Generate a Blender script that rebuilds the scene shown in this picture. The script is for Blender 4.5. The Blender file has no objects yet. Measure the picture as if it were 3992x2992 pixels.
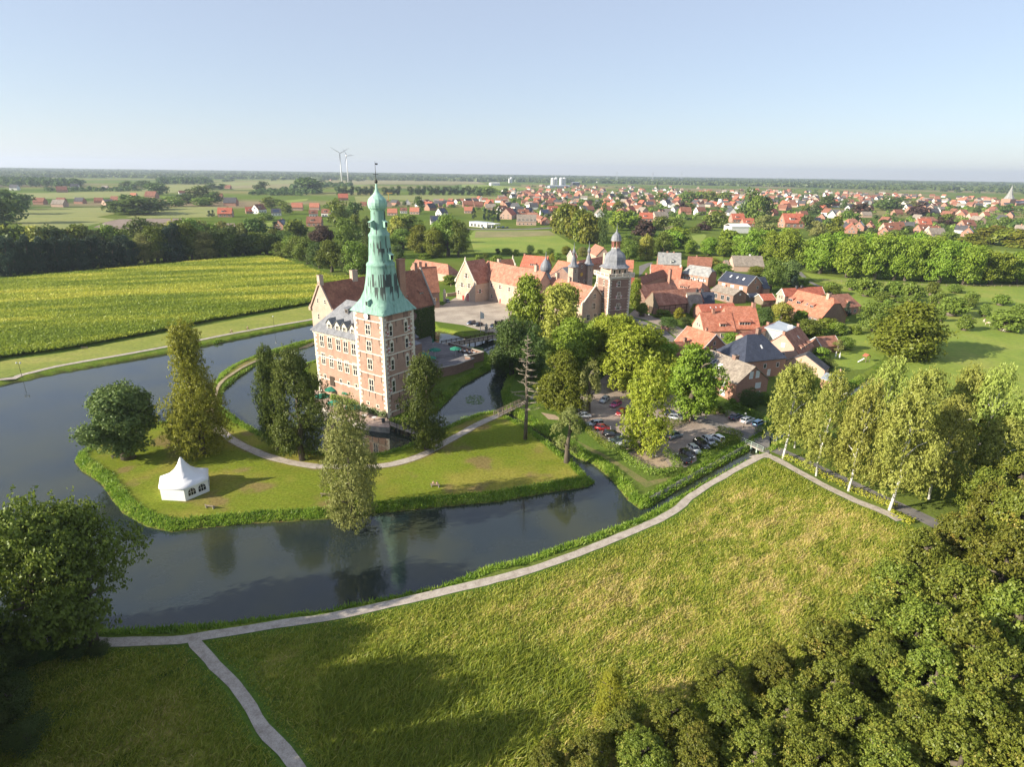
import bpy, bmesh, math, random
import numpy as np
from mathutils import Vector, Matrix, Euler

SC = bpy.context.scene
COL = SC.collection
RAD = math.radians

# ------------------------------------------------------------------ camera
CAM_H, FPX = 60.0, 2331.0
PITCH, ROLL = RAD(19.4), RAD(0.83)
cam_data = bpy.data.cameras.new("camera")
cam = bpy.data.objects.new("camera", cam_data)
COL.objects.link(cam)
cam_data.sensor_width = 36.0
cam_data.sensor_fit = 'HORIZONTAL'
cam_data.lens = 36.0 * FPX / 3992.0
cam_data.clip_start, cam_data.clip_end = 1.0, 60000.0
cam.matrix_world = Matrix.Translation((0, 0, CAM_H)) @ Matrix.Rotation(RAD(90) - PITCH, 4, 'X') @ Matrix.Rotation(ROLL, 4, 'Z')
SC.camera = cam

# ------------------------------------------------------------------ sky and sun
SUN_EL, SUN_AZ = RAD(23.5), RAD(250.0)          # azimuth clockwise from +Y
world = bpy.data.worlds.new("World")
SC.world = world
world.use_nodes = True
wn = world.node_tree
sky = wn.nodes.new('ShaderNodeTexSky')
sky.sky_type = 'NISHITA'
sky.sun_disc = False
sky.sun_elevation = SUN_EL
sky.sun_rotation = SUN_AZ
sky.altitude = 100
sky.air_density = 1.0
sky.dust_density = 0.2
sky.ozone_density = 3.0
bg = wn.nodes['Background']
veil = wn.nodes.new('ShaderNodeMix'); veil.data_type = 'RGBA'      # summer haze: a pale veil over the clear-sky colours
veil.inputs[0].default_value = 0.55; veil.inputs[7].default_value = (3.9, 4.15, 4.9, 1)
wn.links.new(sky.outputs[0], veil.inputs[6]); wn.links.new(veil.outputs[2], bg.inputs[0])
bg.inputs[1].default_value = 0.062
sun_data = bpy.data.lights.new("sun", 'SUN')
sun_data.energy = 3.7
sun_data.angle = RAD(0.5)
sun_data.color = (1.0, 0.90, 0.74)
sun = bpy.data.objects.new("sun", sun_data)
COL.objects.link(sun)
_sd = Vector((math.sin(SUN_AZ) * math.cos(SUN_EL), math.cos(SUN_AZ) * math.cos(SUN_EL), math.sin(SUN_EL)))
sun.rotation_euler = _sd.to_track_quat('Z', 'Y').to_euler()
SC.view_settings.view_transform = 'Standard'
SC.view_settings.look = 'None'
SC.view_settings.exposure = 1.5
SC.view_settings.gamma = 1.0
SC.view_settings.use_curve_mapping = False
SC.render.engine = 'CYCLES'
SC.cycles.use_denoising = True
SC.cycles.max_bounces = 6
SC.cycles.diffuse_bounces = 3
SC.cycles.glossy_bounces = 3
SC.cycles.transmission_bounces = 3
SC.cycles.volume_bounces = 0
SC.cycles.transparent_max_bounces = 8

# ------------------------------------------------------------------ surveying helpers
_cp, _sp, _cr, _sr = math.cos(PITCH), math.sin(PITCH), math.cos(ROLL), math.sin(ROLL)
def ray(U, V):
    x, y = (U - 1996) / FPX, -(V - 1496) / FPX
    xr, yr = _cr * x - _sr * y, _sr * x + _cr * y
    return xr, _cp + yr * _sp, -_sp + yr * _cp
def g(P, z=0.0):                       # point at height z seen at photo pixel P
    d = ray(*P); t = (z - CAM_H) / d[2]
    return np.array([d[0] * t, d[1] * t])
def hgt(P, base):                      # height of what is seen at P above ground point base
    d = ray(*P); return CAM_H + d[2] * base[1] / d[1]
def proj(x, y, z):
    zc = y * _cp - (z - CAM_H) * _sp
    yr, xr = (y * _sp + (z - CAM_H) * _cp) / zc, x / zc
    return 1996 + FPX * (_cr * xr + _sr * yr), 1496 - FPX * (-_sr * xr + _cr * yr)
def conv(ox, oy, s): return lambda x, y: (ox + x * s, oy + y * s)
D = conv(0, 0, 1.80470)
z1 = conv(1100, 550, .4525); z2 = conv(1100, 1100, .4222); z3 = conv(1700, 900, .42214); z4 = conv(2400, 900, .48263)
z5 = conv(1900, 1400, .49729); z6 = conv(0, 1100, .60325); z7 = conv(1550, 1150, .21107); z8 = conv(0, 600, .5877)
zb = conv(2900, 800, .54274); zA = conv(1200, 1500, .49729); zB = conv(1900, 1900, .9458); zC = conv(0, 1900, .90416)
zR = conv(2900, 1400, .54274); zV = conv(1800, 620, .49729); zW = conv(2850, 640, .51627); zT = conv(1100, 600, .36166)

# ------------------------------------------------------------------ tagging
PENDING = {}
def tag(o, label=None, cat=None, group=None, kind=None):
    if label and '{o}' in label: PENDING.setdefault(label, []).append(o)
    elif label: o['label'] = label
    if cat: o['category'] = cat
    if group: o['group'] = group
    if kind: o['kind'] = kind
    return o
def ordinal(n):
    w = ['', 'first', 'second', 'third', 'fourth', 'fifth', 'sixth', 'seventh', 'eighth', 'ninth', 'tenth', 'eleventh', 'twelfth', 'thirteenth', 'fourteenth', 'fifteenth', 'sixteenth', 'seventeenth', 'eighteenth', 'nineteenth', 'twentieth']
    if n < len(w): return w[n]
    s = 'th' if n % 100 in (11, 12, 13) else {1: 'st', 2: 'nd', 3: 'rd'}.get(n % 10, 'th')
    return f'{n}{s}'
def settle_labels():
    for tpl, obs in PENDING.items():
        obs = sorted(obs, key=lambda o: proj(*o.location)[0])
        for i, o in enumerate(obs):
            n = len(obs)
            w = 'leftmost' if i == 0 else 'rightmost' if i == n - 1 else (ordinal(i + 1) + ' from left')
            o['label'] = tpl.replace('{o}', w if n > 1 else 'lone')
def empty(name, loc, rz=0.0, scale=None):
    o = bpy.data.objects.new(name, None); COL.objects.link(o)
    o.location = loc if len(loc) == 3 else (loc[0], loc[1], 0); o.rotation_euler = (0, 0, rz)
    o.empty_display_size = 0.5
    if scale: o.scale = scale
    return o
def copy_tree(o, parent=None):
    c = o.copy(); COL.objects.link(c)
    if parent: c.parent = parent
    for k in ('label',):
        if k in c and not parent: del c[k]
    for ch in list(o.children): copy_tree(ch, c)
    return c
def put(name, me, parent=None, loc=(0, 0, 0), rz=0.0, scale=None):
    o = bpy.data.objects.new(name, me); COL.objects.link(o)
    if parent: o.parent = parent
    o.location = loc; o.rotation_euler = (0, 0, rz)
    if scale: o.scale = scale
    return o

# ------------------------------------------------------------------ mesh helpers
class MB:
    def __init__(s): s.v = []; s.f = []; s.m = []
    def poly(s, pts, faces, mi=0):
        b = len(s.v); s.v += [tuple(p) for p in pts]
        for f in faces: s.f.append([b + i for i in f]); s.m.append(mi)
    def box(s, x0, x1, y0, y1, z0, z1, mi=0):
        s.poly([(x0, y0, z0), (x1, y0, z0), (x1, y1, z0), (x0, y1, z0), (x0, y0, z1), (x1, y0, z1), (x1, y1, z1), (x0, y1, z1)],
               [(0, 3, 2, 1), (4, 5, 6, 7), (0, 1, 5, 4), (1, 2, 6, 5), (2, 3, 7, 6), (3, 0, 4, 7)], mi)
    def beam(s, p, q, w, h, mi=0):                 # box from p to q, w wide, h tall (z up)
        p, q = Vector(p), Vector(q); d = (q - p).normalized()
        up = Vector((0, 0, 1)) if abs(d.z) < .95 else Vector((0, 1, 0))
        sd = d.cross(up).normalized(); up = sd.cross(d)
        P = []
        for e in (p, q):
            for a, b in ((-1, -1), (1, -1), (1, 1), (-1, 1)): P.append(e + sd * a * w / 2 + up * b * h / 2)
        s.poly(P, [(0, 1, 2, 3), (7, 6, 5, 4), (0, 4, 5, 1), (1, 5, 6, 2), (2, 6, 7, 3), (3, 7, 4, 0)], mi)
    def tube(s, pts, rads, n=6, mi=0, cap=True):
        pts = [Vector(p) for p in pts]; b = len(s.v); k = len(pts)
        for i, p in enumerate(pts):
            d = (pts[min(i + 1, k - 1)] - pts[max(i - 1, 0)]).normalized()
            a = d.cross(Vector((0.31, 0.95, 0.1))).normalized() if abs(d.z) > .2 else d.cross(Vector((0, 0, 1))).normalized()
            c = d.cross(a)
            for j in range(n):
                t = 2 * math.pi * j / n; s.v.append(tuple(p + (a * math.cos(t) + c * math.sin(t)) * rads[i]))
        for i in range(k - 1):
            for j in range(n):
                s.f.append([b + i * n + j, b + i * n + (j + 1) % n, b + (i + 1) * n + (j + 1) % n, b + (i + 1) * n + j]); s.m.append(mi)
        if cap:
            s.f.append([b + j for j in range(n)][::-1]); s.m.append(mi)
            s.f.append([b + (k - 1) * n + j for j in range(n)]); s.m.append(mi)
    def lathe(s, prof, n=16, c=(0, 0), a0=0.0, mi=0, sx=1, sy=1):
        b = len(s.v)
        for r, z in prof:
            for j in range(n):
                t = a0 + 2 * math.pi * j / n; s.v.append((c[0] + sx * r * math.cos(t), c[1] + sy * r * math.sin(t), z))
        for i in range(len(prof) - 1):
            for j in range(n):
                s.f.append([b + i * n + j, b + i * n + (j + 1) % n, b + (i + 1) * n + (j + 1) % n, b + (i + 1) * n + j]); s.m.append(mi)
        s.f.append([b + j for j in range(n)][::-1]); s.m.append(mi)
        s.f.append([b + (len(prof) - 1) * n + j for j in range(n)]); s.m.append(mi)
    def prism(s, poly, axis, a0, a1, mi=0):        # polygon in the two other axes, extruded along axis
        n = len(poly); P = []
        for a in (a0, a1):
            for p, q in poly: P.append((a, p, q) if axis == 'x' else (p, a, q) if axis == 'y' else (p, q, a))
        s.poly(P, [tuple(range(n))[::-1], tuple(range(n, 2 * n))] + [(i, (i + 1) % n, n + (i + 1) % n, n + i) for i in range(n)], mi)
    def slab(s, pts, faces, dz, mi=0):             # sheet thickened downwards by dz
        n = len(pts); P = list(pts) + [(p[0], p[1], p[2] - dz) for p in pts]
        F = [tuple(f) for f in faces] + [tuple(n + i for i in reversed(f)) for f in faces]
        cnt = {}
        for f in faces:
            for i in range(len(f)):
                e = (f[i], f[(i + 1) % len(f)]); cnt[tuple(sorted(e))] = cnt.get(tuple(sorted(e)), []) + [e]
        for es in cnt.values():
            if len(es) == 1: a, b = es[0]; F.append((b, a, n + a, n + b))
        s.poly(P, F, mi)
    def mesh(s, name, mats, smooth=False):
        me = bpy.data.meshes.new(name); me.from_pydata(s.v, [], s.f); 
        for m in (mats if isinstance(mats, (list, tuple)) else [mats]): me.materials.append(m)
        me.polygons.foreach_set('material_index', s.m)
        bm = bmesh.new(); bm.from_mesh(me); bmesh.ops.recalc_face_normals(bm, faces=bm.faces); bm.to_mesh(me); bm.free()
        if smooth: me.polygons.foreach_set('use_smooth', [True] * len(me.polygons))
        me.update(); return me
    def build(s, name, mats, parent=None, smooth=False, loc=(0, 0, 0), rz=0.0):
        return put(name, s.mesh(name, mats, smooth), parent, loc, rz)

def npmesh(name, V, F, mats, rnd=None, smooth=False, col=None):
    me = bpy.data.meshes.new(name); n, k = F.shape
    me.vertices.add(len(V)); me.vertices.foreach_set('co', V.astype(np.float32).ravel())
    me.loops.add(n * k); me.loops.foreach_set('vertex_index', F.astype(np.int32).ravel())
    me.polygons.add(n); me.polygons.foreach_set('loop_start', np.arange(0, n * k, k, dtype=np.int32))
    for m in (mats if isinstance(mats, (list, tuple)) else [mats]): me.materials.append(m)
    if smooth: me.polygons.foreach_set('use_smooth', np.ones(n, dtype=bool))
    if rnd is not None:
        a = me.attributes.new('rnd', 'FLOAT', 'POINT'); a.data.foreach_set('value', rnd.astype(np.float32))
    if col is not None:
        a = me.attributes.new('cover', 'FLOAT_COLOR', 'POINT')
        a.data.foreach_set('color', np.concatenate([col, np.ones((len(col), 1))], 1).astype(np.float32).ravel())
    me.update(calc_edges=True); me.validate(); return me

def vnoise(x, y, scale, seed=0):
    x = x * scale; y = y * scale; xi = np.floor(x); yi = np.floor(y); fx = x - xi; fy = y - yi
    fx = fx * fx * (3 - 2 * fx); fy = fy * fy * (3 - 2 * fy)
    def h(a, b):
        t = np.sin(a * 127.1 + b * 311.7 + seed * 74.7) * 43758.5453; return t - np.floor(t)
    return (h(xi, yi) * (1 - fx) + h(xi + 1, yi) * fx) * (1 - fy) + (h(xi, yi + 1) * (1 - fx) + h(xi + 1, yi + 1) * fx) * fy
def fbm(x, y, scale, seed=0, o=4):
    r = 0; a = .5; t = 0
    for i in range(o): r = r + a * vnoise(x, y, scale * 2 ** i, seed + i); t += a; a *= .5
    return r / t
def inside(P, poly):
    x, y = P[:, 0], P[:, 1]; r = np.zeros(len(P), bool); n = len(poly)
    for i in range(n):
        a, b = poly[i], poly[(i + 1) % n]
        if a[1] == b[1]: continue
        c = ((a[1] > y) != (b[1] > y)) & (x < (b[0] - a[0]) * (y - a[1]) / (b[1] - a[1]) + a[0]); r ^= c
    return r
def edge_dist(P, poly, closed=True):
    d = np.full(len(P), 1e9); n = len(poly)
    for i in range(n if closed else n - 1):
        a, b = np.array(poly[i]), np.array(poly[(i + 1) % n]); e = b - a; L = e @ e
        if L < 1e-9: continue
        t = np.clip(((P - a) @ e) / L, 0, 1); q = P - a - t[:, None] * e; d = np.minimum(d, (q * q).sum(1))
    return np.sqrt(d)
def smooth_line(pts, step=1.0, closed=False):      # Catmull-Rom through ground points
    pts = [np.array(p, float) for p in pts]; n = len(pts); out = []
    rng = range(n if closed else n - 1)
    for i in rng:
        p0, p1, p2, p3 = (pts[(i - 1) % n] if closed or i else pts[0]), pts[i], pts[(i + 1) % n], (pts[(i + 2) % n] if closed or i + 2 < n else pts[-1])
        k = max(1, int(np.linalg.norm(p2 - p1) / step))
        for j in range(k):
            t = j / k
            out.append(.5 * ((2 * p1) + (p2 - p0) * t + (2 * p0 - 5 * p1 + 4 * p2 - p3) * t * t + (3 * p1 - p0 - 3 * p2 + p3) * t ** 3))
    if not closed: out.append(pts[-1])
    return out

# ------------------------------------------------------------------ materials
MATS = {}
def newmat(name):
    m = bpy.data.materials.new(name); m.use_nodes = True; nt = m.node_tree
    return m, nt, nt.nodes['Principled BSDF']
def nd(nt, t, **kw):
    n = nt.nodes.new(t)
    for k, v in kw.items(): setattr(n, k, v)
    return n
def rampnode(nt, cols, pos=None):
    r = nd(nt, 'ShaderNodeValToRGB'); e = r.color_ramp.elements
    k = len(cols)
    for i, c in enumerate(cols):
        p = (pos[i] if pos else i / max(1, k - 1))
        if i < 2: el = e[i]; el.position = p
        else: el = e.new(p)
        el.color = (*c, 1)
    return r
def noisy(name, cols, scale=1.0, rough=.85, pos=None, stretch=(1, 1, 1), bump=0.0, spec=.3, detail=5, coord='Object', metal=0, fine=None, fine_amt=.25):
    if name in MATS: return MATS[name]
    m, nt, b = newmat(name); L = nt.links.new
    tc = nd(nt, 'ShaderNodeTexCoord'); mp = nd(nt, 'ShaderNodeMapping'); mp.inputs['Scale'].default_value = stretch
    if coord == 'World':
        ge = nd(nt, 'ShaderNodeNewGeometry'); L(ge.outputs['Position'], mp.inputs[0])
    else: L(tc.outputs[coord], mp.inputs[0])
    n = nd(nt, 'ShaderNodeTexNoise'); n.inputs['Scale'].default_value = scale; n.inputs['Detail'].default_value = detail; n.inputs['Roughness'].default_value = .62
    L(mp.outputs[0], n.inputs['Vector'])
    if pos is None: k = len(cols); pos = [.33 + .34 * i / max(1, k - 1) for i in range(k)]
    r = rampnode(nt, cols, pos); L(n.outputs['Fac'], r.inputs[0]); out = r.outputs[0]
    if fine:
        n2 = nd(nt, 'ShaderNodeTexNoise'); n2.inputs['Scale'].default_value = fine; n2.inputs['Detail'].default_value = 2; L(mp.outputs[0], n2.inputs['Vector'])
        mr = nd(nt, 'ShaderNodeMapRange'); mr.inputs[1].default_value = .3; mr.inputs[2].default_value = .7; mr.inputs[3].default_value = 1 - fine_amt; mr.inputs[4].default_value = 1 + fine_amt; L(n2.outputs['Fac'], mr.inputs[0])
        mx = nd(nt, 'ShaderNodeVectorMath', operation='SCALE'); L(out, mx.inputs[0]); L(mr.outputs[0], mx.inputs['Scale']); out = mx.outputs[0]
    L(out, b.inputs['Base Color'])
    b.inputs['Roughness'].default_value = rough; b.inputs['Specular IOR Level'].default_value = spec; b.inputs['Metallic'].default_value = metal
    if bump:
        bp = nd(nt, 'ShaderNodeBump'); bp.inputs['Strength'].default_value = bump; bp.inputs['Distance'].default_value = .1; L(n.outputs['Fac'], bp.inputs['Height']); L(bp.outputs[0], b.inputs['Normal'])
    MATS[name] = m; return m
def tiles(name, cols, scale=.5, row=.36, amt=.16, rough=.8, col_w=0.0, spec=.25):
    """roof covering: weathered patches, tile courses (rows in height) and optional columns"""
    if name in MATS: return MATS[name]
    m, nt, b = newmat(name); L = nt.links.new
    tc = nd(nt, 'ShaderNodeTexCoord')
    n = nd(nt, 'ShaderNodeTexNoise'); n.inputs['Scale'].default_value = scale; n.inputs['Detail'].default_value = 9; n.inputs['Roughness'].default_value = .68
    L(tc.outputs['Object'], n.inputs['Vector'])
    r = rampnode(nt, cols, [.34 + .32 * i / max(1, len(cols) - 1) for i in range(len(cols))]); L(n.outputs['Fac'], r.inputs[0])
    sx = nd(nt, 'ShaderNodeSeparateXYZ'); L(tc.outputs['Object'], sx.inputs[0])
    def saw(sock, period):
        a = nd(nt, 'ShaderNodeMath', operation='DIVIDE'); a.inputs[1].default_value = period; L(sock, a.inputs[0])
        f = nd(nt, 'ShaderNodeMath', operation='FRACT'); L(a.outputs[0], f.inputs[0]); return f.outputs[0]
    h = saw(sx.outputs['Z'], row * .72)
    if col_w:
        h2 = saw(sx.outputs['X'], col_w); ad = nd(nt, 'ShaderNodeMath', operation='ADD'); L(h, ad.inputs[0]); L(h2, ad.inputs[1])
        hh = nd(nt, 'ShaderNodeMath', operation='MULTIPLY'); hh.inputs[1].default_value = .5; L(ad.outputs[0], hh.inputs[0]); h = hh.outputs[0]
    # single tiles a shade lighter or darker than their neighbours
    vo = nd(nt, 'ShaderNodeTexVoronoi'); vo.inputs['Scale'].default_value = 2.2; L(tc.outputs['Object'], vo.inputs['Vector'])
    sv = nd(nt, 'ShaderNodeSeparateColor'); L(vo.outputs['Color'], sv.inputs[0])
    mr = nd(nt, 'ShaderNodeMapRange'); mr.inputs[3].default_value = 1 - amt; mr.inputs[4].default_value = 1 + amt; L(h, mr.inputs[0])
    mv = nd(nt, 'ShaderNodeMapRange'); mv.inputs[3].default_value = .82; mv.inputs[4].default_value = 1.18; L(sv.outputs[0], mv.inputs[0])
    mm = nd(nt, 'ShaderNodeMath', operation='MULTIPLY'); L(mr.outputs[0], mm.inputs[0]); L(mv.outputs[0], mm.inputs[1])
    mx = nd(nt, 'ShaderNodeVectorMath', operation='SCALE'); L(r.outputs[0], mx.inputs[0]); L(mm.outputs[0], mx.inputs['Scale'])
    L(mx.outputs[0], b.inputs['Base Color']); b.inputs['Roughness'].default_value = rough; b.inputs['Specular IOR Level'].default_value = spec
    bp = nd(nt, 'ShaderNodeBump'); bp.inputs['Strength'].default_value = .35; bp.inputs['Distance'].default_value = .06; L(h, bp.inputs['Height']); L(bp.outputs[0], b.inputs['Normal'])
    MATS[name] = m; return m
def brick(name, cols, mortar, w=.5, h=.16, patch=.5, rough=.9):
    """brickwork: courses of single bricks in mixed tones plus broad weathering"""
    if name in MATS: return MATS[name]
    m, nt, b = newmat(name); L = nt.links.new
    tc = nd(nt, 'ShaderNodeTexCoord'); sx = nd(nt, 'ShaderNodeSeparateXYZ'); L(tc.outputs['Object'], sx.inputs[0])
    ad = nd(nt, 'ShaderNodeMath', operation='ADD'); L(sx.outputs[0], ad.inputs[0]); L(sx.outputs[1], ad.inputs[1])
    cb = nd(nt, 'ShaderNodeCombineXYZ'); L(ad.outputs[0], cb.inputs[0]); L(sx.outputs[2], cb.inputs[1])
    bt = nd(nt, 'ShaderNodeTexBrick'); L(cb.outputs[0], bt.inputs['Vector'])
    bt.inputs['Scale'].default_value = 1; bt.inputs['Brick Width'].default_value = w; bt.inputs['Row Height'].default_value = h; bt.inputs['Mortar Size'].default_value = .012
    bt.inputs['Color1'].default_value = (*cols[0], 1); bt.inputs['Color2'].default_value = (*cols[1], 1); bt.inputs['Mortar'].default_value = (*mortar, 1)
    n = nd(nt, 'ShaderNodeTexNoise'); n.inputs['Scale'].default_value = patch; n.inputs['Detail'].default_value = 8; n.inputs['Roughness'].default_value = .7; L(tc.outputs['Object'], n.inputs['Vector'])
    mr = nd(nt, 'ShaderNodeMapRange'); mr.inputs[1].default_value = .38; mr.inputs[2].default_value = .66; L(n.outputs['Fac'], mr.inputs[0])
    mx = nd(nt, 'ShaderNodeMix', data_type='RGBA'); L(mr.outputs[0], mx.inputs[0]); L(bt.outputs['Color'], mx.inputs[6]); mx.inputs[7].default_value = (*cols[2], 1)
    mf = nd(nt, 'ShaderNodeMix', data_type='RGBA'); mf.inputs[0].default_value = .72; L(bt.outputs['Color'], mf.inputs[6]); L(mx.outputs[2], mf.inputs[7])
    L(mf.outputs[2], b.inputs['Base Color']); b.inputs['Roughness'].default_value = rough; b.inputs['Specular IOR Level'].default_value = .2
    MATS[name] = m; return m
def plain(name, c, rough=.6, spec=.4, metal=0.0):
    if name in MATS: return MATS[name]
    k = .86
    return noisy(name, [tuple(x * k for x in c), c], 3.0, rough, spec=spec, metal=metal)
def leafmat(name, cols, trans=.28, objvar=.28):
    """foliage: leaf-to-leaf tint from the mesh, plant-to-plant tint from the object"""
    if name in MATS: return MATS[name]
    m, nt, b = newmat(name); L = nt.links.new
    at = nd(nt, 'ShaderNodeAttribute', attribute_name='rnd'); r = rampnode(nt, cols); L(at.outputs['Fac'], r.inputs[0])
    oi = nd(nt, 'ShaderNodeObjectInfo'); mr = nd(nt, 'ShaderNodeMapRange'); mr.inputs[3].default_value = 1 - objvar; mr.inputs[4].default_value = 1 + objvar; L(oi.outputs['Random'], mr.inputs[0])
    hs = nd(nt, 'ShaderNodeHueSaturation'); L(r.outputs[0], hs.inputs['Color']); L(mr.outputs[0], hs.inputs['Value'])
    m2 = nd(nt, 'ShaderNodeMath', operation='MULTIPLY_ADD'); m2.inputs[1].default_value = .04; m2.inputs[2].default_value = .48; L(oi.outputs['Random'], m2.inputs[0]); L(m2.outputs[0], hs.inputs['Hue'])
    df = nd(nt, 'ShaderNodeBsdfDiffuse'); tr = nd(nt, 'ShaderNodeBsdfTranslucent'); mx = nd(nt, 'ShaderNodeMixShader'); mx.inputs[0].default_value = trans
    L(hs.outputs[0], df.inputs[0]); L(hs.outputs[0], tr.inputs[0]); L(df.outputs[0], mx.inputs[1]); L(tr.outputs[0], mx.inputs[2])
    gl = nd(nt, 'ShaderNodeBsdfGlossy'); gl.inputs['Roughness'].default_value = .45; gl.inputs['Color'].default_value = (.9, .95, .9, 1)
    m3 = nd(nt, 'ShaderNodeMixShader'); m3.inputs[0].default_value = .015; L(mx.outputs[0], m3.inputs[1]); L(gl.outputs[0], m3.inputs[2])
    nt.nodes.remove(b); L(m3.outputs[0], nt.nodes['Material Output'].inputs[0])
    MATS[name] = m; return m
# ================================================================== terrain and water
WZ = -1.0
def Dz(pts, z=0.0): return [tuple(g(D(*p), z)) for p in pts]
OUTER = Dz([(-500, 912), (0, 834), (48, 824), (134, 806), (373, 764), (434, 751), (560, 725), (673, 702), (860, 668), (925, 700), (939, 716.7), (958, 718), (983, 724), (1004, 731), (1035, 732), (1069, 728),
            (1082, 745), (1092, 775), (1096, 800), (1094, 821), (1082, 850), (1086, 868), (1088, 885), (1119, 905), (1149, 925), (1185, 946.6), (1218, 971), (1246, 991), (1281, 1004), (1315, 1032), (1337, 1057), (1356, 1082), (1384, 1103), (1404, 1098),
            (1425, 1084), (1520, 1030), (1631, 968.6), (1656, 953), (1780, 881), (1915, 796), (1995, 743), (2003, 747), (1923, 803), (1790, 888), (1672, 958), (1640, 980), (1530, 1040), (1419, 1102),
            (1378, 1123.6), (1262, 1165.5), (1131, 1210), (1053, 1228), (952, 1271), (701, 1323), (451, 1353), (280, 1363), (0, 1358), (-500, 1335)], WZ)
RING = Dz([(745, 722), (677, 733), (588, 760), (548, 773), (501, 793.5), (474, 812), (461, 835), (452, 860), (430, 884), (378, 911), (290, 928), (214, 957), (168, 985), (160, 996), (174, 1017), (217, 1044), (247, 1087), (267, 1111), (317, 1139),
           (371, 1151), (451, 1141), (568, 1131), (720, 1122), (830, 1109), (940, 1098), (1078, 1085), (1188, 1065), (1268, 1054), (1286, 1044), (1267, 1029), (1251, 1010), (1218, 985), (1196, 966), (1168, 945), (1142, 926), (1116, 912),
           (1092, 901), (1070, 891), (1028, 899), (985, 916), (935, 938), (902, 955), (858, 974), (811, 985), (745, 988), (681, 978), (620, 962), (548, 928), (521, 911), (478, 881), (481, 851), (485, 844), (515, 817), (551, 792), (598, 767), (677, 746), (742, 735)], WZ)
OC = np.array([-31.664, 141.668]); CPH = 0.95950
CA = np.array([math.cos(CPH), math.sin(CPH)]); CB = np.array([-CA[1], CA[0]])
def cw(p, q): return tuple(OC + CA * p + CB * q)      # castle frame: p along the tower's right face, q along its left face
CAST = Dz([(690, 880), (722, 905), (781, 921), (819, 928), (841, 928), (852, 921), (905, 905), (950, 885), (985, 850), (998, 835), (1030, 817), (1061, 800), (1063, 778), (1050, 764), (1010, 752), (960, 756), (942, 748), (934, 735)], WZ) + [cw(68, 41), cw(68, 57), cw(15, 57), cw(2, 40), cw(-2.5, 32), cw(-4, 30)]
def water_sd(P):                        # signed distance to the shoreline, positive on land
    w = inside(P, OUTER) & ~inside(P, RING) & ~inside(P, CAST)
    d = np.minimum(np.minimum(edge_dist(P, OUTER), edge_dist(P, RING)), edge_dist(P, CAST))
    return np.where(w, -d, d)

# ---- lines and areas on the land
PATHS = {
 'meadow': ([zC(-300, 690), zC(0, 664), zC(300, 668), zC(600, 668), zC(780, 660), zC(900, 640), zC(1150, 600), zC(1500, 545), zC(1900, 455), zC(2212, 380), zB(250, 318), zB(500, 224), zB(750, 112), z5(1580, 1092), z5(1750, 978), z5(2000, 835), z5(2150, 762), z5(2212, 742), zR(180, 690)], 1.65),
 'fork': ([zC(1310, 1260), zC(1225, 1140), zC(1130, 1040), zC(1060, 920), zC(985, 825), zC(905, 748), zC(870, 708), zC(846, 680), zC(838, 662)], 1.45),
 'ring': ([(z6(1390, 920)), z6(1420, 960), z6(1500, 1020), z6(1600, 1075), z6(1750, 1135), z6(1900, 1172), z6(2050, 1195), D(700, 1008), D(760, 1011), zA(500, 645), zA(650, 628), zA(800, 590), zA(930, 540), zA(1080, 455), zA(1200, 390), zA(1330, 315), zA(1500, 240)], 2.1),
 'dyke': ([z6(2060, 370), z6(2025, 388), z6(1790, 462), z6(1650, 510), z6(1530, 575), z6(1440, 640), z6(1400, 690), z6(1385, 760), z6(1370, 840), z6(1390, 920)], 1.0),
 'far_bank': ([D(-300, 862), z6(0, 632), z6(145, 600), z6(400, 540), z6(800, 470), z6(1120, 410), z6(1500, 334), z6(1800, 280), z6(2010, 243), D(760, 672)], 2.0),
 'gravel': ([zR(60, 700), zR(180, 700), zR(400, 815), zR(600, 925), zR(800, 1020), zR(940, 1076), zR(1050, 1124), zR(1120, 1165)], 2.0),
 'yew': ([z3(890, 1560), z3(960, 1470), z3(1010, 1430)], 1.6),
}
LINES = {k: smooth_line([g(p) for p in v[0]], 1.5) for k, v in PATHS.items()}
ROADL = smooth_line([g(p) for p in [z5(1450, 440), z5(1750, 500), z5(1950, 570), zR(0, 540), zR(150, 618), zR(400, 728), zR(700, 868), zR(1000, 1010), zR(1290, 1145), zR(1500, 1250)]], 1.5)
MEADOW = [tuple(g(zC(-400, 730))), tuple(g(zC(700, 690)))] + [tuple(p) for p in LINES['meadow'][18:]] + [tuple(p) for p in LINES['gravel'][2:]] + [tuple(g(zR(1300, 1250))), (95, 60), (95, 15), (-140, 15)]
# ---- the ground: one sheet from under the camera to the horizon, fine where it is near
def axis(lo, hi, st, out_lo, out_hi, k=1.16):
    a = list(np.arange(lo, hi + .01, st)); s = st
    while a[-1] < out_hi: s *= k; a.append(a[-1] + s)
    s = st; b = []
    x = lo
    while x > out_lo: s *= k; x -= s; b.append(x)
    return np.array(b[::-1] + a)
GX = axis(-125, 118, .62, -14000, 14000); GY = axis(34, 262, .62, -300, 15000)
gxx, gyy = np.meshgrid(GX, GY); GP = np.stack([gxx.ravel(), gyy.ravel()], 1)
near = (np.abs(GP[:, 0]) < 420) & (GP[:, 1] < 460)
sd = np.full(len(GP), 60.0); sd[near] = water_sd(GP[near])
def bank_z(sd): 
    t = np.clip(sd / 2.3, 0, 1); up = WZ + (0 - WZ) * (t * (2 - t))
    return np.where(sd > 0, up, WZ - np.minimum(-sd * .7, 1.6))
GZ = bank_z(sd)
pathd = np.full(len(GP), 99.0)
for k, l in LINES.items(): pathd[near] = np.minimum(pathd[near], edge_dist(GP[near], l, False))
pathd[near] = np.minimum(pathd[near], edge_dist(GP[near], ROADL, False) - 2)
inmead = np.zeros(len(GP), bool); inmead[near] = inside(GP[near], MEADOW)
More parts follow.
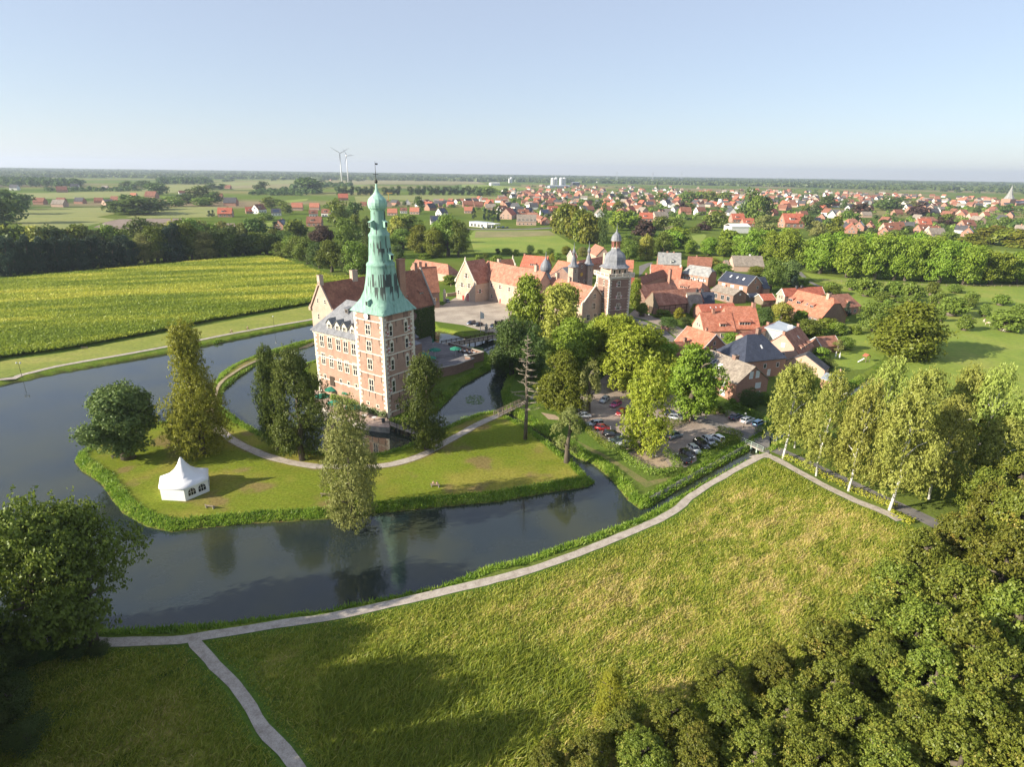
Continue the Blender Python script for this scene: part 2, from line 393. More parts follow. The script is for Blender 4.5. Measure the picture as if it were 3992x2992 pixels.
x, y = GP[:, 0], GP[:, 1]
bump = (fbm(x, y, .22, 3) - .5) * .9 + (fbm(x, y, .9, 5, 2) - .5) * .3
GZ = GZ + np.where(inmead, bump * np.clip((pathd - 1.8) / 4, 0, 1), 0)
bank = np.clip(1 - np.abs(sd - 1.2) / 2.6, 0, 1) * (sd > -.5)
GZ = GZ + bank * (fbm(x, y, 1.1, 9, 2) - .5) * .5 * np.clip((pathd - .8) / 1.2, 0, 1)
far = np.hypot(x, y); roll_ = fbm(x, y, 1 / 2600, 21, 3)
GZ = GZ + np.clip((far - 5200) / 5200, 0, 1) ** 1.2 * (16 + 22 * roll_)
# ---- what grows on it (true colours of the cover, no shading)
def mix(a, b, t): return a * (1 - t[:, None]) + b * t[:, None]
n1, n2, n3 = fbm(x, y, .11, 31), fbm(x, y, .45, 37, 3), fbm(x, y, .02, 41, 3)
col = np.tile(np.array([.095, .145, .026]), (len(GP), 1))
col = mix(col, np.array([.15, .17, .04]), np.clip((n3 - .42) * 4, 0, 1) * .6)
inring = np.zeros(len(GP), bool); inring[near] = inside(GP[near], RING)
stripe = .5 + .5 * np.sin((x * .36 + y * .93) * 2.2 + 2.5 * n1)
lawn = mix(np.tile(np.array([.155, .195, .024]), (len(GP), 1)), np.array([.26, .23, .05]), np.clip((n1 - .47) * 5, 0, 1) * .8)
lawn = mix(lawn, np.array([.19, .20, .03]), stripe * .35 * (n2 > .4))
lawn = mix(lawn, np.array([.22, .15, .075]), np.clip((fbm(x, y, .16, 77) - .64) * 9, 0, 1) * .7)
col = np.where((inring & (sd > 2.2))[:, None], lawn, col)
# trodden, bare strips beside the ring path
col = mix(col, np.array([.21, .15, .08]), (np.clip(1 - (pathd - .9) / .9, 0, 1) * inring * np.clip((n2 - .3) * 3, 0, 1)))
su, sv = x * .80 + y * .60, -x * .60 + y * .80          # wind-combed meadow: streaks run one way
st = fbm(su * .45, sv * 1.5, .45, 51, 4); st2 = fbm(x, y, .05, 57, 3)
mead = mix(np.tile(np.array([.19, .23, .028]), (len(GP), 1)), np.array([.42, .35, .12]), np.clip((st - .42) * 3.2, 0, .8) * np.clip((st2 - .30) * 3, .25, 1))
mead = mix(mead, np.array([.055, .095, .02]), np.clip((.42 - st) * 5, 0, 1))
mead = mix(mead, np.array([.08, .135, .022]), np.clip(1 - (pathd - 1) / 4.0, 0, 1))
col = np.where(inmead[:, None], mead, col)
bk = mix(np.tile(np.array([.13, .20, .024]), (len(GP), 1)), np.array([.19, .23, .04]), np.clip((n2 - .4) * 4, 0, 1))
col = mix(col, bk, np.clip(1 - (sd - 1.9) / 1.0, 0, 1) * (sd > 0) * near)
col = mix(col, np.array([.075, .05, .028]), np.clip(1 - np.abs(sd) / .35, 0, 1))
col = np.where((sd < -.2)[:, None], np.array([.07, .06, .03]), col)
# farmland patchwork further out
cell = vnoise(np.floor(x / 330 + .3 * np.floor(y / 240)) * 7.3, np.floor(y / 240) * 3.1, 1.0, 61)
pal = np.array([[.17, .20, .045], [.23, .21, .09], [.12, .17, .035], [.075, .12, .03], [.25, .20, .12]])
pc = pal[np.clip((cell * 5).astype(int), 0, 4)]
col = np.where((far > 1150)[:, None], pc, col)
GNX, GNY = len(GX), len(GY)
ii = np.arange(GNX * GNY).reshape(GNY, GNX)
GF = np.stack([ii[:-1, :-1], ii[:-1, 1:], ii[1:, 1:], ii[1:, :-1]], -1).reshape(-1, 4)
def cover_mat():
    m, nt, b = newmat('ground_cover'); L = nt.links.new
    at = nd(nt, 'ShaderNodeAttribute', attribute_name='cover'); ge = nd(nt, 'ShaderNodeNewGeometry')
    n = nd(nt, 'ShaderNodeTexNoise'); n.inputs['Scale'].default_value = 1.7; n.inputs['Detail'].default_value = 6; n.inputs['Roughness'].default_value = .75; L(ge.outputs['Position'], n.inputs['Vector'])
    mr = nd(nt, 'ShaderNodeMapRange'); mr.inputs[1].default_value = .3; mr.inputs[2].default_value = .7; mr.inputs[3].default_value = .62; mr.inputs[4].default_value = 1.38; L(n.outputs['Fac'], mr.inputs[0])
    n3 = nd(nt, 'ShaderNodeTexNoise'); n3.inputs['Scale'].default_value = .045; n3.inputs['Detail'].default_value = 5; L(ge.outputs['Position'], n3.inputs['Vector'])
    m3 = nd(nt, 'ShaderNodeMapRange'); m3.inputs[1].default_value = .3; m3.inputs[2].default_value = .7; m3.inputs[3].default_value = .85; m3.inputs[4].default_value = 1.15; L(n3.outputs['Fac'], m3.inputs[0])
    mm = nd(nt, 'ShaderNodeMath', operation='MULTIPLY'); L(mr.outputs[0], mm.inputs[0]); L(m3.outputs[0], mm.inputs[1])
    s = nd(nt, 'ShaderNodeVectorMath', operation='SCALE'); L(at.outputs['Color'], s.inputs[0]); L(mm.outputs[0], s.inputs['Scale']); L(s.outputs[0], b.inputs['Base Color'])
    b.inputs['Roughness'].default_value = 1; b.inputs['Specular IOR Level'].default_value = .0
    bp = nd(nt, 'ShaderNodeBump'); bp.inputs['Strength'].default_value = .7; bp.inputs['Distance'].default_value = .16; L(n.outputs['Fac'], bp.inputs['Height']); L(bp.outputs[0], b.inputs['Normal'])
    return m
GM = cover_mat()
tag(put('ground', npmesh('ground', np.column_stack([GP, GZ]), GF, GM, smooth=True, col=col)), kind='structure')
def ground_z(P):                        # height of the sheet at points P (bilinear on its own grid)
    P = np.atleast_2d(np.asarray(P, float)); Z = GZ.reshape(GNY, GNX)
    i = np.clip(np.searchsorted(GX, P[:, 0]) - 1, 0, GNX - 2); j = np.clip(np.searchsorted(GY, P[:, 1]) - 1, 0, GNY - 2)
    fx = (P[:, 0] - GX[i]) / (GX[i + 1] - GX[i]); fy = (P[:, 1] - GY[j]) / (GY[j + 1] - GY[j])
    return (Z[j, i] * (1 - fx) + Z[j, i + 1] * fx) * (1 - fy) + (Z[j + 1, i] * (1 - fx) + Z[j + 1, i + 1] * fx) * fy

def water_mat():
    m, nt, b = newmat('moat_water'); L = nt.links.new
    ge = nd(nt, 'ShaderNodeNewGeometry')
    n0 = nd(nt, 'ShaderNodeTexNoise'); n0.inputs['Scale'].default_value = .06; n0.inputs['Detail'].default_value = 3; L(ge.outputs['Position'], n0.inputs['Vector'])
    r = rampnode(nt, [(.020, .030, .034), (.040, .046, .026)], [.35, .65]); L(n0.outputs['Fac'], r.inputs[0])
    L(r.outputs[0], b.inputs['Base Color'])
    b.inputs['Roughness'].default_value = .035; b.inputs['IOR'].default_value = 1.56; b.inputs['Specular IOR Level'].default_value = .5
    mp = nd(nt, 'ShaderNodeMapping'); mp.inputs['Scale'].default_value = (.8, 1.6, 1); mp.inputs['Rotation'].default_value = (0, 0, .5); L(ge.outputs['Position'], mp.inputs[0])
    n = nd(nt, 'ShaderNodeTexNoise'); n.inputs['Scale'].default_value = 1.1; n.inputs['Detail'].default_value = 3; L(mp.outputs[0], n.inputs['Vector'])
    bp = nd(nt, 'ShaderNodeBump'); bp.inputs['Strength'].default_value = .04; bp.inputs['Distance'].default_value = .25; L(n.outputs['Fac'], bp.inputs['Height']); L(bp.outputs[0], b.inputs['Normal'])
    return m
mb = MB(); mb.poly([(-420, 30, WZ), (130, 30, WZ), (130, 330, WZ), (-420, 330, WZ)], [(0, 1, 2, 3)])
tag(mb.build('water', water_mat()), kind='structure')

def ribbon(name, line, w, z, mat, kind='structure', wob=.12):
    P = np.array(line); T = np.gradient(P, axis=0); T /= np.linalg.norm(T, axis=1)[:, None]; N = np.stack([-T[:, 1], T[:, 0]], 1)
    s = np.arange(len(P)); cols = []
    for k, e in enumerate((-.5, -.17, .17, .5)):
        j = (vnoise(s * .7, s * 0 + k, 1, 5 + k) - .5) * 2 * wob if abs(e) == .5 else 0
        cols.append(P + N * ((w * e) + j)[:, None] if not np.isscalar(j) else P + N * w * e)
    V = np.concatenate(cols); zz = ground_z(V); 
    zz = np.maximum(zz, np.tile(ground_z(P), 4) * .6 + zz * .4) + z
    n = len(P); F = np.concatenate([np.stack([k * n + s[:-1], k * n + s[1:], (k + 1) * n + s[1:], (k + 1) * n + s[:-1]], 1) for k in range(3)])
    return tag(put(name, npmesh(name, np.column_stack([V, zz]), F, mat)), kind=kind)
GRAVEL = noisy('path_gravel', [(.30, .255, .21), (.40, .35, .295), (.46, .41, .35)], .8, .95, coord='World', fine=6, fine_amt=.18, bump=.3)
DIRT = noisy('path_trodden', [(.28, .20, .12), (.36, .29, .19), (.17, .18, .06)], .9, .95, coord='World', fine=5)
ASPH = noisy('asphalt_worn', [(.13, .12, .115), (.17, .16, .15), (.21, .19, .175)], .35, .9, coord='World', fine=5, fine_amt=.12)
PAVE = noisy('setts_paved', [(.24, .19, .155), (.31, .25, .205), (.38, .31, .255)], .25, .9, coord='World', fine=4, fine_amt=.22)
COURT = noisy('courtyard_cobble', [(.27, .23, .185), (.36, .31, .25), (.44, .385, .31)], .12, .9, coord='World', fine=2.5, fine_amt=.16)
for i_, (k, (pts, w)) in enumerate(PATHS.items()):
    ribbon('path', LINES[k], w, .05 + .007 * i_, DIRT if k == 'dyke' else GRAVEL)
ribbon('road', ROADL, 3.6, .03, ASPH, wob=.05)
def sheet(name, pts, z, mat, kind='structure', d=True):
    P = [tuple(g(p)) if d else tuple(p) for p in pts]; mb = MB(); mb.poly([(px, py, z) for px, py in P], [tuple(range(len(P)))])
    return tag(mb.build(name, mat), kind=kind)
sheet('car_park', [z5(700, 300), z5(860, 190), z5(1000, 60), z5(1500, 300), z5(1800, 415), z5(1900, 400), z5(2000, 450), z5(2212, 560), z5(2212, 680), z5(2130, 690), z5(1990, 640), z5(1960, 600), z5(1800, 570), z5(1640, 740), z5(1640, 800), z5(1560, 850), z5(1420, 850), z5(1260, 800), z5(1090, 740), z5(1150, 720), z5(960, 690), z5(860, 610), z5(700, 430), z5(560, 400)], .016, PAVE)
sheet('courtyard', [z3(-160, 640), z3(60, 690), z3(190, 610), z3(640, 640), z3(800, 700), z3(1010, 800), z3(900, 900), z3(640, 930), z3(560, 945), z3(470, 935), z3(440, 930), z3(250, 872), z3(0, 838), z3(-70, 800), z3(-160, 760)], .02, COURT)
sheet('road', [z4(60, 640), z4(115, 690), z4(250, 740), z4(400, 800), z4(480, 870), z4(460, 900), z4(400, 890), z4(320, 850), z4(220, 780), z4(100, 735)], .024, ASPH)
sheet('road', [z4(190, 285), z4(260, 260), z4(300, 255), z4(290, 275), z4(250, 300), z4(215, 345), z4(190, 370)], .024, ASPH)
sheet('road', [z4(1500, 330), z4(1560, 400), z4(1660, 450), z4(1640, 455), z4(1540, 410), z4(1470, 340)], .024, ASPH)
sheet('pavement', [z4(60, 720), z4(150, 640), z4(330, 700), z4(480, 760), z4(600, 830), z4(700, 850), z4(830, 850), z4(1000, 900), z4(900, 1000), z4(520, 880), z4(380, 780), z4(240, 720), z4(110, 690)], .012, PAVE)
sheet('lawn', [zR(30, 375), zR(190, 320), zR(225, 370), zR(195, 450), zR(100, 410)], .012, noisy('lawn_grass', [(.06, .10, .018), (.085, .125, .022), (.11, .14, .03)], .4, .95, coord='World', fine=4))
sheet('verge', [z5(1170, 735), z5(1260, 760), z5(1380, 770), z5(1430, 850), z5(1300, 870), z5(1180, 820), z5(1100, 760)], .024, noisy('bare_earth', [(.30, .22, .15), (.38, .29, .20), (.24, .19, .11)], .5, .95, coord='World', fine=4))
sheet('verge', [z5(420, 420), z5(530, 440), z5(590, 480), z5(480, 475)], .012, MATS['bare_earth'])
sheet('verge', [z5(700, 640), z5(800, 690), z5(960, 770), z5(1140, 880), z5(1260, 960), z5(1440, 925), z5(1400, 960), z5(1240, 1010), z5(1160, 950), z5(1000, 830), z5(800, 725)], .010, noisy('dry_verge', [(.20, .16, .07), (.15, .15, .045), (.11, .135, .03)], .4, .95, coord='World', fine=3))
# concrete wall of the canal beside the car park
mb = MB()
cl = [np.array(g(D(*p), WZ)) for p in [(1416, 1090), (1425, 1084), (1520, 1030), (1631, 968.6)]]
for a, b in zip(cl[:-1], cl[1:]):
    n = np.array([-(b - a)[1], (b - a)[0]]); n /= np.linalg.norm(n)
    P = [(*(a - n * .15), -1.6), (*(b - n * .15), -1.6), (*(b + n * 1.1), .03), (*(a + n * 1.1), .03), (*(a + n * 1.5), .03), (*(b + n * 1.5), .03), (*(b + n * 1.5), -1.6), (*(a + n * 1.5), -1.6)]
    mb.poly(P, [(0, 1, 2, 3), (3, 2, 5, 4), (4, 5, 6, 7), (0, 3, 4, 7), (1, 6, 5, 2)])
tag(mb.build('canal_wall', noisy('old_concrete', [(.20, .18, .15), (.28, .26, .22), (.15, .15, .11)], .6, .95, coord='World', fine=5)), 'sloping grey concrete wall along the narrow canal beside the car park', 'wall')

# ---- fields beyond the moat
FIELDG = noisy('meadow_far', [(.15, .22, .026), (.195, .255, .032), (.25, .275, .05)], .035, .95, coord='World', fine=.6, fine_amt=.14)
HAY = noisy('stubble_far', [(.26, .22, .10), (.21, .20, .075), (.31, .25, .13)], .02, .95, coord='World', fine=.3, fine_amt=.12)
CROP = noisy('crop_far', [(.19, .22, .05), (.23, .235, .065), (.16, .20, .05)], .02, .95, coord='World', fine=.35, fine_amt=.12, stretch=(.4, 1, 1))
SOIL = noisy('ploughed_soil', [(.20, .15, .115), (.25, .19, .15), (.17, .13, .10)], .03, .95, coord='World', fine=.5)
for pts, mt in [
    ([z8(60, 450), z8(110, 372), z8(250, 362), z8(560, 358), z8(740, 356), z8(760, 400), z8(640, 420), z8(775, 436), z8(480, 500), z8(200, 500)], CROP),
    ([z8(830, 422), z8(960, 395), z8(1080, 362), z8(1250, 348), z8(1480, 356), z8(1480, 400), z8(1400, 420), z8(1000, 428)], CROP),
    ([z8(620, 490), z8(700, 452), z8(790, 434), z8(1000, 430), z8(1240, 428), z8(1240, 460), z8(1000, 495), z8(800, 500)], SOIL),
    ([z8(1490, 462), z8(1555, 460), z8(1570, 490), z8(1490, 490)], SOIL),
    ([z8(110, 262), z8(400, 258), z8(900, 240), z8(980, 236), z8(980, 282), z8(500, 298), z8(200, 300)], CROP),
    ([z8(1100, 200), z8(1480, 190), z8(1700, 185), z8(1990, 176), z8(2000, 215), z8(1900, 235), z8(1560, 240), z8(1480, 215), z8(1120, 262)], CROP),
    ([z8(1500, 215), z8(1900, 200), z8(1990, 215), z8(1870, 228), z8(1520, 232)], HAY),
    ([z8(1800, 318), z8(2050, 296), z8(2030, 312), z8(1880, 330)], FIELDG),
    ([z8(1750, 460), z8(1810, 452), z8(1810, 510), z8(1780, 540)], FIELDG),
    ([zT(780, 460), zT(1500, 440), zT(2150, 452), zT(2150, 512), zT(1500, 520), zT(1200, 490), zT(800, 530)], CROP),
    ([zT(980, 510), zT(1500, 520), zT(1900, 530), zT(1880, 560), zT(1200, 565), zT(800, 560)], HAY),
    ([zT(450, 300), zT(1400, 258), zT(2100, 300), zT(2212, 330), zT(1000, 330), zT(520, 345)], HAY),
    ([zT(500, 345), zT(760, 335), zT(960, 336), zT(700, 370)], FIELDG),
    ([zV(0, 200), zV(140, 198), zV(520, 228), zV(500, 245), zV(0, 250)], FIELDG),
    ([zV(0, 292), zV(250, 285), zV(340, 300), zV(320, 340), zV(0, 335)], CROP),
    ([zV(60, 600), zV(100, 560), zV(680, 560), zV(740, 590), zV(900, 690), zV(880, 720), zV(760, 745), zV(520, 740), zV(100, 735)], FIELDG),
    ([zV(110, 568), zV(690, 565), zV(740, 600), zV(420, 612), zV(100, 618)], HAY),
    ([zV(1800, 600), zV(1900, 590), zV(1920, 600), zV(1860, 700), zV(2050, 740), zV(2050, 800), zV(1860, 730)], FIELDG),
    ([zV(1560, 530), zV(1680, 525), zV(1640, 550), zV(1580, 560)], HAY),
    ([zW(480, 560), zW(590, 570), zW(560, 610), zW(500, 610)], FIELDG),
    ([zW(1770, 640), zW(1900, 640), zW(2180, 665), zW(2180, 690), zW(1900, 720)], FIELDG),
    ([zb(420, 480), zb(560, 505), zb(900, 545), zb(1400, 570), zb(2100, 590), zb(2400, 660), zb(2600, 1200), zb(2300, 1500), zb(1700, 1500), zb(1000, 1330), zb(1085, 1190), zb(1340, 1022), zb(1390, 900), zb(1000, 760), zb(800, 720), zb(640, 570), zb(520, 550)], FIELDG),
    ([zb(560, 870), zb(760, 840), zb(960, 880), zb(1050, 940), zb(1000, 1110), zb(880, 1180), zb(640, 1190), zb(620, 1060), zb(760, 960)], FIELDG),
    ([z6(0, 512), z6(400, 458), z6(1000, 343), z6(2030, 148), z6(2060, 235), z6(1500, 328), z6(800, 462), z6(0, 622)], noisy('bank_lawn', [(.16, .20, .026), (.21, .235, .036), (.27, .26, .06)], .1, .95, coord='World', fine=1.5, stretch=(.5, 1, 1)))]:
    z_ = .012 + .00014 * max(0, np.linalg.norm(g(pts[0])) - 330) + (.006 + .0002 * max(0, np.linalg.norm(g(pts[0])) - 330) if mt is HAY else 0)
    sheet('field', pts, z_, mt)
# ================================================================== building kit
BRICK = brick('brick_castle', [(.38, .215, .15), (.28, .16, .115), (.46, .32, .245)], (.40, .33, .27), patch=.35)
BRICKF = brick('brick_forecourt', [(.46, .33, .25), (.38, .26, .19), (.55, .44, .35)], (.48, .42, .35), patch=.3)
BRICKR = brick('brick_red', [(.40, .20, .14), (.31, .15, .105), (.43, .24, .17)], (.38, .31, .26), patch=.5)
BRICKP = brick('brick_pale', [(.52, .34, .26), (.46, .29, .22), (.56, .40, .31)], (.50, .43, .36), patch=.5)
BRICKD = brick('brick_dark', [(.24, .145, .11), (.30, .18, .135), (.20, .125, .10)], (.33, .28, .24), patch=.5)
RENDERW = noisy('render_white', [(.68, .66, .62), (.78, .76, .72)], .6, .9)
STONE = noisy('sandstone_trim', [(.56, .50, .40), (.68, .62, .51), (.74, .69, .58)], 1.2, .9)
STONEG = noisy('stone_grey', [(.26, .24, .21), (.36, .33, .29), (.42, .39, .34)], .8, .95)
WHITE = plain('paint_white', (.78, .78, .76), .5)
RED = plain('paint_red', (.36, .03, .025), .5)
YEL = plain('paint_yellow', (.62, .38, .05), .5)
GREENP = plain('paint_green', (.03, .12, .07), .5)
BLACK = plain('paint_black', (.02, .02, .022), .5)
IRON = plain('iron_dark', (.035, .033, .03), .6)
WOOD = noisy('wood_weathered', [(.15, .115, .08), (.24, .19, .14), (.30, .25, .19)], 2, .9, stretch=(1, 1, 4))
WOODD = noisy('wood_dark', [(.05, .038, .028), (.085, .06, .042)], 2, .9, stretch=(4, 1, 1))
GLASS = plain('window_glass', (.025, .03, .038), .08, .6)
BLIND = plain('roller_blind', (.70, .71, .70), .6)
LEAD = noisy('lead_sheet', [(.14, .145, .16), (.20, .21, .23), (.25, .26, .28)], .7, .6, stretch=(2, 2, .4), spec=.4)
ORANGE = tiles('tiles_orange', [(.36, .125, .078), (.43, .165, .10), (.48, .215, .145)], .6)
ORANGEW = tiles('tiles_orange_old', [(.24, .105, .07), (.36, .165, .11), (.43, .23, .16)], .45, amt=.2)
REDT = tiles('tiles_red', [(.36, .10, .06), (.43, .13, .08), (.47, .16, .10)], .6)
BROWNT = tiles('tiles_brown', [(.17, .075, .05), (.23, .10, .065), (.28, .13, .085)], .5)
CASTLET = tiles('tiles_castle', [(.20, .085, .055), (.28, .12, .075), (.36, .165, .10)], .3, amt=.22)
GREYT = tiles('tiles_grey', [(.19, .16, .13), (.26, .22, .18), (.31, .27, .22)], .5, amt=.2)
SLATE = noisy('slate_roof', [(.13, .135, .15), (.185, .19, .205), (.23, .235, .25)], .8, .7, fine=5, spec=.35)
SLATEO = noisy('slate_old', [(.20, .20, .20), (.28, .28, .27), (.36, .36, .34)], .5, .8, fine=4)
NAVY = tiles('tiles_navy', [(.030, .036, .055), (.04, .047, .07), (.05, .057, .08)], .4, row=.42, amt=.35, rough=.4, col_w=.34, spec=.5)
ANTH = tiles('tiles_anthracite', [(.055, .055, .06), (.075, .075, .08), (.10, .098, .10)], .5, row=.4, amt=.25, rough=.65)
METAL = noisy('sheet_metal', [(.38, .42, .45), (.46, .50, .53)], .5, .35, spec=.5)
SOLAR = plain('solar_panel', (.035, .05, .10), .2, .6)

_wc = {}
def window_meshes(w, h, nx, ny, fm, pm, fw):
    k = (w, h, nx, ny, fm.name, pm.name, fw)
    if k not in _wc:
        f = MB(); y0, y1 = -.09, .03
        f.box(-w / 2 - fw, -w / 2, y0, y1, -fw, h + fw); f.box(w / 2, w / 2 + fw, y0, y1, -fw, h + fw)
        f.box(-w / 2, w / 2, y0, y1, h, h + fw); f.box(-w / 2, w / 2, y0 - .03, y1, -fw, 0)
        for i in range(1, nx): x = -w / 2 + w * i / nx; f.box(x - fw * .4, x + fw * .4, y0 + .02, y1, 0, h)
        for i in range(1, ny):
            z = h * i / ny
            for j in range(nx):
                xa, xb = -w / 2 + w * j / nx + (fw * .4 if j else 0), -w / 2 + w * (j + 1) / nx - (fw * .4 if j < nx - 1 else 0)
                f.box(xa, xb, y0 + .022, y1, z - fw * .4, z + fw * .4)
        p = MB(); p.box(-w / 2 + .002, w / 2 - .002, -.025, .02, .002, h - .002)
        _wc[k] = (f.mesh('window', fm), p.mesh('pane', pm))
    return _wc[k]
_sc = {}
def shutter_mesh(w, h, a, b):
    k = (w, h, a.name, b.name)
    if k not in _sc:
        s = MB(); s.box(-w / 2, w / 2, -.06, -.01, 0, h, 0)
        P = [(-w / 2, -.066, 0), (w / 2, -.066, 0), (w / 2, -.066, h), (-w / 2, -.066, h), (0, -.066, h / 2)]
        s.poly(P, [(0, 1, 4), (2, 3, 4)], 1); s.poly(P, [(1, 2, 4), (3, 0, 4)], 0)
        me = bpy.data.meshes.new('shutter'); me.from_pydata(s.v, [], s.f); me.materials.append(a); me.materials.append(b); me.polygons.foreach_set('material_index', s.m); _sc[k] = me
    return _sc[k]
FACE = {'f': 0.0, 'b': math.pi, 'l': -math.pi / 2, 'r': math.pi / 2}
def window(parent, x, y, z, side, w, h, nx=2, ny=2, fm=None, pm=None, fw=.12, shut=None, sides='lr', sh=None, pane=True):
    f, p = window_meshes(round(w, 2), round(h, 2), nx, ny, fm or STONE, pm or GLASS, fw)
    o = put('window', f, parent, (x, y, z), FACE[side] if isinstance(side, str) else side)
    if pane: put('pane', p, o)
    if shut:
        sw = min(.95, max(.72, w * .55)); hh = (sh or h * .5) * 1.12; sm = shutter_mesh(round(sw, 2), round(hh, 2), *shut)
        for s in sides: put('shutter', sm, o, ((-1 if s == 'l' else 1) * (w / 2 + fw + sw / 2 + .02), 0, 0))
    return o
def wall_hit(P, o, d):                  # where photo ray P meets the vertical plane through o along d: (distance along, height)
    r = ray(*P); A = np.array([[r[0], -d[0]], [r[1], -d[1]]]); t, s = np.linalg.solve(A, np.asarray(o, float)); return s, CAM_H + r[2] * t

def roofed(root, x0, x1, yf, yb, ze, zr, roofm, wallm, ym=None, hips=((0, None), (0, None)), over=.45, gover=.25, z0=0.0, thick=.2, zeb=None, trim=None, name=('wall', 'roof')):
    """walls and pitched roof; hips=(extension beyond the ridge, level where the hip starts; None: full hip)"""
    zeb = ze if zeb is None else zeb; ym = (yf + yb) / 2 if ym is None else ym
    sf = (zr - ze) / (ym - yf); sb = (zr - zeb) / (yb - ym)
    F = lambda z: ym - (zr - z) / sf; B = lambda z: ym + (zr - z) / sb
    r = MB(); P = []; 
    def V(*p): P.append(p); return len(P) - 1
    R0, R1 = V(x0, ym, zr), V(x1, ym, zr); ends = []
    for xr, s, (ext, zh), ri in ((x0, -1, hips[0], R0), (x1, 1, hips[1], R1)):
        gx = xr + s * ext; zl = ze if zh is None else zh
        ef, eb = V(gx, yf, ze), V(gx, yb, zeb)
        if ext > 0:
            hf, hb = (ef, eb) if zh is None else (V(gx, F(zl), zl), V(gx, B(zl), zl))
        else: hf = hb = ri
        ends.append((ef, eb, hf, hb, ri, ext))
    a, b = ends
    def loop(l): 
        o = []
        for i in l:
            if i not in o: o.append(i)
        return o
    fs = [loop([a[0], b[0], b[2], R1, R0, a[2]]), loop([b[1], a[1], a[3], R0, R1, b[3]])]
    if a[5] > 0: fs.append([a[3], a[2], R0])
    if b[5] > 0: fs.append([b[2], b[3], R1])
    r.slab(P, fs, thick)
    ro = r.build(name[1], roofm, root)
    w = MB(); t = thick + .03; xm = (x0 + x1) / 2
    wf, wb = yf + over, yb - over
    for xr, s, (ext, zh) in ((x0, -1, hips[0]), (x1, 1, hips[1])):
        full = ext > 0 and zh is None
        xe = xr + s * (ext - (over if full else gover)); zef, zeb_ = ze + over * sf - t, zeb + over * sb - t
        if full: zc = min(zef, zeb_); pg = [(wf, z0), (wb, z0), (wb, zeb_), (wf, zef)]
        elif ext > 0: pg = [(wf, z0), (wb, z0), (wb, zeb_), (B(zh) - .02, zh - t), (F(zh) + .02, zh - t), (wf, zef)]
        else: pg = [(wf, z0), (wb, z0), (wb, zeb_), (ym, zr - t), (wf, zef)]
        w.prism(pg, 'x', min(xm, xe), max(xm, xe))
    wo = w.build(name[0], wallm, root)
    if trim:
        for xr, s, (ext, zh) in ((x0, -1, hips[0]), (x1, 1, hips[1])):
            if ext > 0: continue
            tb = MB(); xx = xr + s * .04
            tb.beam((xx, yf, ze - .12), (xx, ym, zr - .12), .1, .3); tb.beam((xx, ym, zr - .12), (xx, yb, zeb - .12), .1, .3)
            tb.build('bargeboard', trim, root)
    return wo, ro, F, B
def chimney(root, x, y, z0, z1, w=.7, m=None, d=None):
    c = MB(); d = d or w; c.box(x - w / 2, x + w / 2, y - d / 2, y + d / 2, z0, z1 - .2); c.box(x - w / 2 - .08, x + w / 2 + .08, y - d / 2 - .08, y + d / 2 + .08, z1 - .2, z1)
    c.box(x - w / 4, x + w / 4, y - d / 4, y + d / 4, z1, z1 + .15, 1)
    return c.build('chimney', [m or BRICKR, BLACK], root)
def dormer(root, x, yF, zb_, w, h, depth, roofm, wallm, kind='shed', wins=2, front=-1, fm=None):
    """a dormer standing on the roof slope: front face at y=yF, sill at zb_, running back depth"""
    s = -front; d = MB(); yb = yF + s * depth
    d.box(x - w / 2, x + w / 2, min(yF, yb), max(yF, yb), zb_, zb_ + h)
    if kind == 'gable': d.prism([(x - w / 2, zb_ + h), (x + w / 2, zb_ + h), (x, zb_ + h + w * .42)], 'y', min(yF, yb), max(yF, yb))
    o = d.build('dormer', wallm, root); r = MB()
    if kind == 'shed':
        r.slab([(x - w / 2 - .25, yF - s * .35, zb_ + h + .08), (x + w / 2 + .25, yF - s * .35, zb_ + h + .08), (x + w / 2 + .25, yb + s * .6, zb_ + h + .2 + depth * .33), (x - w / 2 - .25, yb + s * .6, zb_ + h + .2 + depth * .33)], [(0, 1, 2, 3)], .15)
    else:
        k = w / 2 + .25; rise = k * .84; y0_, y1_ = yF - s * .3, yb + s * .8
        r.slab([(x - k, y0_, zb_ + h - .05), (x, y0_, zb_ + h + rise), (x + k, y0_, zb_ + h - .05), (x - k, y1_, zb_ + h - .05), (x, y1_, zb_ + h + rise), (x + k, y1_, zb_ + h - .05)], [(0, 1, 4, 3), (1, 2, 5, 4)], .12)
    r.build('dormer_roof', roofm, o)
    ww = (w - .3) / wins - .2
    for i in range(wins):
        window(o, x - w / 2 + .15 + (w - .3) * (i + .5) / wins, yF, zb_ + h * .18, 'f' if front < 0 else 'b', ww, h * .66, 2 if ww > .7 else 1, 1, fm or WHITE, fw=.07, pane=True)
    return o
def skylight(root, ro_x, ro_y, ro_z, slope, w=.9, h=1.3, front=-1, pm=None):
    s = MB(); a = math.atan(slope); c, sn = math.cos(a), math.sin(a)
    u, v = h / 2 * c, h / 2 * sn; n = (0, -sn * .09, c * .09)
    def quad(k, kk, lift, mi):
        P = [(-w / 2 * k, -u * kk, -v * kk), (w / 2 * k, -u * kk, -v * kk), (w / 2 * k, u * kk, v * kk), (-w / 2 * k, u * kk, v * kk)]
        P = [(p[0], p[1] + n[1] * lift, p[2] + n[2] * lift) for p in P]; s.slab(P, [(0, 1, 2, 3)], .08, mi)
    quad(1, 1, 1, 0); quad(.74, .82, 1.25, 1)
    o = s.build('skylight', [METAL if pm is None else WHITE, pm or GLASS], root, loc=(ro_x, ro_y, ro_z))
    if front > 0: o.rotation_euler.z = math.pi
    return o
HOUSES = []
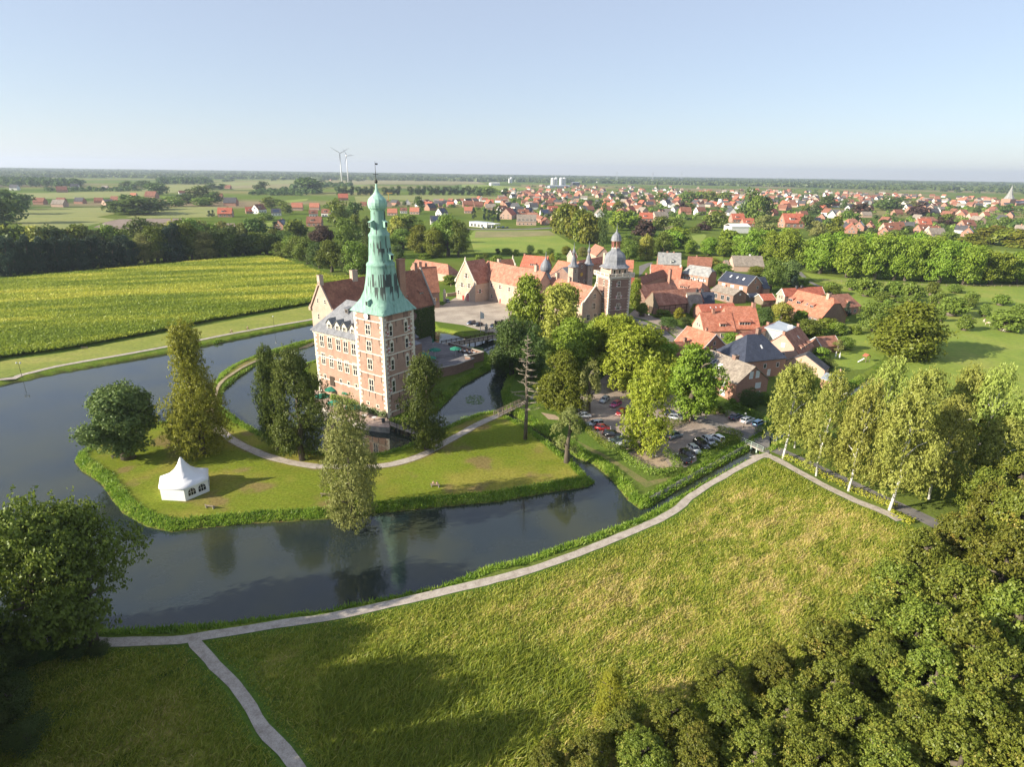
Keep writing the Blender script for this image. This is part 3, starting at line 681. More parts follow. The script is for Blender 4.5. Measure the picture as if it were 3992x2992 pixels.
def house(label, r1, r2, e, zr, ze, roofm, wallm, hips=((0, None), (0, None)), back=None, zeb=None, wins=(), chim=(), dorm=(), sky=(), name='house', cat='house', group=None, over=.45, z0=0.0, trim=None, thick=.2, pitch=46):
    for zz in np.arange(ze + .4, ze + 16, .05):      # ridge height that gives the roof its pitch
        A, B_, E = g(r1, zz), g(r2, zz), g(e, ze); X = B_ - A; X /= np.linalg.norm(X)
        if (zz - ze) / max(.01, abs(np.dot(np.array([-X[1], X[0]]), E - (A + B_) / 2))) >= math.tan(RAD(pitch)): zr = zz; break
    A, B_, E = g(r1, zr), g(r2, zr), g(e, ze); M = (A + B_) / 2; X = (B_ - A); Lr = np.linalg.norm(X); X /= Lr
    flip = False
    if np.dot(np.array([-X[1], X[0]]), E - M) > 0: X = -X; flip = True; hips = (hips[1], hips[0])
    Y = np.array([-X[1], X[0]]); hw = abs(np.dot(Y, E - M)); bk = back if back else hw
    root = empty(name, (M[0], M[1], 0), math.atan2(X[1], X[0])); tag(root, label, cat, group)
    x0, x1 = -Lr / 2, Lr / 2
    wo, ro, F, Bk = roofed(root, x0, x1, -hw, bk, ze, zr, roofm, wallm, ym=0, hips=hips, over=over, z0=z0, zeb=zeb, trim=trim, thick=thick)
    sl = (zr - ze) / hw
    sg = -1 if flip else 1
    for c in chim:                       # (fraction along ridge from r1, offset from ridge towards front, height over ridge, width)
        xx = sg * (-Lr / 2 + Lr * c[0]); chimney(ro, xx, -c[1], zr - c[1] * sl - .6, zr + c[2], c[3] if len(c) > 3 else .7, c[4] if len(c) > 4 else None)
    sl_b = (zr - (ze if zeb is None else zeb)) / bk
    for w in wins:                       # (side, z, [fractions], w, h, nx, ny, shutters)
        side = w[0]; kw = w[7] if len(w) > 7 else {}
        for fr in w[2]:
            t = fr
            L0 = x0 - hips[0][0] + .25 + (.2 if hips[0][0] else 0); L1 = x1 + hips[1][0] - .25 - (.2 if hips[1][0] else 0)
            if side in 'fb':
                xx = L0 + (L1 - L0) * (t if sg > 0 else 1 - t); yy = -hw + over if side == 'f' else bk - over
                window(root, xx, yy, w[1], side, w[3], w[4], w[5], w[6], **kw)
            else:
                sd_ = side if sg > 0 else ('r' if side == 'l' else 'l'); xx = L0 if sd_ == 'l' else L1
                yy = -hw + over + (hw + bk - 2 * over) * t
                window(root, xx, yy, w[1], sd_, w[3], w[4], w[5], w[6], **kw)
    for d in dorm:                       # (fraction, z of sill, w, h, kind, n windows)
        xx = sg * (-Lr / 2 + Lr * d[0]); yF = -(zr - d[1]) / sl + .25
        dp = (d[3] + .4) / sl * 1.25 if d[4] == 'shed' else (d[3] + d[2] * .4) / sl
        dormer(root, xx, yF, d[1] - .2, d[2], d[3] + .2, dp, roofm, d[6] if len(d) > 6 else wallm, d[4], d[5])
    for s in sky:
        xx = sg * (-Lr / 2 + Lr * s[0]); zz = zr - s[1] * (zr - ze); skylight(root, xx, -(zr - zz) / sl, zz, sl, *(s[2:4] if len(s) > 3 else ()), pm=s[4] if len(s) > 4 else None)
    root['front'] = hw; del root['front']
    return root, dict(L=Lr, hw=hw, zr=zr, ze=ze, sg=sg, M=M, X=X, Y=Y, sl=sl)
def gable_steps(root, x, yf, yb, ze, zr, m, t=.5, n=0, pin=True, name='gable_coping'):
    """stone coping over a gable, with small shoulders and a finial"""
    c = MB(); ym = (yf + yb) / 2
    c.beam((x, yf - .1, ze + .1), (x, ym, zr + .35), t, .4); c.beam((x, ym, zr + .35), (x, yb + .1, ze + .1), t, .4)
    if pin: c.box(x - .3, x + .3, ym - .3, ym + .3, zr + .2, zr + 1.0); c.lathe([(.22, zr + 1.0), (.32, zr + 1.3), (.2, zr + 1.6), (.05, zr + 2.1)], 8, (x, ym))
    for y in (yf, yb): c.box(x - .35, x + .35, y - .45, y + .45, ze - .5, ze + .7); c.lathe([(.2, ze + .7), (.28, ze + 1.0), (.05, ze + 1.5)], 8, (x, y))
    return c.build(name, m, root)
# ================================================================== the castle
def pickp(P, o, d): return wall_hit(P, o, d)
SHUT = (RED, WHITE)
SHUTY = (RED, YEL)
# ---- great tower
TW, TL, TH = 10.65, 10.3, 27.55
tower = tag(empty('castle_tower', (OC[0], OC[1], 0), CPH), 'tall square brick castle tower under a stepped green copper spire', 'castle tower')
mb = MB(); mb.box(0, TW, 0, TL, -1.2, TH); mb.build('wall', BRICK, tower)
def band(root, z, x0, x1, y0, y1, h=.28, d=.13, m=None):
    b = MB(); b.box(x0 - d, x1 + d, y0 - d, y0, z, z + h); b.box(x0 - d, x1 + d, y1, y1 + d, z, z + h); b.box(x0 - d, x0, y0, y1, z, z + h); b.box(x1, x1 + d, y0, y1, z, z + h)
    return b.build('string_course', m or STONE, root)
bz = [hgt(z2(X, Y), OC) for X, Y in ((930, 383), (938, 539), (946, 692), (956, 886), (968, 1053), (984, 1217))]
for z in bz: band(tower, z - .14, 0, TW, 0, TL)
band(tower, TH - .3, 0, TW, 0, TL, .3, .22)
def quoins(root, corners, z0, z1, step=.62, m=None):
    q = MB(); k = 0; z = z0
    while z < z1 - .1:
        for cx, cy, sx, sy in corners:
            a, b = (1.15, .6) if k % 2 else (.6, 1.15)
            xa, xb = sorted((cx - sx * .05, cx + sx * a)); ya, yb = sorted((cy - sy * .05, cy + sy * b)); q.box(xa, xb, ya, yb, z + .015, min(z + step - .015, z1))
        z += step; k += 1
    return q.build('corner_stones', m or STONE, root)
quoins(tower, [(0, 0, 1, 1), (TW, 0, -1, 1), (0, TL, 1, -1)], 0, TH - .35)
def anchors(root, pts, side, h=1.5):
    for x, y, z in pts:
        if 'anchor' not in _sc: a = MB(); a.box(-.05, .05, -.06, .0, 0, h); a.box(-.22, .22, -.05, 0, h * .78, h * .84); _sc['anchor'] = a.mesh('wall_anchor', IRON)
        put('wall_anchor', _sc['anchor'], root, (x, y, z), FACE[side])
zt = [TH - .5] + bz
for i in range(6):
    anchors(tower, [(0, yy, zt[i + 1] - 1.65) for yy in (1.6, 4.2, 6.5, 8.9)][:: 1 if i % 2 else 1], 'l'); anchors(tower, [(xx, 0, zt[i + 1] - 1.6) for xx in (1.6, 4.4, 6.6, 9.0)], 'f')
for X, Y, h in ((793, 440, 2.4), (803, 592, 2.4), (814, 760, 2.6), (827, 955, 3.1)):
    q, z = pickp(z2(X, Y), cw(0, 0), CB); window(tower, 0, q, z - h / 2, 'l', 1.55, h, 2, 2, fw=.22)
for X, Y, h, sd_ in ((1002, 452, 2.4, 'l'), (1141, 412, 2.4, 'r'), (1012, 604, 2.3, 'l'), (1150, 563, 2.3, 'r'), (1020, 766, 2.5, 'l'), (1157, 728, 2.6, 'r'), (1030, 965, 3.0, 'l'), (1166, 922, 3.0, 'r')):
    p, z = pickp(z2(X, Y), cw(0, 0), CA); o = window(tower, p, 0, z - h / 2, 'f', .85, h, 1, 2, fw=.2, shut=SHUT, sides=sd_, sh=1.15)
    pm = MB(); pm.prism([(-.75, h + .25), (.75, h + .25), (.5, h + .5), (0, h + .95), (-.5, h + .5)], 'y', -.12, .02); pm.build('pediment', STONE, o)
for X, Y in ((785, 315),):
    q, z = pickp(z2(X, Y), cw(0, 0), CB); o = window(tower, 0, q, z - 1.0, 'l', 2.0, 1.9, 1, 1, fm=BRICKD, fw=.1)
    ds = MB(); ds.lathe([(.02, -.02), (.45, .02), (.78, .14), (.8, .17), (.75, .17)], 20); dd = ds.build('clock_disc', WHITE, o, loc=(-.1, -.2, 1.0)); dd.rotation_euler = (RAD(90), 0, 0)
for X, Y in ((995, 330), (1137, 292)):
    p, z = pickp(z2(X, Y), cw(0, 0), CA); window(tower, p, 0, z - 1.1, 'f', 1.3, 2.1, 1, 1, fm=BRICKD, pm=BRICKD, fw=.1)
for X, Y, s in ((797, 1117, 'l'), (885, 1148, 'l'), (1062, 1144, 'f'), (1160, 1106, 'f')):
    a, z = pickp(z2(X, Y), cw(0, 0), CB if s == 'l' else CA)
    w_ = MB(); w_.box(-.6, .6, -.08, .02, -.45, .45); w_.lathe([(.33, 0), (.33, .02)], 14, mi=1) if 0 else None
    o = put('window', w_.mesh('window', STONE), tower, (0, a, z) if s == 'l' else (a, 0, z), FACE[s])
    w_ = MB(); w_.lathe([(.36, 0), (.36, .05), (.02, .05)], 14); pn = w_.build('pane', IRON, o, loc=(0, -.08, 0)); pn.rotation_euler = (RAD(90), 0, 0)
# copper of the spire: verdigris sheets with standing seams, bare battens where sheets are gone
def copper_mat():
    m, nt, b = newmat('copper_verdigris'); L = nt.links.new
    tc = nd(nt, 'ShaderNodeTexCoord'); mp = nd(nt, 'ShaderNodeMapping'); mp.inputs['Scale'].default_value = (1.3, 1.3, .22); L(tc.outputs['Object'], mp.inputs[0])
    n = nd(nt, 'ShaderNodeTexNoise'); n.inputs['Scale'].default_value = 1.1; n.inputs['Detail'].default_value = 8; n.inputs['Roughness'].default_value = .7; L(mp.outputs[0], n.inputs['Vector'])
    r = rampnode(nt, [(.10, .15, .12), (.19, .35, .275), (.27, .445, .36), (.38, .56, .47)], [.28, .42, .6, .78]); L(n.outputs['Fac'], r.inputs[0])
    # missing sheets: strips a hand wide in two belts of the spire, mostly on the weather side
    at = nd(nt, 'ShaderNodeAttribute', attribute_name='rnd')
    sx = nd(nt, 'ShaderNodeSeparateXYZ'); L(tc.outputs['Object'], sx.inputs[0])
    def m2(op, a, bb):
        q = nd(nt, 'ShaderNodeMath', operation=op)
        for i, s in enumerate((a, bb)):
            if isinstance(s, (int, float)): q.inputs[i].default_value = s
            else: L(s, q.inputs[i])
        return q.outputs[0]
    u = m2('FLOOR', m2('MULTIPLY', m2('SUBTRACT', sx.outputs[0], sx.outputs[1]), 2.7), 0); v = m2('FLOOR', m2('MULTIPLY', sx.outputs[2], .33), 0)
    cb = nd(nt, 'ShaderNodeCombineXYZ'); L(u, cb.inputs[0]); L(v, cb.inputs[1])
    wn_ = nd(nt, 'ShaderNodeTexWhiteNoise', noise_dimensions='3D'); L(cb.outputs[0], wn_.inputs['Vector'])
    n2 = nd(nt, 'ShaderNodeTexNoise'); n2.inputs['Scale'].default_value = .55; n2.inputs['Detail'].default_value = 2; L(tc.outputs['Object'], n2.inputs['Vector'])
    sc_ = m2('ADD', m2('MULTIPLY', wn_.outputs['Value'], .62), m2('ADD', m2('MULTIPLY', n2.outputs['Fac'], .25), m2('MULTIPLY', at.outputs['Fac'], .42)))
    edge = m2('ADD', sc_, m2('MULTIPLY', m2('SUBTRACT', n.outputs['Fac'], .5), .35))
    mk = m2('MINIMUM', m2('MAXIMUM', m2('MULTIPLY', m2('SUBTRACT', edge, .73), 9.0), 0), .92)
    mx = nd(nt, 'ShaderNodeMix', data_type='RGBA'); L(mk, mx.inputs[0]); L(r.outputs[0], mx.inputs[6]); mx.inputs[7].default_value = (.045, .05, .047, 1)
    L(mx.outputs[2], b.inputs['Base Color']); b.inputs['Roughness'].default_value = .7; b.inputs['Specular IOR Level'].default_value = .3
    wv = nd(nt, 'ShaderNodeMath', operation='FRACT'); L(m2('MULTIPLY', m2('SUBTRACT', sx.outputs[0], sx.outputs[1]), 1.35), wv.inputs[0])
    bp = nd(nt, 'ShaderNodeBump'); bp.inputs['Strength'].default_value = .5; bp.inputs['Distance'].default_value = .05; L(m2('GREATER_THAN', wv.outputs[0], .86), bp.inputs['Height']); L(bp.outputs[0], b.inputs['Normal'])
    return m
COPPER = copper_mat(); COPPERP = noisy('copper_plain', [(.20, .34, .27), (.31, .53, .42), (.42, .63, .52)], .9, .65, stretch=(2, 2, .3))
tc_ = (TW / 2, TL / 2)
lv = [(26.95, 8.35, 0.6), (27.25, 8.15, 0.8), (27.9, 7.35, 5), (28.7, 6.6, 10), (29.7, 5.77, 14.5), (30.9, 5.24, 18), (32.3, 4.63, 20.5), (34, 4.3, 22), (36, 3.95, 22.5), (38.0, 3.67, 22.5), (38.25, 3.77, 22.5), (38.55, 3.74, 22.5), (38.9, 3.18, 22.5), (40.2, 3.02, 22.5), (42, 2.88, 22.5), (44.9, 2.65, 22.5), (45.3, 2.77, 22.5), (45.6, 2.7, 22.5), (46.2, 2.16, 22.5), (47, 2.03, 22.5), (49, 1.88, 22.5), (51.2, 1.77, 22.5)]
V, F_, W_ = [], [], []
sub = []
for (za, ra, da), (zc, rc, dc) in zip(lv[:-1], lv[1:]):
    k = max(1, int((zc - za) / .6))
    for i in range(k): t = i / k; sub.append((za + (zc - za) * t, ra + (rc - ra) * t, da + (dc - da) * t))
sub.append(lv[-1])
for z, r, dl in sub:
    for c in range(4):
        for s in (-1, 1):
            a = RAD(225 + 90 * c + s * dl); V.append((tc_[0] + r * math.cos(a), tc_[1] + r * math.sin(a), z))
            # weather side: the facet over the near corner and the one over the right face
            side_w = 1.0 if (c == 0 and s == 1) or (c == 1 and s == -1) else .85 if c == 0 else .1
            belt = max(0, 1 - abs(z - 33.5) / 3.6) * 1.35 + max(0, 1 - abs(z - 42.6) / 2.6) * 1.1 + (.25 if 45.8 < z < 51 else .12)
            W_.append(side_w * min(1, belt))
for i in range(len(sub) - 1):
    for j in range(8): F_.append((i * 8 + j, i * 8 + (j + 1) % 8, (i + 1) * 8 + (j + 1) % 8, (i + 1) * 8 + j))
sp = put('spire', npmesh('spire', np.array(V), np.array(F_), COPPER, rnd=np.array(W_)), tower)
mb = MB(); mb.lathe([(1.8, 51.2), (1.85, 51.35), (2.15, 51.7), (2.32, 52.3), (2.34, 52.9), (2.15, 53.6), (1.6, 54.2), (1.0, 54.75), (.55, 55.3), (.3, 56.0), (.18, 57.2)], 16, tc_, RAD(11)); mb.build('onion_cap', COPPERP, tower)
mb = MB(); mb.lathe([(.02, 57.2), (.3, 57.35), (.4, 57.65), (.3, 57.95), (.02, 58.1)], 12, tc_); mb.lathe([(.09, 58.0), (.06, 60.0), (.03, 62.2)], 6, tc_)
mb.beam((tc_[0] - .55, tc_[1] + .3, 59.3), (tc_[0] + .55, tc_[1] - .3, 59.3), .1, .12); mb.beam((tc_[0], tc_[1], 61.6), (tc_[0] + .5, tc_[1] - .35, 61.6), .06, .35); mb.build('weather_vane', IRON, tower)
def lucarne(x, y, z, rz, w, h):
    m = MB(); m.box(-w / 2, w / 2, -.5, .6, 0, h, 0); m.box(-w / 2 + .1, w / 2 - .1, -.53, -.5, .12, h - .1, 1); m.slab([(-w / 2 - .15, -.65, h), (w / 2 + .15, -.65, h), (w / 2 + .15, .9, h + .5), (-w / 2 - .15, .9, h + .5)], [(0, 1, 2, 3)], .1, 0)
    m.build('lucarne', [COPPERP, BLACK], tower, loc=(x, y, z), rz=rz)
lucarne(-.15, tc_[1] - .6, 28.95, FACE['l'], .8, 1.2)
lucarne(tc_[0] - 2.35, tc_[1], 47.3, FACE['l'], .6, 1.3); lucarne(tc_[0], tc_[1] - 2.15, 47.3, 0, .8, 1.3); lucarne(tc_[0] + .3, tc_[1] - 3.2, 39.7, 0, 1.0, 1.2)
mb = MB(); zc = 39.2; mb.box(7.9, 9.9, 1.4, 2.5, 27.0, zc); mb.box(7.78, 10.02, 1.28, 2.62, zc, zc + .35); mb.build('chimney', BRICKR, tower)

# ---- main wing with the slate roof
wing = tag(empty('castle_wing', (OC[0], OC[1], 0), CPH), 'long brick castle wing with grey slate roof and five tall windows per storey', 'castle wing')
EZ = 19.2
mb = MB(); mb.box(.5, 13.4, TL + .01, 27.9, -1.2, EZ); mb.build('wall', BRICK, wing)
mb = MB(); P = [(-.15, TL + .02, EZ), (-.15, 28.6, EZ), (6.9, 21.0, 27.2), (6.9, TL + .02, 27.2), (14.0, 28.6, EZ), (14.0, TL + .02, EZ)]
mb.slab(P, [(0, 1, 2, 3), (1, 4, 2), (3, 2, 4, 5)], .22); rf = mb.build('roof', SLATE, wing)
mb = MB(); mb.box(.28, .5, TL + .01, 28.1, EZ - .85, EZ - .28)
for i in range(30): mb.box(.1, .28, TL + .3 + i * .59, TL + .55 + i * .59, EZ - .6, EZ - .28)
mb.build('cornice', STONE, wing)
for zz in (11.9, 5.6):
    mb = MB(); mb.box(.36, .5, TL + .01, 28.0, zz, zz + .3); mb.build('string_course', STONE, wing)
def on_wing(X, Y): return wall_hit(z2(X, Y), cw(.5, 0), CB)
for X, Y in ((368, 545), (442, 563), (521, 582), (588, 602), (662, 622)):
    q, z = on_wing(X, Y); window(wing, .5, min(q, 26.6), z - 1.45, 'l', 1.45, 2.9, 2, 2, fw=.24)
for X, Y in ((384, 708), (458, 738), (535, 766), (601, 786), (676, 808)):
    q, z = on_wing(X, Y); window(wing, .5, min(q, 26.6), z - 1.5, 'l', 1.4, 3.0, 2, 2, fw=.24)
for X, Y in ((400, 875), (545, 920), (618, 945), (688, 968)):
    q, z = on_wing(X, Y); window(wing, .5, min(q, 26.8), z - .6, 'l', .75, 1.2, 1, 1, fw=.2)
q, z = on_wing(466, 915); mb = MB(); mb.box(.3, .5, q - .9, q + .9, z - 1.4, z + 1.3); mb.build('door', WOODD, wing)
quoins(wing, [(.5, 27.9, 1, -1)], 0, EZ - .9)
for X, Y in ((434, 405), (510, 430), (575, 448), (650, 470)):      # stone dormers on the eave
    q, z = wall_hit(z2(X, Y), cw(.9, 0), CB); z = 19.9
    d = MB(); d.box(.9, 4.2, q - .95, q + .95, EZ - .2, z + 1.9); d.prism([(q - 1.0, z + 1.9), (q + 1.0, z + 1.9), (q, z + 2.9)], 'x', .85, 5.0); do = d.build('dormer', STONE, wing)
    d = MB(); d.slab([(.6, q - 1.25, z + 1.8), (.6, q, z + 3.15), (.6, q + 1.25, z + 1.8), (5.0, q - 1.25, z + 1.8), (5.0, q, z + 3.15), (5.0, q + 1.25, z + 1.8)], [(0, 1, 4, 3), (1, 2, 5, 4)], .12); d.build('dormer_roof', SLATE, do)
    window(do, .9, q, z - .05, 'l', 1.0, 1.6, 2, 2, fw=.12)
q, z = wall_hit(z2(606, 258), cw(4.6, 0), CB); mb = MB(); mb.box(4.1, 5.6, q - .7, q + .7, z - 1.0, z + .5); mb.slab([(3.8, q - .95, z + .5), (3.8, q + .95, z + .5), (6.6, q + .95, z + .9), (6.6, q - .95, z + .9)], [(0, 1, 2, 3)], .12); o = mb.build('dormer', SLATE, wing)
window(o, 4.1, q, z - .6, 'l', .7, .7, 1, 1, fm=WOOD, fw=.1)

# ---- old house with the tall gable, and the ivy-grown wing behind the tower
old = tag(empty('castle_wing', (OC[0], OC[1], 0), CPH), 'old castle wing with tall sunlit brick gable and long brown tiled roof', 'castle wing')
roofed(old, 19.3, 40.5, 42.9, 54.1, 18.0, 26.8, CASTLET, BRICKF, over=.3, gover=.05, z0=-1.2)
gable_steps(old, 19.2, 42.9, 54.1, 18.2, 26.9, BRICKF, .5, pin=False)
chimney(old, 19.7, 48.5, 26.2, 29.4, 1.5, BRICKF, 1.2); chimney(old, 33.0, 48.5, 25.5, 29.4, 2.2, BRICKF, 1.4)
for z, ys, w, h in ((20.6, (46.6, 50.2), .7, 1.2), (15.2, (46, 50.4), .7, 1.7), (9, (46, 50), 1.0, 1.9), (4, (46, 50), 1.0, 1.8)):
    for yy in ys: window(old, 19.35, yy, z, 'l', w, h, 1, 2, fw=.14)
ivy = tag(empty('castle_wing', (OC[0], OC[1], 0), CPH), 'castle wing behind the tower with ivy-covered corner and dormered red-brown roof', 'castle wing')
roofed(ivy, 40.6, 64.2, 42.0, 54.8, 13.9, 26.3, CASTLET, BRICKD, over=.35, gover=.05, z0=-1.2)
gable_steps(ivy, 64.2, 42.0, 54.8, 14.1, 26.4, STONEG, .5, pin=False, name='gable_coping')
chimney(ivy, 61.5, 48.4, 25, 28.6, 1.5, BRICKR, 1.0)
for p in (52, 60):
    d = MB(); yF = 44.2; d.box(p - 1, p + 1, yF, yF + 3, 16.6, 18.8); do = d.build('dormer', BRICKD, ivy); d = MB(); d.slab([(p - 1.3, yF - .4, 18.8), (p + 1.3, yF - .4, 18.8), (p + 1.3, yF + 3.4, 21.6), (p - 1.3, yF + 3.4, 21.6)], [(0, 1, 2, 3)], .15); d.build('dormer_roof', CASTLET, do)
    window(do, p, yF, 16.9, 'f', 1.2, 1.5, 2, 1, WHITE, fw=.1)
for p, z in ((48, 9.5), (57.5, 9.5), (48, 4.2), (54, 4.2)): window(ivy, p, 42.35, z, 'f', 1.6, 2.6, 2, 2, fw=.18, shut=SHUTY, sides='l', sh=1.3)
mb = MB(); mb.slab([(44, 38.5, 4.4), (52, 38.5, 4.4), (52, 42.3, 6.2), (44, 42.3, 6.2)], [(0, 1, 2, 3)], .2); mb.build('porch_roof', SLATE, ivy)
# block between tower and ivy wing on the court side
blk = tag(empty('castle_wing', (OC[0], OC[1], 0), CPH), 'low connecting castle block right behind the tower with yellow shutters', 'castle wing')
roofed(blk, 13.6, 40.4, 28.5, 42.4, 11.5, 17.0, SLATE, BRICKD, over=.3, z0=-1.2)
for p in (20, 26, 32, 37): window(blk, p, 28.8, 4.2, 'f', 1.3, 2.4, 2, 2, fw=.18, shut=SHUTY, sides='l', sh=1.2)
mb = MB(); mb.box(10.7, 24, 10.35, 28.4, -1.2, 13.0); mb.build('wall', BRICKD, blk)
mb = MB(); mb.slab([(10.5, 10.4, 13.0), (24.2, 10.4, 13.0), (24.2, 28.5, 16.5), (10.5, 28.5, 16.5)], [(0, 1, 2, 3)], .25); mb.build('lean_to_roof', SLATE, blk)
for p in (14, 18.5, 22): window(blk, p, 10.35, 4.6, 'f', 1.2, 2.3, 2, 2, fw=.18, shut=SHUTY, sides='r', sh=1.1)
# ---- raised brick terrace on the court side, with parapet
TZ = 2.2
ter = tag(empty('terrace_wall', (OC[0], OC[1], 0), CPH), 'brick retaining wall with stone coping round the dark castle terrace', 'terrace wall')
TP = [g(z7(385, 1470), TZ), g(z7(1075, 1345), TZ), g(z7(1410, 1220), TZ), g(z7(1250, 1185), TZ), g(z7(1590, 1100), TZ), g(z7(1180, 985), TZ), g(z7(940, 925), TZ), g(z7(790, 895), TZ), g(z7(660, 860), TZ), cw(62, 42.3), cw(41, 42.3), cw(41, 28.4), cw(24.3, 28.4), cw(24.3, 10.2), cw(11, 10.2), cw(11, 4)]
TPl = [tuple(np.array([np.dot(np.array(p) - OC, CA), np.dot(np.array(p) - OC, CB)])) for p in TP]
mb = MB(); mb.prism(TPl, 'z', -1.2, TZ - .02); mb.build('wall', BRICKD, ter)
TERR = noisy('terrace_paving', [(.12, .115, .12), (.16, .15, .155), (.19, .18, .18)], .6, .9, fine=4)
mb = MB(); mb.poly([(px, py, TZ) for px, py in TPl], [tuple(range(len(TPl)))]); mb.build('paving', TERR, ter)
mb = MB()
for a, b in zip(TPl[0:6], TPl[1:7]): mb.beam((*a, TZ + .4), (*b, TZ + .4), .4, .8, 0); mb.beam((*a, TZ + .88), (*b, TZ + .88), .55, .16, 1)
mb.build('parapet', [BRICKD, STONEG], ter)
# ---- beer garden on the left of the tower
FT = [g(z2(300, 1000), .5), g(z2(690, 1010), .5), g(z2(720, 1140), .5), g(z2(970, 1262), .5), g(z2(1000, 1290), .5), g(z2(990, 1345), .5), g(z2(900, 1340), .5), g(z2(800, 1325), .5), g(z2(720, 1300), .5), g(z2(560, 1250), .5), g(z2(400, 1180), .5), g(z2(300, 1100), .5)]
mb = MB(); mb.prism([tuple(p) for p in FT], 'z', -1.3, .5); tag(mb.build('quay_wall', STONEG), 'low stone quay wall of the garden terrace along the inner moat', 'quay wall')
mb = MB(); mb.poly([(p[0], p[1], .51) for p in FT], [tuple(range(len(FT)))]); tag(mb.build('terrace_floor', noisy('clinker_paving', [(.33, .24, .19), (.42, .32, .26), (.48, .38, .31)], .6, .9, coord='World', fine=4)), kind='structure')

# ---- forecourt buildings (Vorburg)
SH2 = dict(shut=SHUT, fw=.1)
G1, G2 = g(z3(188, 625)), g(z3(362, 662)); gd_ = (G1 - G2); GWd = np.linalg.norm(gd_); ga = math.atan2(gd_[1], gd_[0]) - RAD(90)
gh = tag(empty('gatehouse', (G2[0], G2[1], 0), ga), 'brick gatehouse with shouldered sunlit gable and arched red doors on the court', 'gatehouse')
roofed(gh, 0, 13, -.3, GWd + .3, 8.9, 19.3, ORANGEW, BRICKF, over=.3, gover=.05)
gable_steps(gh, 0, -.3, GWd + .3, 9.0, 19.4, STONE, .5)
for yy, z, w, h, nx_ in ((4.3, 6.6, 1.3, 2.1, 2), (9.4, 6.4, 1.4, 2.1, 2), (6.2, 11.2, 1.2, 2.4, 1), (GWd - 1.6, 2.4, .9, 1.9, 1)): window(gh, 0, yy, z, 'l', w, h, nx_, 2, fw=.14, shut=SHUT, sh=h * .5)
mb = MB(); mb.prism([(-1.6, 0), (1.6, 0), (1.6, 2.8), (1.1, 3.8), (0, 4.3), (-1.1, 3.8), (-1.6, 2.8)], 'y', -.18, .02); put('gate', mb.mesh('gate', STONE), gh, (0, 5.2, 0), FACE['l'])
dr = MB(); dr.prism([(-1.15, 0), (1.15, 0), (1.15, 2.6), (.8, 3.4), (0, 3.8), (-.8, 3.4), (-1.15, 2.6)], 'y', -.24, -.16, 0)
for i in range(3):
    for j in range(5):
        xx, zz = -.75 + i * .75, .45 + j * .6; dr.poly([(xx, -.25, zz - .24), (xx + .22, -.25, zz), (xx, -.25, zz + .24), (xx - .22, -.25, zz)], [(0, 1, 2, 3)], 1)
put('door', dr.mesh('door', [RED, WHITE]), gh, (0, 5.2, 0), FACE['l'])
mb = MB(); mb.box(-.55, .55, -.1, .02, 0, 2.2, 0); put('side_door', mb.mesh('side_door', RED), gh, (0, 8.6, 0), FACE['l'])
window(gh, 3.2, 0, 4.2, 'f', 1.4, 1.9, 2, 2, fw=.12, shut=SHUT, sh=1.3)
lw, li = house('long two-storey forecourt range with orange tiled roof and red and white shutters', z3(475, 275), z3(1010, 382), z3(440, 440), 18.3, 10.2, ORANGEW, BRICKF, name='forecourt_range', cat='castle range', pitch=54, over=.35,
      wins=[('f', 6.9, (.11, .24, .39, .56, .72, .88), 1.3, 1.9, 2, 2, SH2), ('f', 1.4, (.24, .56, .74), 1.2, 1.8, 2, 2, SH2)], chim=((.2, -.6, 1.8, 1.4, BRICKF), (.86, 0, 2.4, 1.5, BRICKF)))
mb = MB(); mb.prism([(-.8, 0), (.8, 0), (.8, 1.9), (.45, 2.5), (0, 2.7), (-.45, 2.5), (-.8, 1.9)], 'y', -.1, .02, 0); mb.prism([(-.55, 0), (.55, 0), (.55, 1.8), (.3, 2.2), (0, 2.4), (-.3, 2.2), (-.55, 1.8)], 'y', -.16, -.08, 1)
put('door', mb.mesh('door', [STONE, RED]), lw, (-li['L'] / 2 + li['L'] * (.4 if li['sg'] > 0 else .6), -li['hw'] + .35, 0))
# onion turret
tb_ = np.array(g(z3(992, 452), 12.5))
tur = tag(empty('stair_turret', (tb_[0] + 1, tb_[1] + 3, 0), RAD(20)), 'small stair turret with slim grey onion dome beside the long orange roof', 'turret')
mb = MB(); mb.lathe([(2.9, 0), (2.9, 12.6)], 8, (0, 0), RAD(22.5)); mb.build('wall', BRICKF, tur)
mb = MB(); mb.lathe([(3.15, 12.2), (3.15, 12.7)], 8, (0, 0), RAD(22.5)); mb.build('cornice', STONE, tur)
mb = MB(); mb.lathe([(3.3, 12.7), (2.9, 13.1), (2.2, 14.0), (1.9, 15.0), (2.1, 15.9), (2.55, 17.0), (2.6, 18.2), (2.2, 19.4), (1.4, 20.6), (.7, 21.5), (.3, 22.5), (.15, 24), (.05, 25.5)], 16); mb.build('onion_dome', LEAD, tur)
for a in range(3):
    an = RAD(-90 + (a - 1) * 45); window(tur, 2.68 * math.cos(an), 2.68 * math.sin(an), 8.7, an + RAD(90), .9, 1.9, 1, 2, fw=.12)
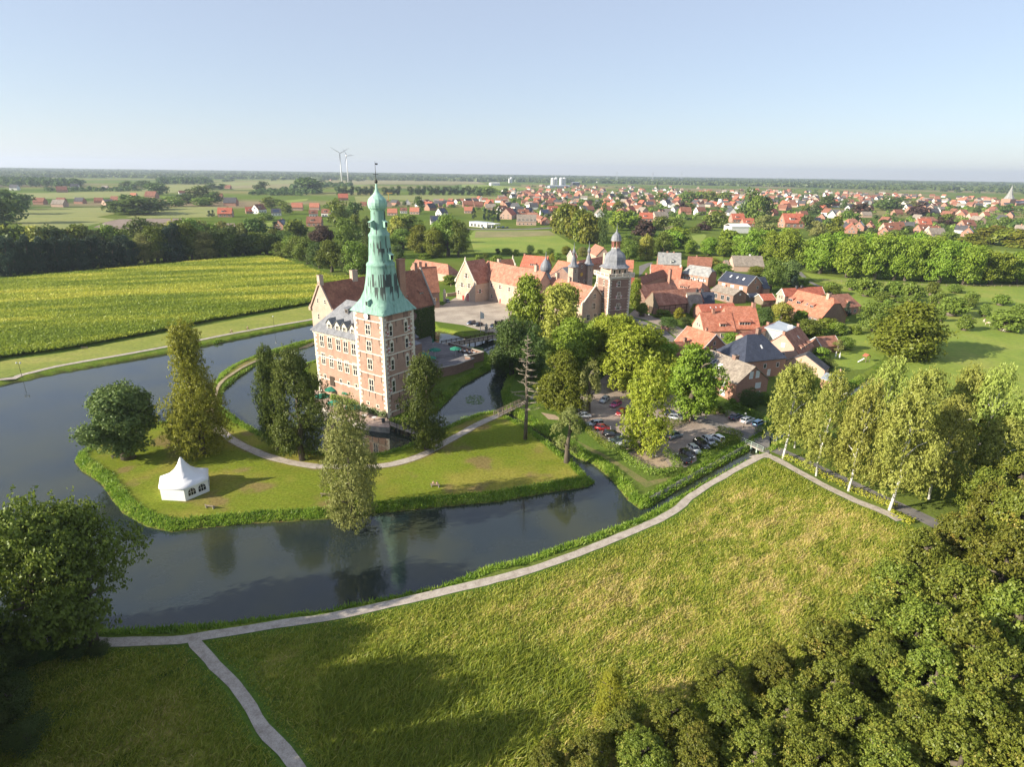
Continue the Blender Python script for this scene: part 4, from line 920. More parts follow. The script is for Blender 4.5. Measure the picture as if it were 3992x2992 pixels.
# south range with the scrolled gable towards the moat
sr, si = house('forecourt range beside the star tower with curved gable and orange roof', z3(1075, 425), z3(1472, 520), z3(1362, 690), 15.2, 8.2, ORANGEW, BRICKF, name='forecourt_range', cat='castle range', over=.3, wins=[('f', 4.8, (.2, .4, .6, .8), 1.2, 1.8, 2, 2, SH2)],
      chim=((.12, 0, 2.3, 1.5, BRICKF), (.42, 0, 1.6, 1.3, BRICKF)))
s_ = 1 if si['sg'] > 0 else -1
gable_steps(sr, s_ * (si['L'] / 2 + .1), -si['hw'], si['hw'], 8.4, si['zr'] + .1, STONE, .6)
sdg = 'r' if s_ > 0 else 'l'; hx = si['L'] / 2 - .22
for yy, z, w, h in ((0, 10.3, 1.3, 1.9), (-.1, 5.8, 1.5, 2.4), (-2.9, 1.2, 1.5, 2.4), (.9, 1.2, 1.5, 2.4), (3.4, 1.2, 1.3, 2.2)): window(sr, s_ * hx, yy, z, sdg, w, h, 2, 2, fw=.16)
# star tower
ST = np.array([39.997, 248.68]); SA = .4126; SW = 10.5; SHt = 19.3
star = tag(empty('castle_tower', (ST[0], ST[1], 0), SA), 'square brick tower with white balustrade, bulbous lead dome and open red lantern', 'castle tower')
mb = MB(); mb.box(0, SW, 0, SW, -.2, SHt); mb.build('wall', BRICKD, star)
quoins(star, [(0, 0, 1, 1), (SW, 0, -1, 1), (0, SW, 1, -1)], 0, SHt, .6)
for zz in (18.6, 15.2, 10.4, 5.6): band(star, zz, 0, SW, 0, SW, .25, .1, STONE if zz > 18 else BRICKF)
mb = MB(); mb.box(-.9, SW + .9, -.9, SW + .9, SHt, SHt + .35); mb.build('cornice', STONE, star)
ba = MB()
for a, b in (((-.75, -.75), (SW + .75, -.75)), ((-.75, -.75), (-.75, SW + .75)), ((SW + .75, -.75), (SW + .75, SW + .75)), ((-.75, SW + .75), (SW + .75, SW + .75))):
    ba.beam((*a, SHt + 1.75), (*b, SHt + 1.75), .35, .25); ba.beam((*a, SHt + .45), (*b, SHt + .45), .3, .2)
    n = 22
    for i in range(n + 1):
        t = i / n; px, py = a[0] + (b[0] - a[0]) * t, a[1] + (b[1] - a[1]) * t; w_ = .26 if i % 6 == 0 else .1; ba.box(px - w_, px + w_, py - w_, py + w_, SHt + .5, SHt + (1.95 if i % 6 == 0 else 1.66))
ba.build('balustrade', STONE, star)
mb = MB(); mb.box(1.1, SW - 1.1, 1.1, SW - 1.1, SHt + .3, SHt + 4.3); mb.build('upper_storey', BRICKF, star)
mb = MB(); c_ = (SW / 2, SW / 2)
mb.lathe([(6.6, 23.1), (6.5, 23.35), (5.6, 23.8), (4.75, 24.5), (4.55, 25.4), (4.6, 26.4), (4.35, 27.6), (3.7, 28.7), (2.8, 29.4), (2.1, 29.9), (1.9, 30.5), (1.85, 30.8)], 8, c_, RAD(22.5)); mb.build('dome', LEAD, star)
mb = MB()
for i in range(8):
    a = RAD(22.5 + 45 * i); mb.tube([(c_[0] + 1.6 * math.cos(a), c_[1] + 1.6 * math.sin(a), 30.7), (c_[0] + 1.6 * math.cos(a), c_[1] + 1.6 * math.sin(a), 34.0)], [.2, .2], 6, 0)
mb.lathe([(1.75, 30.8), (1.75, 31.2)], 8, c_, RAD(22.5), 1); mb.lathe([(1.95, 33.8), (1.95, 34.15)], 8, c_, RAD(22.5), 1); mb.build('lantern', [plain('paint_dull_red', (.40, .16, .13)), STONE], star)
mb = MB(); mb.lathe([(2.3, 34.1), (2.1, 34.5), (2.0, 35.3), (1.6, 36.3), (.9, 37.0), (.4, 37.6), (.15, 38.8), (.06, 41.0)], 12, c_); mb.build('lantern_cap', LEAD, star)
mb = MB(); mb.box(1.3, 2.5, SW - 3.4, SW - 2.0, SHt + 3, 28.8); mb.build('chimney', BRICKF, star)
for X, Y, h, w in ((1690, 492, 2.0, 1.1), (1688, 600, 2.5, 1.4), (1680, 703, 2.6, 1.5), (1672, 800, 2.4, 1.4)):
    s, z = wall_hit(z3(X, Y), ST, (math.cos(SA), math.sin(SA))); window(star, s, 0, z - h / 2, 'f', w, h, 2 if w > 1.2 else 1, 2, fw=.2, shut=SHUT, sides='lr' if w > 1.2 else 'l', sh=1.2)
for X, Y in ((1552, 480), (1545, 590), (1540, 690), (1492, 460), (1530, 785)):
    s, z = wall_hit(z3(X, Y), ST, (-math.sin(SA), math.cos(SA))); window(star, 0, s, z - 1, 'l', .9, 1.9, 1, 2, fw=.18)
for t in (.25, .5, .75): window(star, SW * t, 1.1, SHt + 1.6, 'f', .9, 1.6, 1, 1, fw=.15)
# chapel front with two slim spires
cb_ = np.array(g(z3(1350, 500), 0)); cb_ = np.array([37.5, 300.0])
L_, R_ = g(z3(1283, 330), 17), g(z3(1422, 315), 17)
ang = math.atan2((R_ - L_)[1], (R_ - L_)[0]); wd = np.linalg.norm(R_ - L_)
ch = tag(empty('chapel', (L_[0], L_[1], 0), ang), 'brick chapel front with two slim lead-capped turrets and a gold clock', 'chapel')
mb = MB(); mb.box(1.0, wd - 1.0, .4, 3.2, 0, 15.2); mb.prism([(1.5, 15.2), (wd - 1.5, 15.2), (wd - 2.2, 17.2), (wd / 2 + .9, 18.6), (wd / 2 - .9, 18.6), (2.2, 17.2)], 'y', .4, 1.4); mb.build('wall', BRICKD, ch)
roofed(ch, wd / 2 - 3, wd / 2 + 3, 1.4, 22, 9, 15.0, SLATE, BRICKD, over=.2, name=('nave', 'nave_roof'))
for x in (0, wd):
    mb = MB(); mb.box(x - 1.75, x + 1.75, -.6, 2.9, 0, 17.0); t_ = mb.build('turret', BRICKF, ch)
    mb = MB(); mb.lathe([(3.0, 16.8), (2.8, 17.2), (1.9, 18.0), (1.35, 19.2), (1.15, 20.6), (.75, 21.6), (.45, 22.3), (.55, 22.9), (.85, 23.6), (.8, 24.4), (.4, 25.2), (.2, 26.2), (.06, 28.5)], 8, (x, 1.15), RAD(22.5)); mb.build('spire', LEAD, t_)
    window(t_, x, -.6, 13.9, 'f', .7, 1.6, 1, 2, fw=.14); window(t_, x, -.6, 8.5, 'f', .6, 1.0, 1, 1, fw=.14)
mb = MB(); mb.lathe([(.95, 0), (.95, .08), (.02, .08)], 16); ck = mb.build('clock', YEL, ch, loc=(wd / 2, .4, 12.6)); ck.rotation_euler = (RAD(90), 0, 0)
for xx, z in ((wd / 2, 15.9), (wd / 2 - 2, 8.6), (wd / 2 + 2, 8.6)): window(ch, xx, .4, z, 'f', .8, 1.1, 1, 1, fw=.16)
# end house left of the gate
house('dark red roofed outbuilding with small oval window at the court entrance', z1(1165, 1085), z1(1330, 1080), z1(1400, 1302), 16.0, 7.3, CASTLET, BRICKD, cat='outbuilding', name='outbuilding', pitch=56, over=.3, chim=((.15, 0, 2.2, 1.3), (.45, 0, 1.6, 1.0)), wins=[('f', 3.4, (.7,), 1.1, 1.2, 2, 1, dict(shut=SHUTY, fw=.16, sh=1.0))])
for P, nm in ((z1(1400, 1300), 'beside the outbuilding wall'), (z1(1505, 1240), 'beside the gatehouse gable')):
    gp = MB(); b_ = g((P[0], P[1] + 38), 0); gp.box(-.6, .6, -.6, .6, 0, 4.2); gp.lathe([(.7, 4.2), (.75, 4.5), (.5, 5.0), (.6, 5.5), (.1, 6.2)], 8)
    tag(gp.build('gate_pillar', STONE, loc=(b_[0], b_[1], 0)), 'pale stone gate pillar ' + nm, 'gate pillar', 'gate pillars of the court entrance')
# ================================================================== the village beside the castle
zP = conv(2400, 960, .24864); zQ = conv(2850, 1080, .24864); zF = conv(1680, 960, .2051)
def W(side, z, fr, w=1.1, h=1.4, nx=2, ny=1, fm=WHITE, pm=None, **k): return (side, z, fr, w, h, nx, ny, dict(fm=fm, pm=pm, fw=.09, **k))
G4 = (.25, .75); HO = 'houses of the castle village'
def H(label, *a, **k): k.setdefault('group', HO); return house(label, *a, **k)
H('brown tiled brick apartment house with roof windows behind the car park', z4(770, 960), z4(1133, 1098), z4(975, 1243), 10.2, 5.5, GREYT, BRICKR, pitch=36, over=.3,
  wins=[W('r', 6.6, (.42, .62), 1.2, 1.9, 1, 1, pm=BLIND), W('r', 3.4, (.68,), 1.9, 1.5, 2, 1, pm=BLIND), W('r', .6, (.72,), 1.2, 1.6, 1, 1, pm=BLIND), W('f', 3.3, (.5, .72), 2.0, 1.5, 2, 1, pm=BLIND), W('f', .6, (.5, .72), 2.0, 1.5, 2, 1, pm=BLIND)],
  chim=((.55, -.3, 1.0, 1.4, BRICKD),), sky=((.28, .45, 1.4, 1.8), (.44, .55, 1.4, 1.8, BLIND)))
H('brick house under steep dark blue glazed pyramid roof', zQ(255, 905), zQ(480, 886), zQ(385, 1325), 11.8, 5.8, NAVY, BRICKR, hips=((5.6, None), (5.2, None)), pitch=42, over=.3,
  wins=[W('f', 3.1, (.18, .5, .82), .9, 1.4, 1, 1), W('f', .5, (.3, .62), 1.0, 2.0, 1, 1, pm=BLIND), W('l', 3.4, (.3, .7), 1.0, 1.3)], chim=((.8, -.3, 1.6, 1.2, BRICKD),), sky=((.55, .5, .6, 1.3, BLIND),))
H('orange roofed brick gable house with white verges behind the blue pyramid roof', zP(1125, 1250), zP(1580, 1380), zP(1420, 1640), 9.0, 4.4, ORANGE, BRICKR, trim=WHITE, pitch=38, over=.2, wins=[W('r', 1.8, (.55,), .9, 2.2, 1, 1), W('r', 5.2, (.5,), .8, 1.2, 1, 1)], chim=((.62, -.6, .9, .7),))
H('low dark red roofed annex with skylight in front of the orange gable house', zP(860, 1508), zP(1325, 1458), zP(1405, 1635), 5.6, 3.2, BROWNT, BRICKR, pitch=24, over=.2, chim=((.45, .5, 1.2, 1.0, BRICKD),), cat='annex')
H('long low faded red roof along the street behind the plane trees', zP(470, 1370), zP(760, 1500), zP(600, 1560), 4.8, 2.9, REDT, BRICKR, pitch=30, over=.2, cat='outbuilding')
H('low dark red roofed building next to the street behind the yellowish tree', zP(775, 1505), zP(1080, 1645), zP(850, 1650), 5.0, 3.0, BROWNT, BRICKR, pitch=30, over=.2, cat='outbuilding')
H('orange roofed house with one wide dormer and pale brick gable', zP(1315, 1036), zP(1815, 1030), zP(1440, 1340), 9.6, 3.3, ORANGE, BRICKP, over=.3, dorm=((.62, 4.6, 2.6, 1.4, 'shed', 1),), wins=[W('l', 3.9, (.4, .6), .8, 1.3, 1, 1), W('f', .8, (.3, .6), 1.2, 1.5)], chim=((.42, .2, 1.2, 1.0),))
H('orange roofed house with broad double dormer and chimney at its right end', zP(1700, 940), zP(2195, 940), zP(1950, 1300), 10.4, 3.9, ORANGE, BRICKR, over=.3, dorm=((.52, 5.0, 4.6, 1.5, 'shed', 2),), chim=((.93, 0, 1.4, 1.3),), wins=[W('f', .8, (.3, .6), 1.2, 1.5)])
H('narrow orange tiled roof running up to the glazed conservatory', zQ(150, 890), zQ(690, 706), zQ(200, 960), 7.2, 5.6, ORANGE, BRICKP, pitch=30, over=.2, chim=((.78, 0, .9, .8),), cat='house')
cv = [g(zQ(*p), 6.4) for p in ((520, 795), (745, 690), (1030, 790), (860, 862))]
cvr = tag(empty('conservatory', tuple(cv[0])), 'glazed conservatory under a flat grey metal roof between tiled houses', 'conservatory', HO)
lp = [tuple(p - cv[0]) for p in cv]
mb = MB(); mb.slab([(*p, 6.5) for p in lp], [(0, 1, 2, 3)], .3); mb.build('roof', METAL, cvr)
c0 = sum(np.array(p) for p in lp) / 4; sh = [tuple(c0 + (np.array(p) - c0) * .93) for p in lp]
mb = MB(); mb.prism(sh, 'z', 0, 6.18); mb.build('glazing', noisy('glass_bright', [(.30, .38, .38), (.55, .60, .56)], .9, .12, spec=.6), cvr)
mb = MB()
for a, b in zip(sh, sh[1:] + sh[:1]):
    for t in np.linspace(0, 1, 5): p = np.array(a) * (1 - t) + np.array(b) * t; mb.box(p[0] - .09, p[0] + .09, p[1] - .09, p[1] + .09, 0, 6.19)
mb.build('frame', WHITE, cvr); mb = MB(); mb.box(c0[0] + 2, c0[0] + 3.4, c0[1] - 2, c0[1] - 1, 6.52, 7.5); mb.build('air_unit', WHITE, cvr)
H('brick house with steep red roof and three swept dormers beside the blue pyramid roof', zQ(826, 886), zQ(1062, 764), zQ(1105, 1215), 9.6, 4.0, ORANGEW, BRICKP, back=4.6, zeb=6.2, pitch=45, over=.25, dorm=((.3, 4.7, 1.7, 1.1, 'shed', 1), (.55, 4.7, 1.7, 1.1, 'shed', 1), (.8, 4.7, 1.7, 1.1, 'shed', 1)), wins=[W('l', 5.6, (.55,), 1.1, 1.4, 1, 1, pm=BLIND), W('l', 2.2, (.5,), 1.0, 1.4, 1, 1)], chim=((.95, 0, .9, .7), (.02, 0, .6, .8)), sky=((.55, .38, .6, 1.2, BLIND),))
H('small orange roofed garden shed beside the lawn', zQ(1328, 940), zQ(1630, 916), zQ(1440, 1100), 4.6, 2.4, ORANGEW, BRICKR, pitch=36, over=.2, cat='shed', name='shed', trim=WHITE)
H('garage with dark felt roof and pinkish gable behind the first birch', zQ(1160, 1215), zQ(1235, 1165), zQ(1470, 1480), 6.6, 2.8, ANTH, BRICKP, pitch=30, over=.2, cat='garage', name='garage', wins=[W('l', .8, (.4, .6), 1.0, 1.2)])
mb = MB(); gq = [g(zQ(*p), 3.0) for p in ((1405, 1585), (1490, 1500), (1760, 1575), (1680, 1680))]; q0 = gq[0]
gf = tag(empty('flat_garage', tuple(q0)), 'flat grey roofed garage half hidden by the birches', 'garage', HO); mb.slab([(*(p - q0), 3.0) for p in gq], [(0, 1, 2, 3)], .25); mb.build('roof', METAL, gf)
cc = sum(gq) / 4; mb = MB(); mb.prism([tuple((p - cc) * .94 + cc - q0) for p in gq], 'z', 0, 2.73); mb.build('wall', BRICKR, gf)
H('large orange roofed inn with three slanted dormers and half-hipped shaded gable', zQ(1045, 205), zQ(1612, 332), zQ(1440, 655), 13.2, 3.7, ORANGE, BRICKD, hips=((0, None), (2.2, 9.6)), over=.3,
  dorm=((.06, 6.6, 2.3, 1.5, 'shed', 1), (.3, 6.4, 2.3, 1.5, 'shed', 1), (.68, 6.2, 2.0, 1.4, 'shed', 1)), chim=((.88, .4, 1.6, 1.4, BRICKP),), sky=((.52, .55, .7, 1.2),), cat='inn', name='inn',
  wins=[W('r', .9, (.2, .4, .6, .8), 1.3, 1.7, 2, 2, shut=SHUT), W('r', 5.0, (.4, .58), 1.2, 1.7, 2, 2, fm=STONE), W('r', 5.4, (.22, .78), .7, 1.0, 1, 1), W('r', 8.2, (.42, .56), .8, 1.2, 1, 1), W('f', .8, (.5, .62, .74, .86), 1.3, 1.7, 2, 2, shut=SHUT)])
H('red ribbed roof house with white verge gable behind the large inn', zQ(795, 180), zQ(1425, 150), zQ(870, 306), 10.4, 6.9, REDT, BRICKP, trim=WHITE, over=.3, wins=[W('l', 5.4, (.35, .65), 1.0, 1.4, 2, 2, fm=STONE), W('l', 2.2, (.4, .66), 1.0, 1.4)], chim=((.36, .1, .9, .9, ANTH), (.5, -.2, .8, .9, ANTH)))
H('hipped red-brown roof wing at the right end of the inn', zQ(1510, 282), zQ(1835, 258), zQ(1900, 474), 9.4, 3.6, ORANGEW, BRICKR, hips=((0, None), (4.6, None)), over=.3, dorm=((.8, 4.8, 1.8, 1.4, 'shed', 1),), wins=[W('f', .9, (.6, .8), 1.1, 1.4)])
H('brick house with navy roof and three roof windows', z4(895, 325), z4(1140, 365), z4(1065, 446), 9.4, 5.3, NAVY, BRICKR, trim=WHITE, pitch=36, over=.3, sky=((.28, .4, .9, 1.7, BLIND), (.5, .42, .8, 1.5, BLIND), (.72, .46, .9, 1.7, BLIND)), wins=[W('f', 2.7, (.2, .5, .8), 2.0, 1.6, 1, 1, pm=BLIND), W('r', 3.0, (.7,), 1.5, 1.3), W('r', 6.1, (.5,), .7, 1.8, 1, 1)])
H('navy roofed annex behind the three-roof-window house', z4(1150, 372), z4(1207, 370), z4(1190, 470), 8.2, 3.0, NAVY, BRICKR, pitch=42, over=.2, cat='annex')
H('grey-brown tiled house with white balcony recess below the navy roof', zP(1600, 596), zP(1970, 682), zP(1845, 778), 7.8, 4.3, GREYT, BRICKD, pitch=30, over=.3, chim=((.38, .4, .6, .8),), wins=[W('f', 1.0, (.25, .55, .8), 2.0, 2.2, 2, 1), W('r', 4.2, (.5,), .8, .8, 1, 1, pm=BLIND)])
H('pink gabled house with ribbed grey roof next to the timber barn', zP(1110, 726), zP(1328, 719), zP(1180, 958), 9.4, 3.1, GREYT, BRICKP, pitch=52, over=.2, wins=[W('l', 6.3, (.5,), .6, 1.3, 1, 1, pm=BLIND), W('l', 2.8, (.4, .65), 1.0, 1.7, 1, 1, pm=BLIND)], chim=((.8, -.4, 1.2, 1.0, ANTH),))
H('blue-black roofed half adjoining the pink gabled house', zP(1338, 716), zP(1545, 720), zP(1392, 912), 9.3, 3.3, NAVY, BRICKP, pitch=52, over=.2, chim=((.12, -.3, 1.3, 1.0, ANTH),))
H('long low red roof between the pink gable and the dormer houses', zP(1290, 914), zP(1845, 888), zP(1450, 1025), 6.2, 3.8, REDT, BRICKR, pitch=34, over=.2, sky=((.3, .5, .5, .8, BLIND), (.45, .5, .5, .8, BLIND), (.58, .5, .5, .8, BLIND)))
bn, bi = H('old barn with patchy orange tiles, timber gable and half-timbered side', zP(575, 706), zP(1290, 650), zP(665, 936), 9.3, 4.6, ORANGEW, BRICKR, pitch=46, over=.4, cat='barn', name='barn')
sgn = -1 if bi['sg'] > 0 else 1; xg = sgn * (bi['L'] / 2 - .15); mb = MB(); h_ = bi['hw'] - .4
mb.prism([(-h_, 3.2), (h_, 3.2), (h_, 4.7), (0, bi['zr'] - .5), (-h_, 4.7)], 'x', min(xg, xg + sgn * .1), max(xg, xg + sgn * .1)); mb.build('timber_gable', WOOD, bn)
mb = MB(); mb.box(min(xg, xg + sgn * .12), max(xg, xg + sgn * .12), -1.6, 1.6, 0, 3.15); mb.build('barn_door', WOODD, bn); mb = MB(); yf = -bi['hw'] + .4
for i in range(9):
    xx = -bi['L'] / 2 + .4 + i * (bi['L'] - .8) / 8; mb.box(xx - .12, xx + .12, yf - .06, yf + .02, 0, 4.2)
for zz in (.9, 2.5, 4.0): mb.box(-bi['L'] / 2 + .3, bi['L'] / 2 - .3, yf - .05, yf + .02, zz, zz + .2)
mb.build('timber_frame', WOODD, bn)
H('long mossy red roof with tall brick chimney behind the barn', zP(350, 622), zP(905, 546), zP(440, 846), 9.2, 3.6, ORANGEW, BRICKD, over=.3, chim=((.86, .4, 6.2, 1.3, BRICKR),), wins=[W('l', 2.8, (.5,), 1.0, 1.4)])
H('dark red-brown roof just right of the star tower top', zP(345, 492), zP(745, 364), zP(405, 604), 9.0, 5.0, BROWNT, BRICKR, over=.2, chim=((.35, -.4, .7, .8),))
H('orange roof with white-edged gable at the bend of the street', zP(550, 284), zP(745, 290), zP(590, 412), 10, 4.6, ORANGE, BRICKP, trim=WHITE, over=.2)
H('broad orange roof beside the slate hipped house', zP(745, 302), zP(1050, 322), zP(880, 512), 10, 3.8, ORANGE, BRICKR, over=.2, hips=((1.5, None), (0, None)), chim=((.9, -.1, 1.0, .9, RENDERW),))
H('brick house with slate hipped roof and five white arched windows', zP(1165, 290), zP(1490, 334), zP(1475, 492), 10.6, 5.9, SLATEO, BRICKR, hips=((2.4, None), (2.2, 8.8)), over=.25, wins=[W('f', 3.0, (.13, .32, .47, .67, .85), 1.0, 1.9, 2, 2, shut=(WHITE, WHITE)), W('r', 3.1, (.5,), .8, 1.6, 1, 2)])
H('faded orange hipped wing in front of the slate hipped house', zP(960, 502), zP(1360, 566), zP(1180, 700), 6.8, 3.4, ORANGEW, BRICKP, hips=((0, None), (3.0, None)), pitch=36, over=.25, dorm=((.5, 3.9, 5, 1.0, 'shed', 2),), chim=((.56, 0, .9, .9), (.82, 0, .8, .9)))
H('old house with lichen-grey slate roof and small gabled dormer', zP(665, 94), zP(1030, 106), zP(830, 288), 9.2, 3.4, SLATEO, BRICKR, over=.25, dorm=((.62, 4.0, 2.0, 1.7, 'gable', 1, WHITE),), chim=((.4, -.2, .8, 1.0), (.68, -.2, .7, .9)), sky=((.22, .35, .9, .9),))
H('dark brown roofed house partly behind a pale green tree', zP(1135, 156), zP(1525, 176), zP(1110, 292), 8.2, 3.8, BROWNT, BRICKR, over=.25, chim=((.35, -.3, .8, .9),))
H('beige-grey roofed house with white garage below its eave', zP(1820, 144), zP(2300, 152), zP(1860, 312), 9.0, 3.8, GREYT, BRICKP, pitch=42, over=.3, chim=((.6, -.2, .9, .9, RENDERW),), wins=[W('l', 4.5, (.5,), .7, 1.6, 1, 1)])
H('small lean-to with grey roof left of the beige-roofed house', zP(1700, 218), zP(1760, 218), zP(1660, 300), 6.2, 3.4, GREYT, BRICKD, pitch=30, over=.2, cat='annex')
H('small red roofed carport with white verges below the navy annex', zQ(435, 266), zQ(645, 258), zQ(510, 372), 4.4, 2.5, REDT, WOOD, trim=WHITE, pitch=30, over=.25, cat='carport', name='carport')
H('small navy roofed carport with white verge', zQ(260, 258), zQ(400, 252), zQ(300, 318), 4.0, 2.4, NAVY, WOOD, trim=WHITE, pitch=30, over=.25, cat='carport', name='carport')
H('orange roof with a small pointed gable behind the star tower', zP(60, 210), zP(288, 218), zP(215, 352), 9.4, 5.4, ORANGE, BRICKR, over=.25)
H('bright red low roof at the foot of the star tower', zP(150, 478), zP(290, 474), zP(330, 640), 7.0, 3.0, REDT, BRICKR, over=.2)
H('red roofed house with wide dormer of three white windows behind the long range', z3(812, 222), z3(1040, 240), z3(985, 346), 9.8, 4.6, REDT, BRICKR, over=.25, dorm=((.5, 5.4, 4.2, 1.3, 'shed', 3),), chim=((.03, 0, .8, .9), (.97, -.4, .7, .6)), wins=[W('r', 6.4, (.4,), .8, 1.2, 1, 1)])
H('bright orange roof between the long range and the chapel', z3(1128, 272), z3(1300, 300), z3(1060, 396), 10, 5.0, ORANGE, BRICKR, over=.2)
H('orange roof right behind the chapel spires', z3(1310, 276), z3(1545, 236), z3(1340, 330), 10, 6.6, ORANGE, BRICKR, over=.2)
H('pale red roof rising behind the second chapel spire', z3(1470, 120), z3(1552, 156), z3(1420, 204), 10.5, 5.5, ORANGEW, BRICKP, over=.2)
H('small house with white-edged gable left of the chapel spires', z3(1240, 180), z3(1280, 178), z3(1264, 252), 8.5, 4.5, BROWNT, BRICKP, trim=WHITE, over=.2)
bx, bi = H('dark red roof with stepped stone gable behind the gatehouse', zF(1290, 256), zF(1555, 240), zF(1606, 372), 14.2, 8.6, CASTLET, BRICKD, over=.2, cat='outbuilding')
gable_steps(bx, (1 if bi['sg'] > 0 else -1) * (bi['L'] / 2 + .1), -bi['hw'], bi['hw'], 8.7, bi['zr'] + .1, STONE, .5)
H('long orange farmhouse with hipped end beyond the court entrance', z1(1150, 1020), z1(1428, 1062), z1(1365, 1140), 9.4, 4.6, ORANGEW, BRICKP, hips=((0, None), (5.5, None)), over=.25)
# ---- petrol station, long house and others on the road beyond the meadow
H('long house with grey roof, five white dormers behind the petrol station', zV(430, 434), zV(585, 436), zV(420, 490), 10.5, 4.6, GREYT, BRICKP, over=.3, dorm=tuple((.1 + .2 * i, 5.6, 1.7, 1.2, 'gable', 1, WHITE) for i in range(5)), wins=[W('f', 1.0, (.15, .35, .55, .75), 1.4, 1.6)])
H('red brick gable house at the right end of the dormered long house', zV(640, 452), zV(600, 440), zV(670, 490), 10, 5, BROWNT, BRICKR, over=.3, wins=[W('l', 2, G4, 1.1, 1.4)])
H('red roofed white gabled house next to the petrol station', zV(345, 388), zV(385, 378), zV(405, 440), 11, 5.2, REDT, BRICKP, over=.3, wins=[W('l', 1.2, (.3, .7), 1.4, 1.5), W('l', 4.6, (.3, .7), 1.2, 1.4)])
pb = g(zV(60, 528)); pe = g(zV(196, 540)); an = math.atan2((pe - pb)[1], (pe - pb)[0]); L_ = np.linalg.norm(pe - pb)
ps = tag(empty('petrol_station', tuple(pb), an), 'white flat-roofed petrol station with dark shop windows', 'petrol station')
mb = MB(); mb.box(0, L_, 0, 12, 0, 5.2); mb.build('wall', RENDERW, ps); mb = MB(); mb.box(-.3, L_ + .3, -.3, 12.3, 5.2, 5.7); mb.build('roof', METAL, ps)
for i in range(4): window(ps, L_ * (.14 + .2 * i), 0, .5, 'f', L_ * .13, 3.0, 3, 2, WHITE, fw=.12)
mb = MB(); mb.box(L_ + 3, L_ + 14, -2, 8, 4.6, 5.3)
for x in (L_ + 5, L_ + 12): mb.box(x - .25, x + .25, 2.7, 3.2, 0, 4.6)
mb.build('canopy', WHITE, ps)
rd = smooth_line([g(zV(*p)) for p in [(-200, 540), (0, 548), (100, 552), (300, 553), (540, 550), (740, 540), (900, 560)]], 8); mbp = [(p[0], p[1]) for p in rd]
ribbon('road', rd, 12, .12, ASPH, wob=0)
# ---- the wider village: a few house types, set out singly
PROTO = []
def proto(roofm, wallm, L, wd, ze, zr, hip, full, rc, wc_, solar=False, dm=False):
    r = empty('house', (0, 0, 0))
    wo, ro, F, B = roofed(r, -L / 2, L / 2, -wd / 2, wd / 2, ze, zr, roofm, wallm, hips=((hip, None), (hip, None)) if hip else ((0, None), (0, None)), over=.4)
    if full:
        chimney(ro, L * .2, .4, zr - 1, zr + 1, .9)
        for sgx, sd_ in ((-1, 'l'), (1, 'r')):
            if not hip:
                for yy, zz in ((-1.8, 1.0), (1.8, 1.0), (0, ze + .4)): window(r, sgx * (L / 2 - .25), yy, zz, sd_, 1.5, 1.4, 2, 1, WHITE, fw=.12, pane=True)
        for t in (-.3, 0, .3): window(r, L * t, -wd / 2 + .4, 1.0, 'f', 1.5, 1.4, 2, 1, WHITE, fw=.12)
        if dm: dormer(r, -L * .12, -(wd / 2) * .7, ze + (zr - ze) * .3, 3, 1.3, 2.6, roofm, RENDERW, 'shed', 2)
        if solar:
            s = MB(); sl = (zr - ze) / (wd / 2); s.slab([(-L * .3, -wd * .42, ze + wd * .08 * sl + .12), (L * .3, -wd * .42, ze + wd * .08 * sl + .12), (L * .3, -wd * .1, zr - wd * .1 * sl + .12), (-L * .3, -wd * .1, zr - wd * .1 * sl + .12)], [(0, 1, 2, 3)], .08); s.build('solar_panel', SOLAR, ro)
    PROTO.append((r, full, rc, wc_)); return r
for full in (True, False):
    for a in [(ORANGE, BRICKP, 13, 10, 3.6, 9.0, 0, 'orange', 'pale brick'), (BROWNT, BRICKP, 14, 10.5, 3.6, 9.2, 0, 'brown', 'pale brick'), (GREYT, RENDERW, 13, 10, 3.8, 9.0, 0, 'grey', 'white'), (REDT, BRICKR, 14, 10.5, 3.4, 9.2, 0, 'red', 'brick'), (ANTH, RENDERW, 13, 10, 3.8, 9.4, 0, 'dark', 'white'), (ANTH, BRICKR, 14, 11, 3.6, 9.4, 0, 'dark', 'brick'),
              (GREYT, BRICKP, 15, 10.5, 3.5, 8.6, 0, 'grey', 'pale brick'), (BROWNT, BRICKR, 14, 11, 3.4, 9.0, 0, 'brown', 'brick'), (BROWNT, RENDERW, 12, 10, 4.2, 9.2, 0, 'brown', 'white'), (ORANGEW, BRICKP, 9, 11, 4.2, 8.6, 3.2, 'orange', 'hipped brick')]:
        q = proto(*a[:7], full, a[7], a[8], solar=(a[0] is ANTH), dm=(a[7] in ('red', 'brown')))
VPOLY = [(700, 452), (840, 448), (1000, 452), (1090, 470), (1190, 492), (1290, 470), (1420, 468), (1500, 478), (1640, 470), (1730, 488), (1830, 505), (2010, 515), (2100, 500), (2230, 512), (2230, 436), (2000, 424), (1700, 408), (1450, 399), (1240, 396), (1150, 404), (1050, 414), (1130, 424), (1000, 436), (860, 442)]
rs = random.Random(11); spots = []; HAND = []
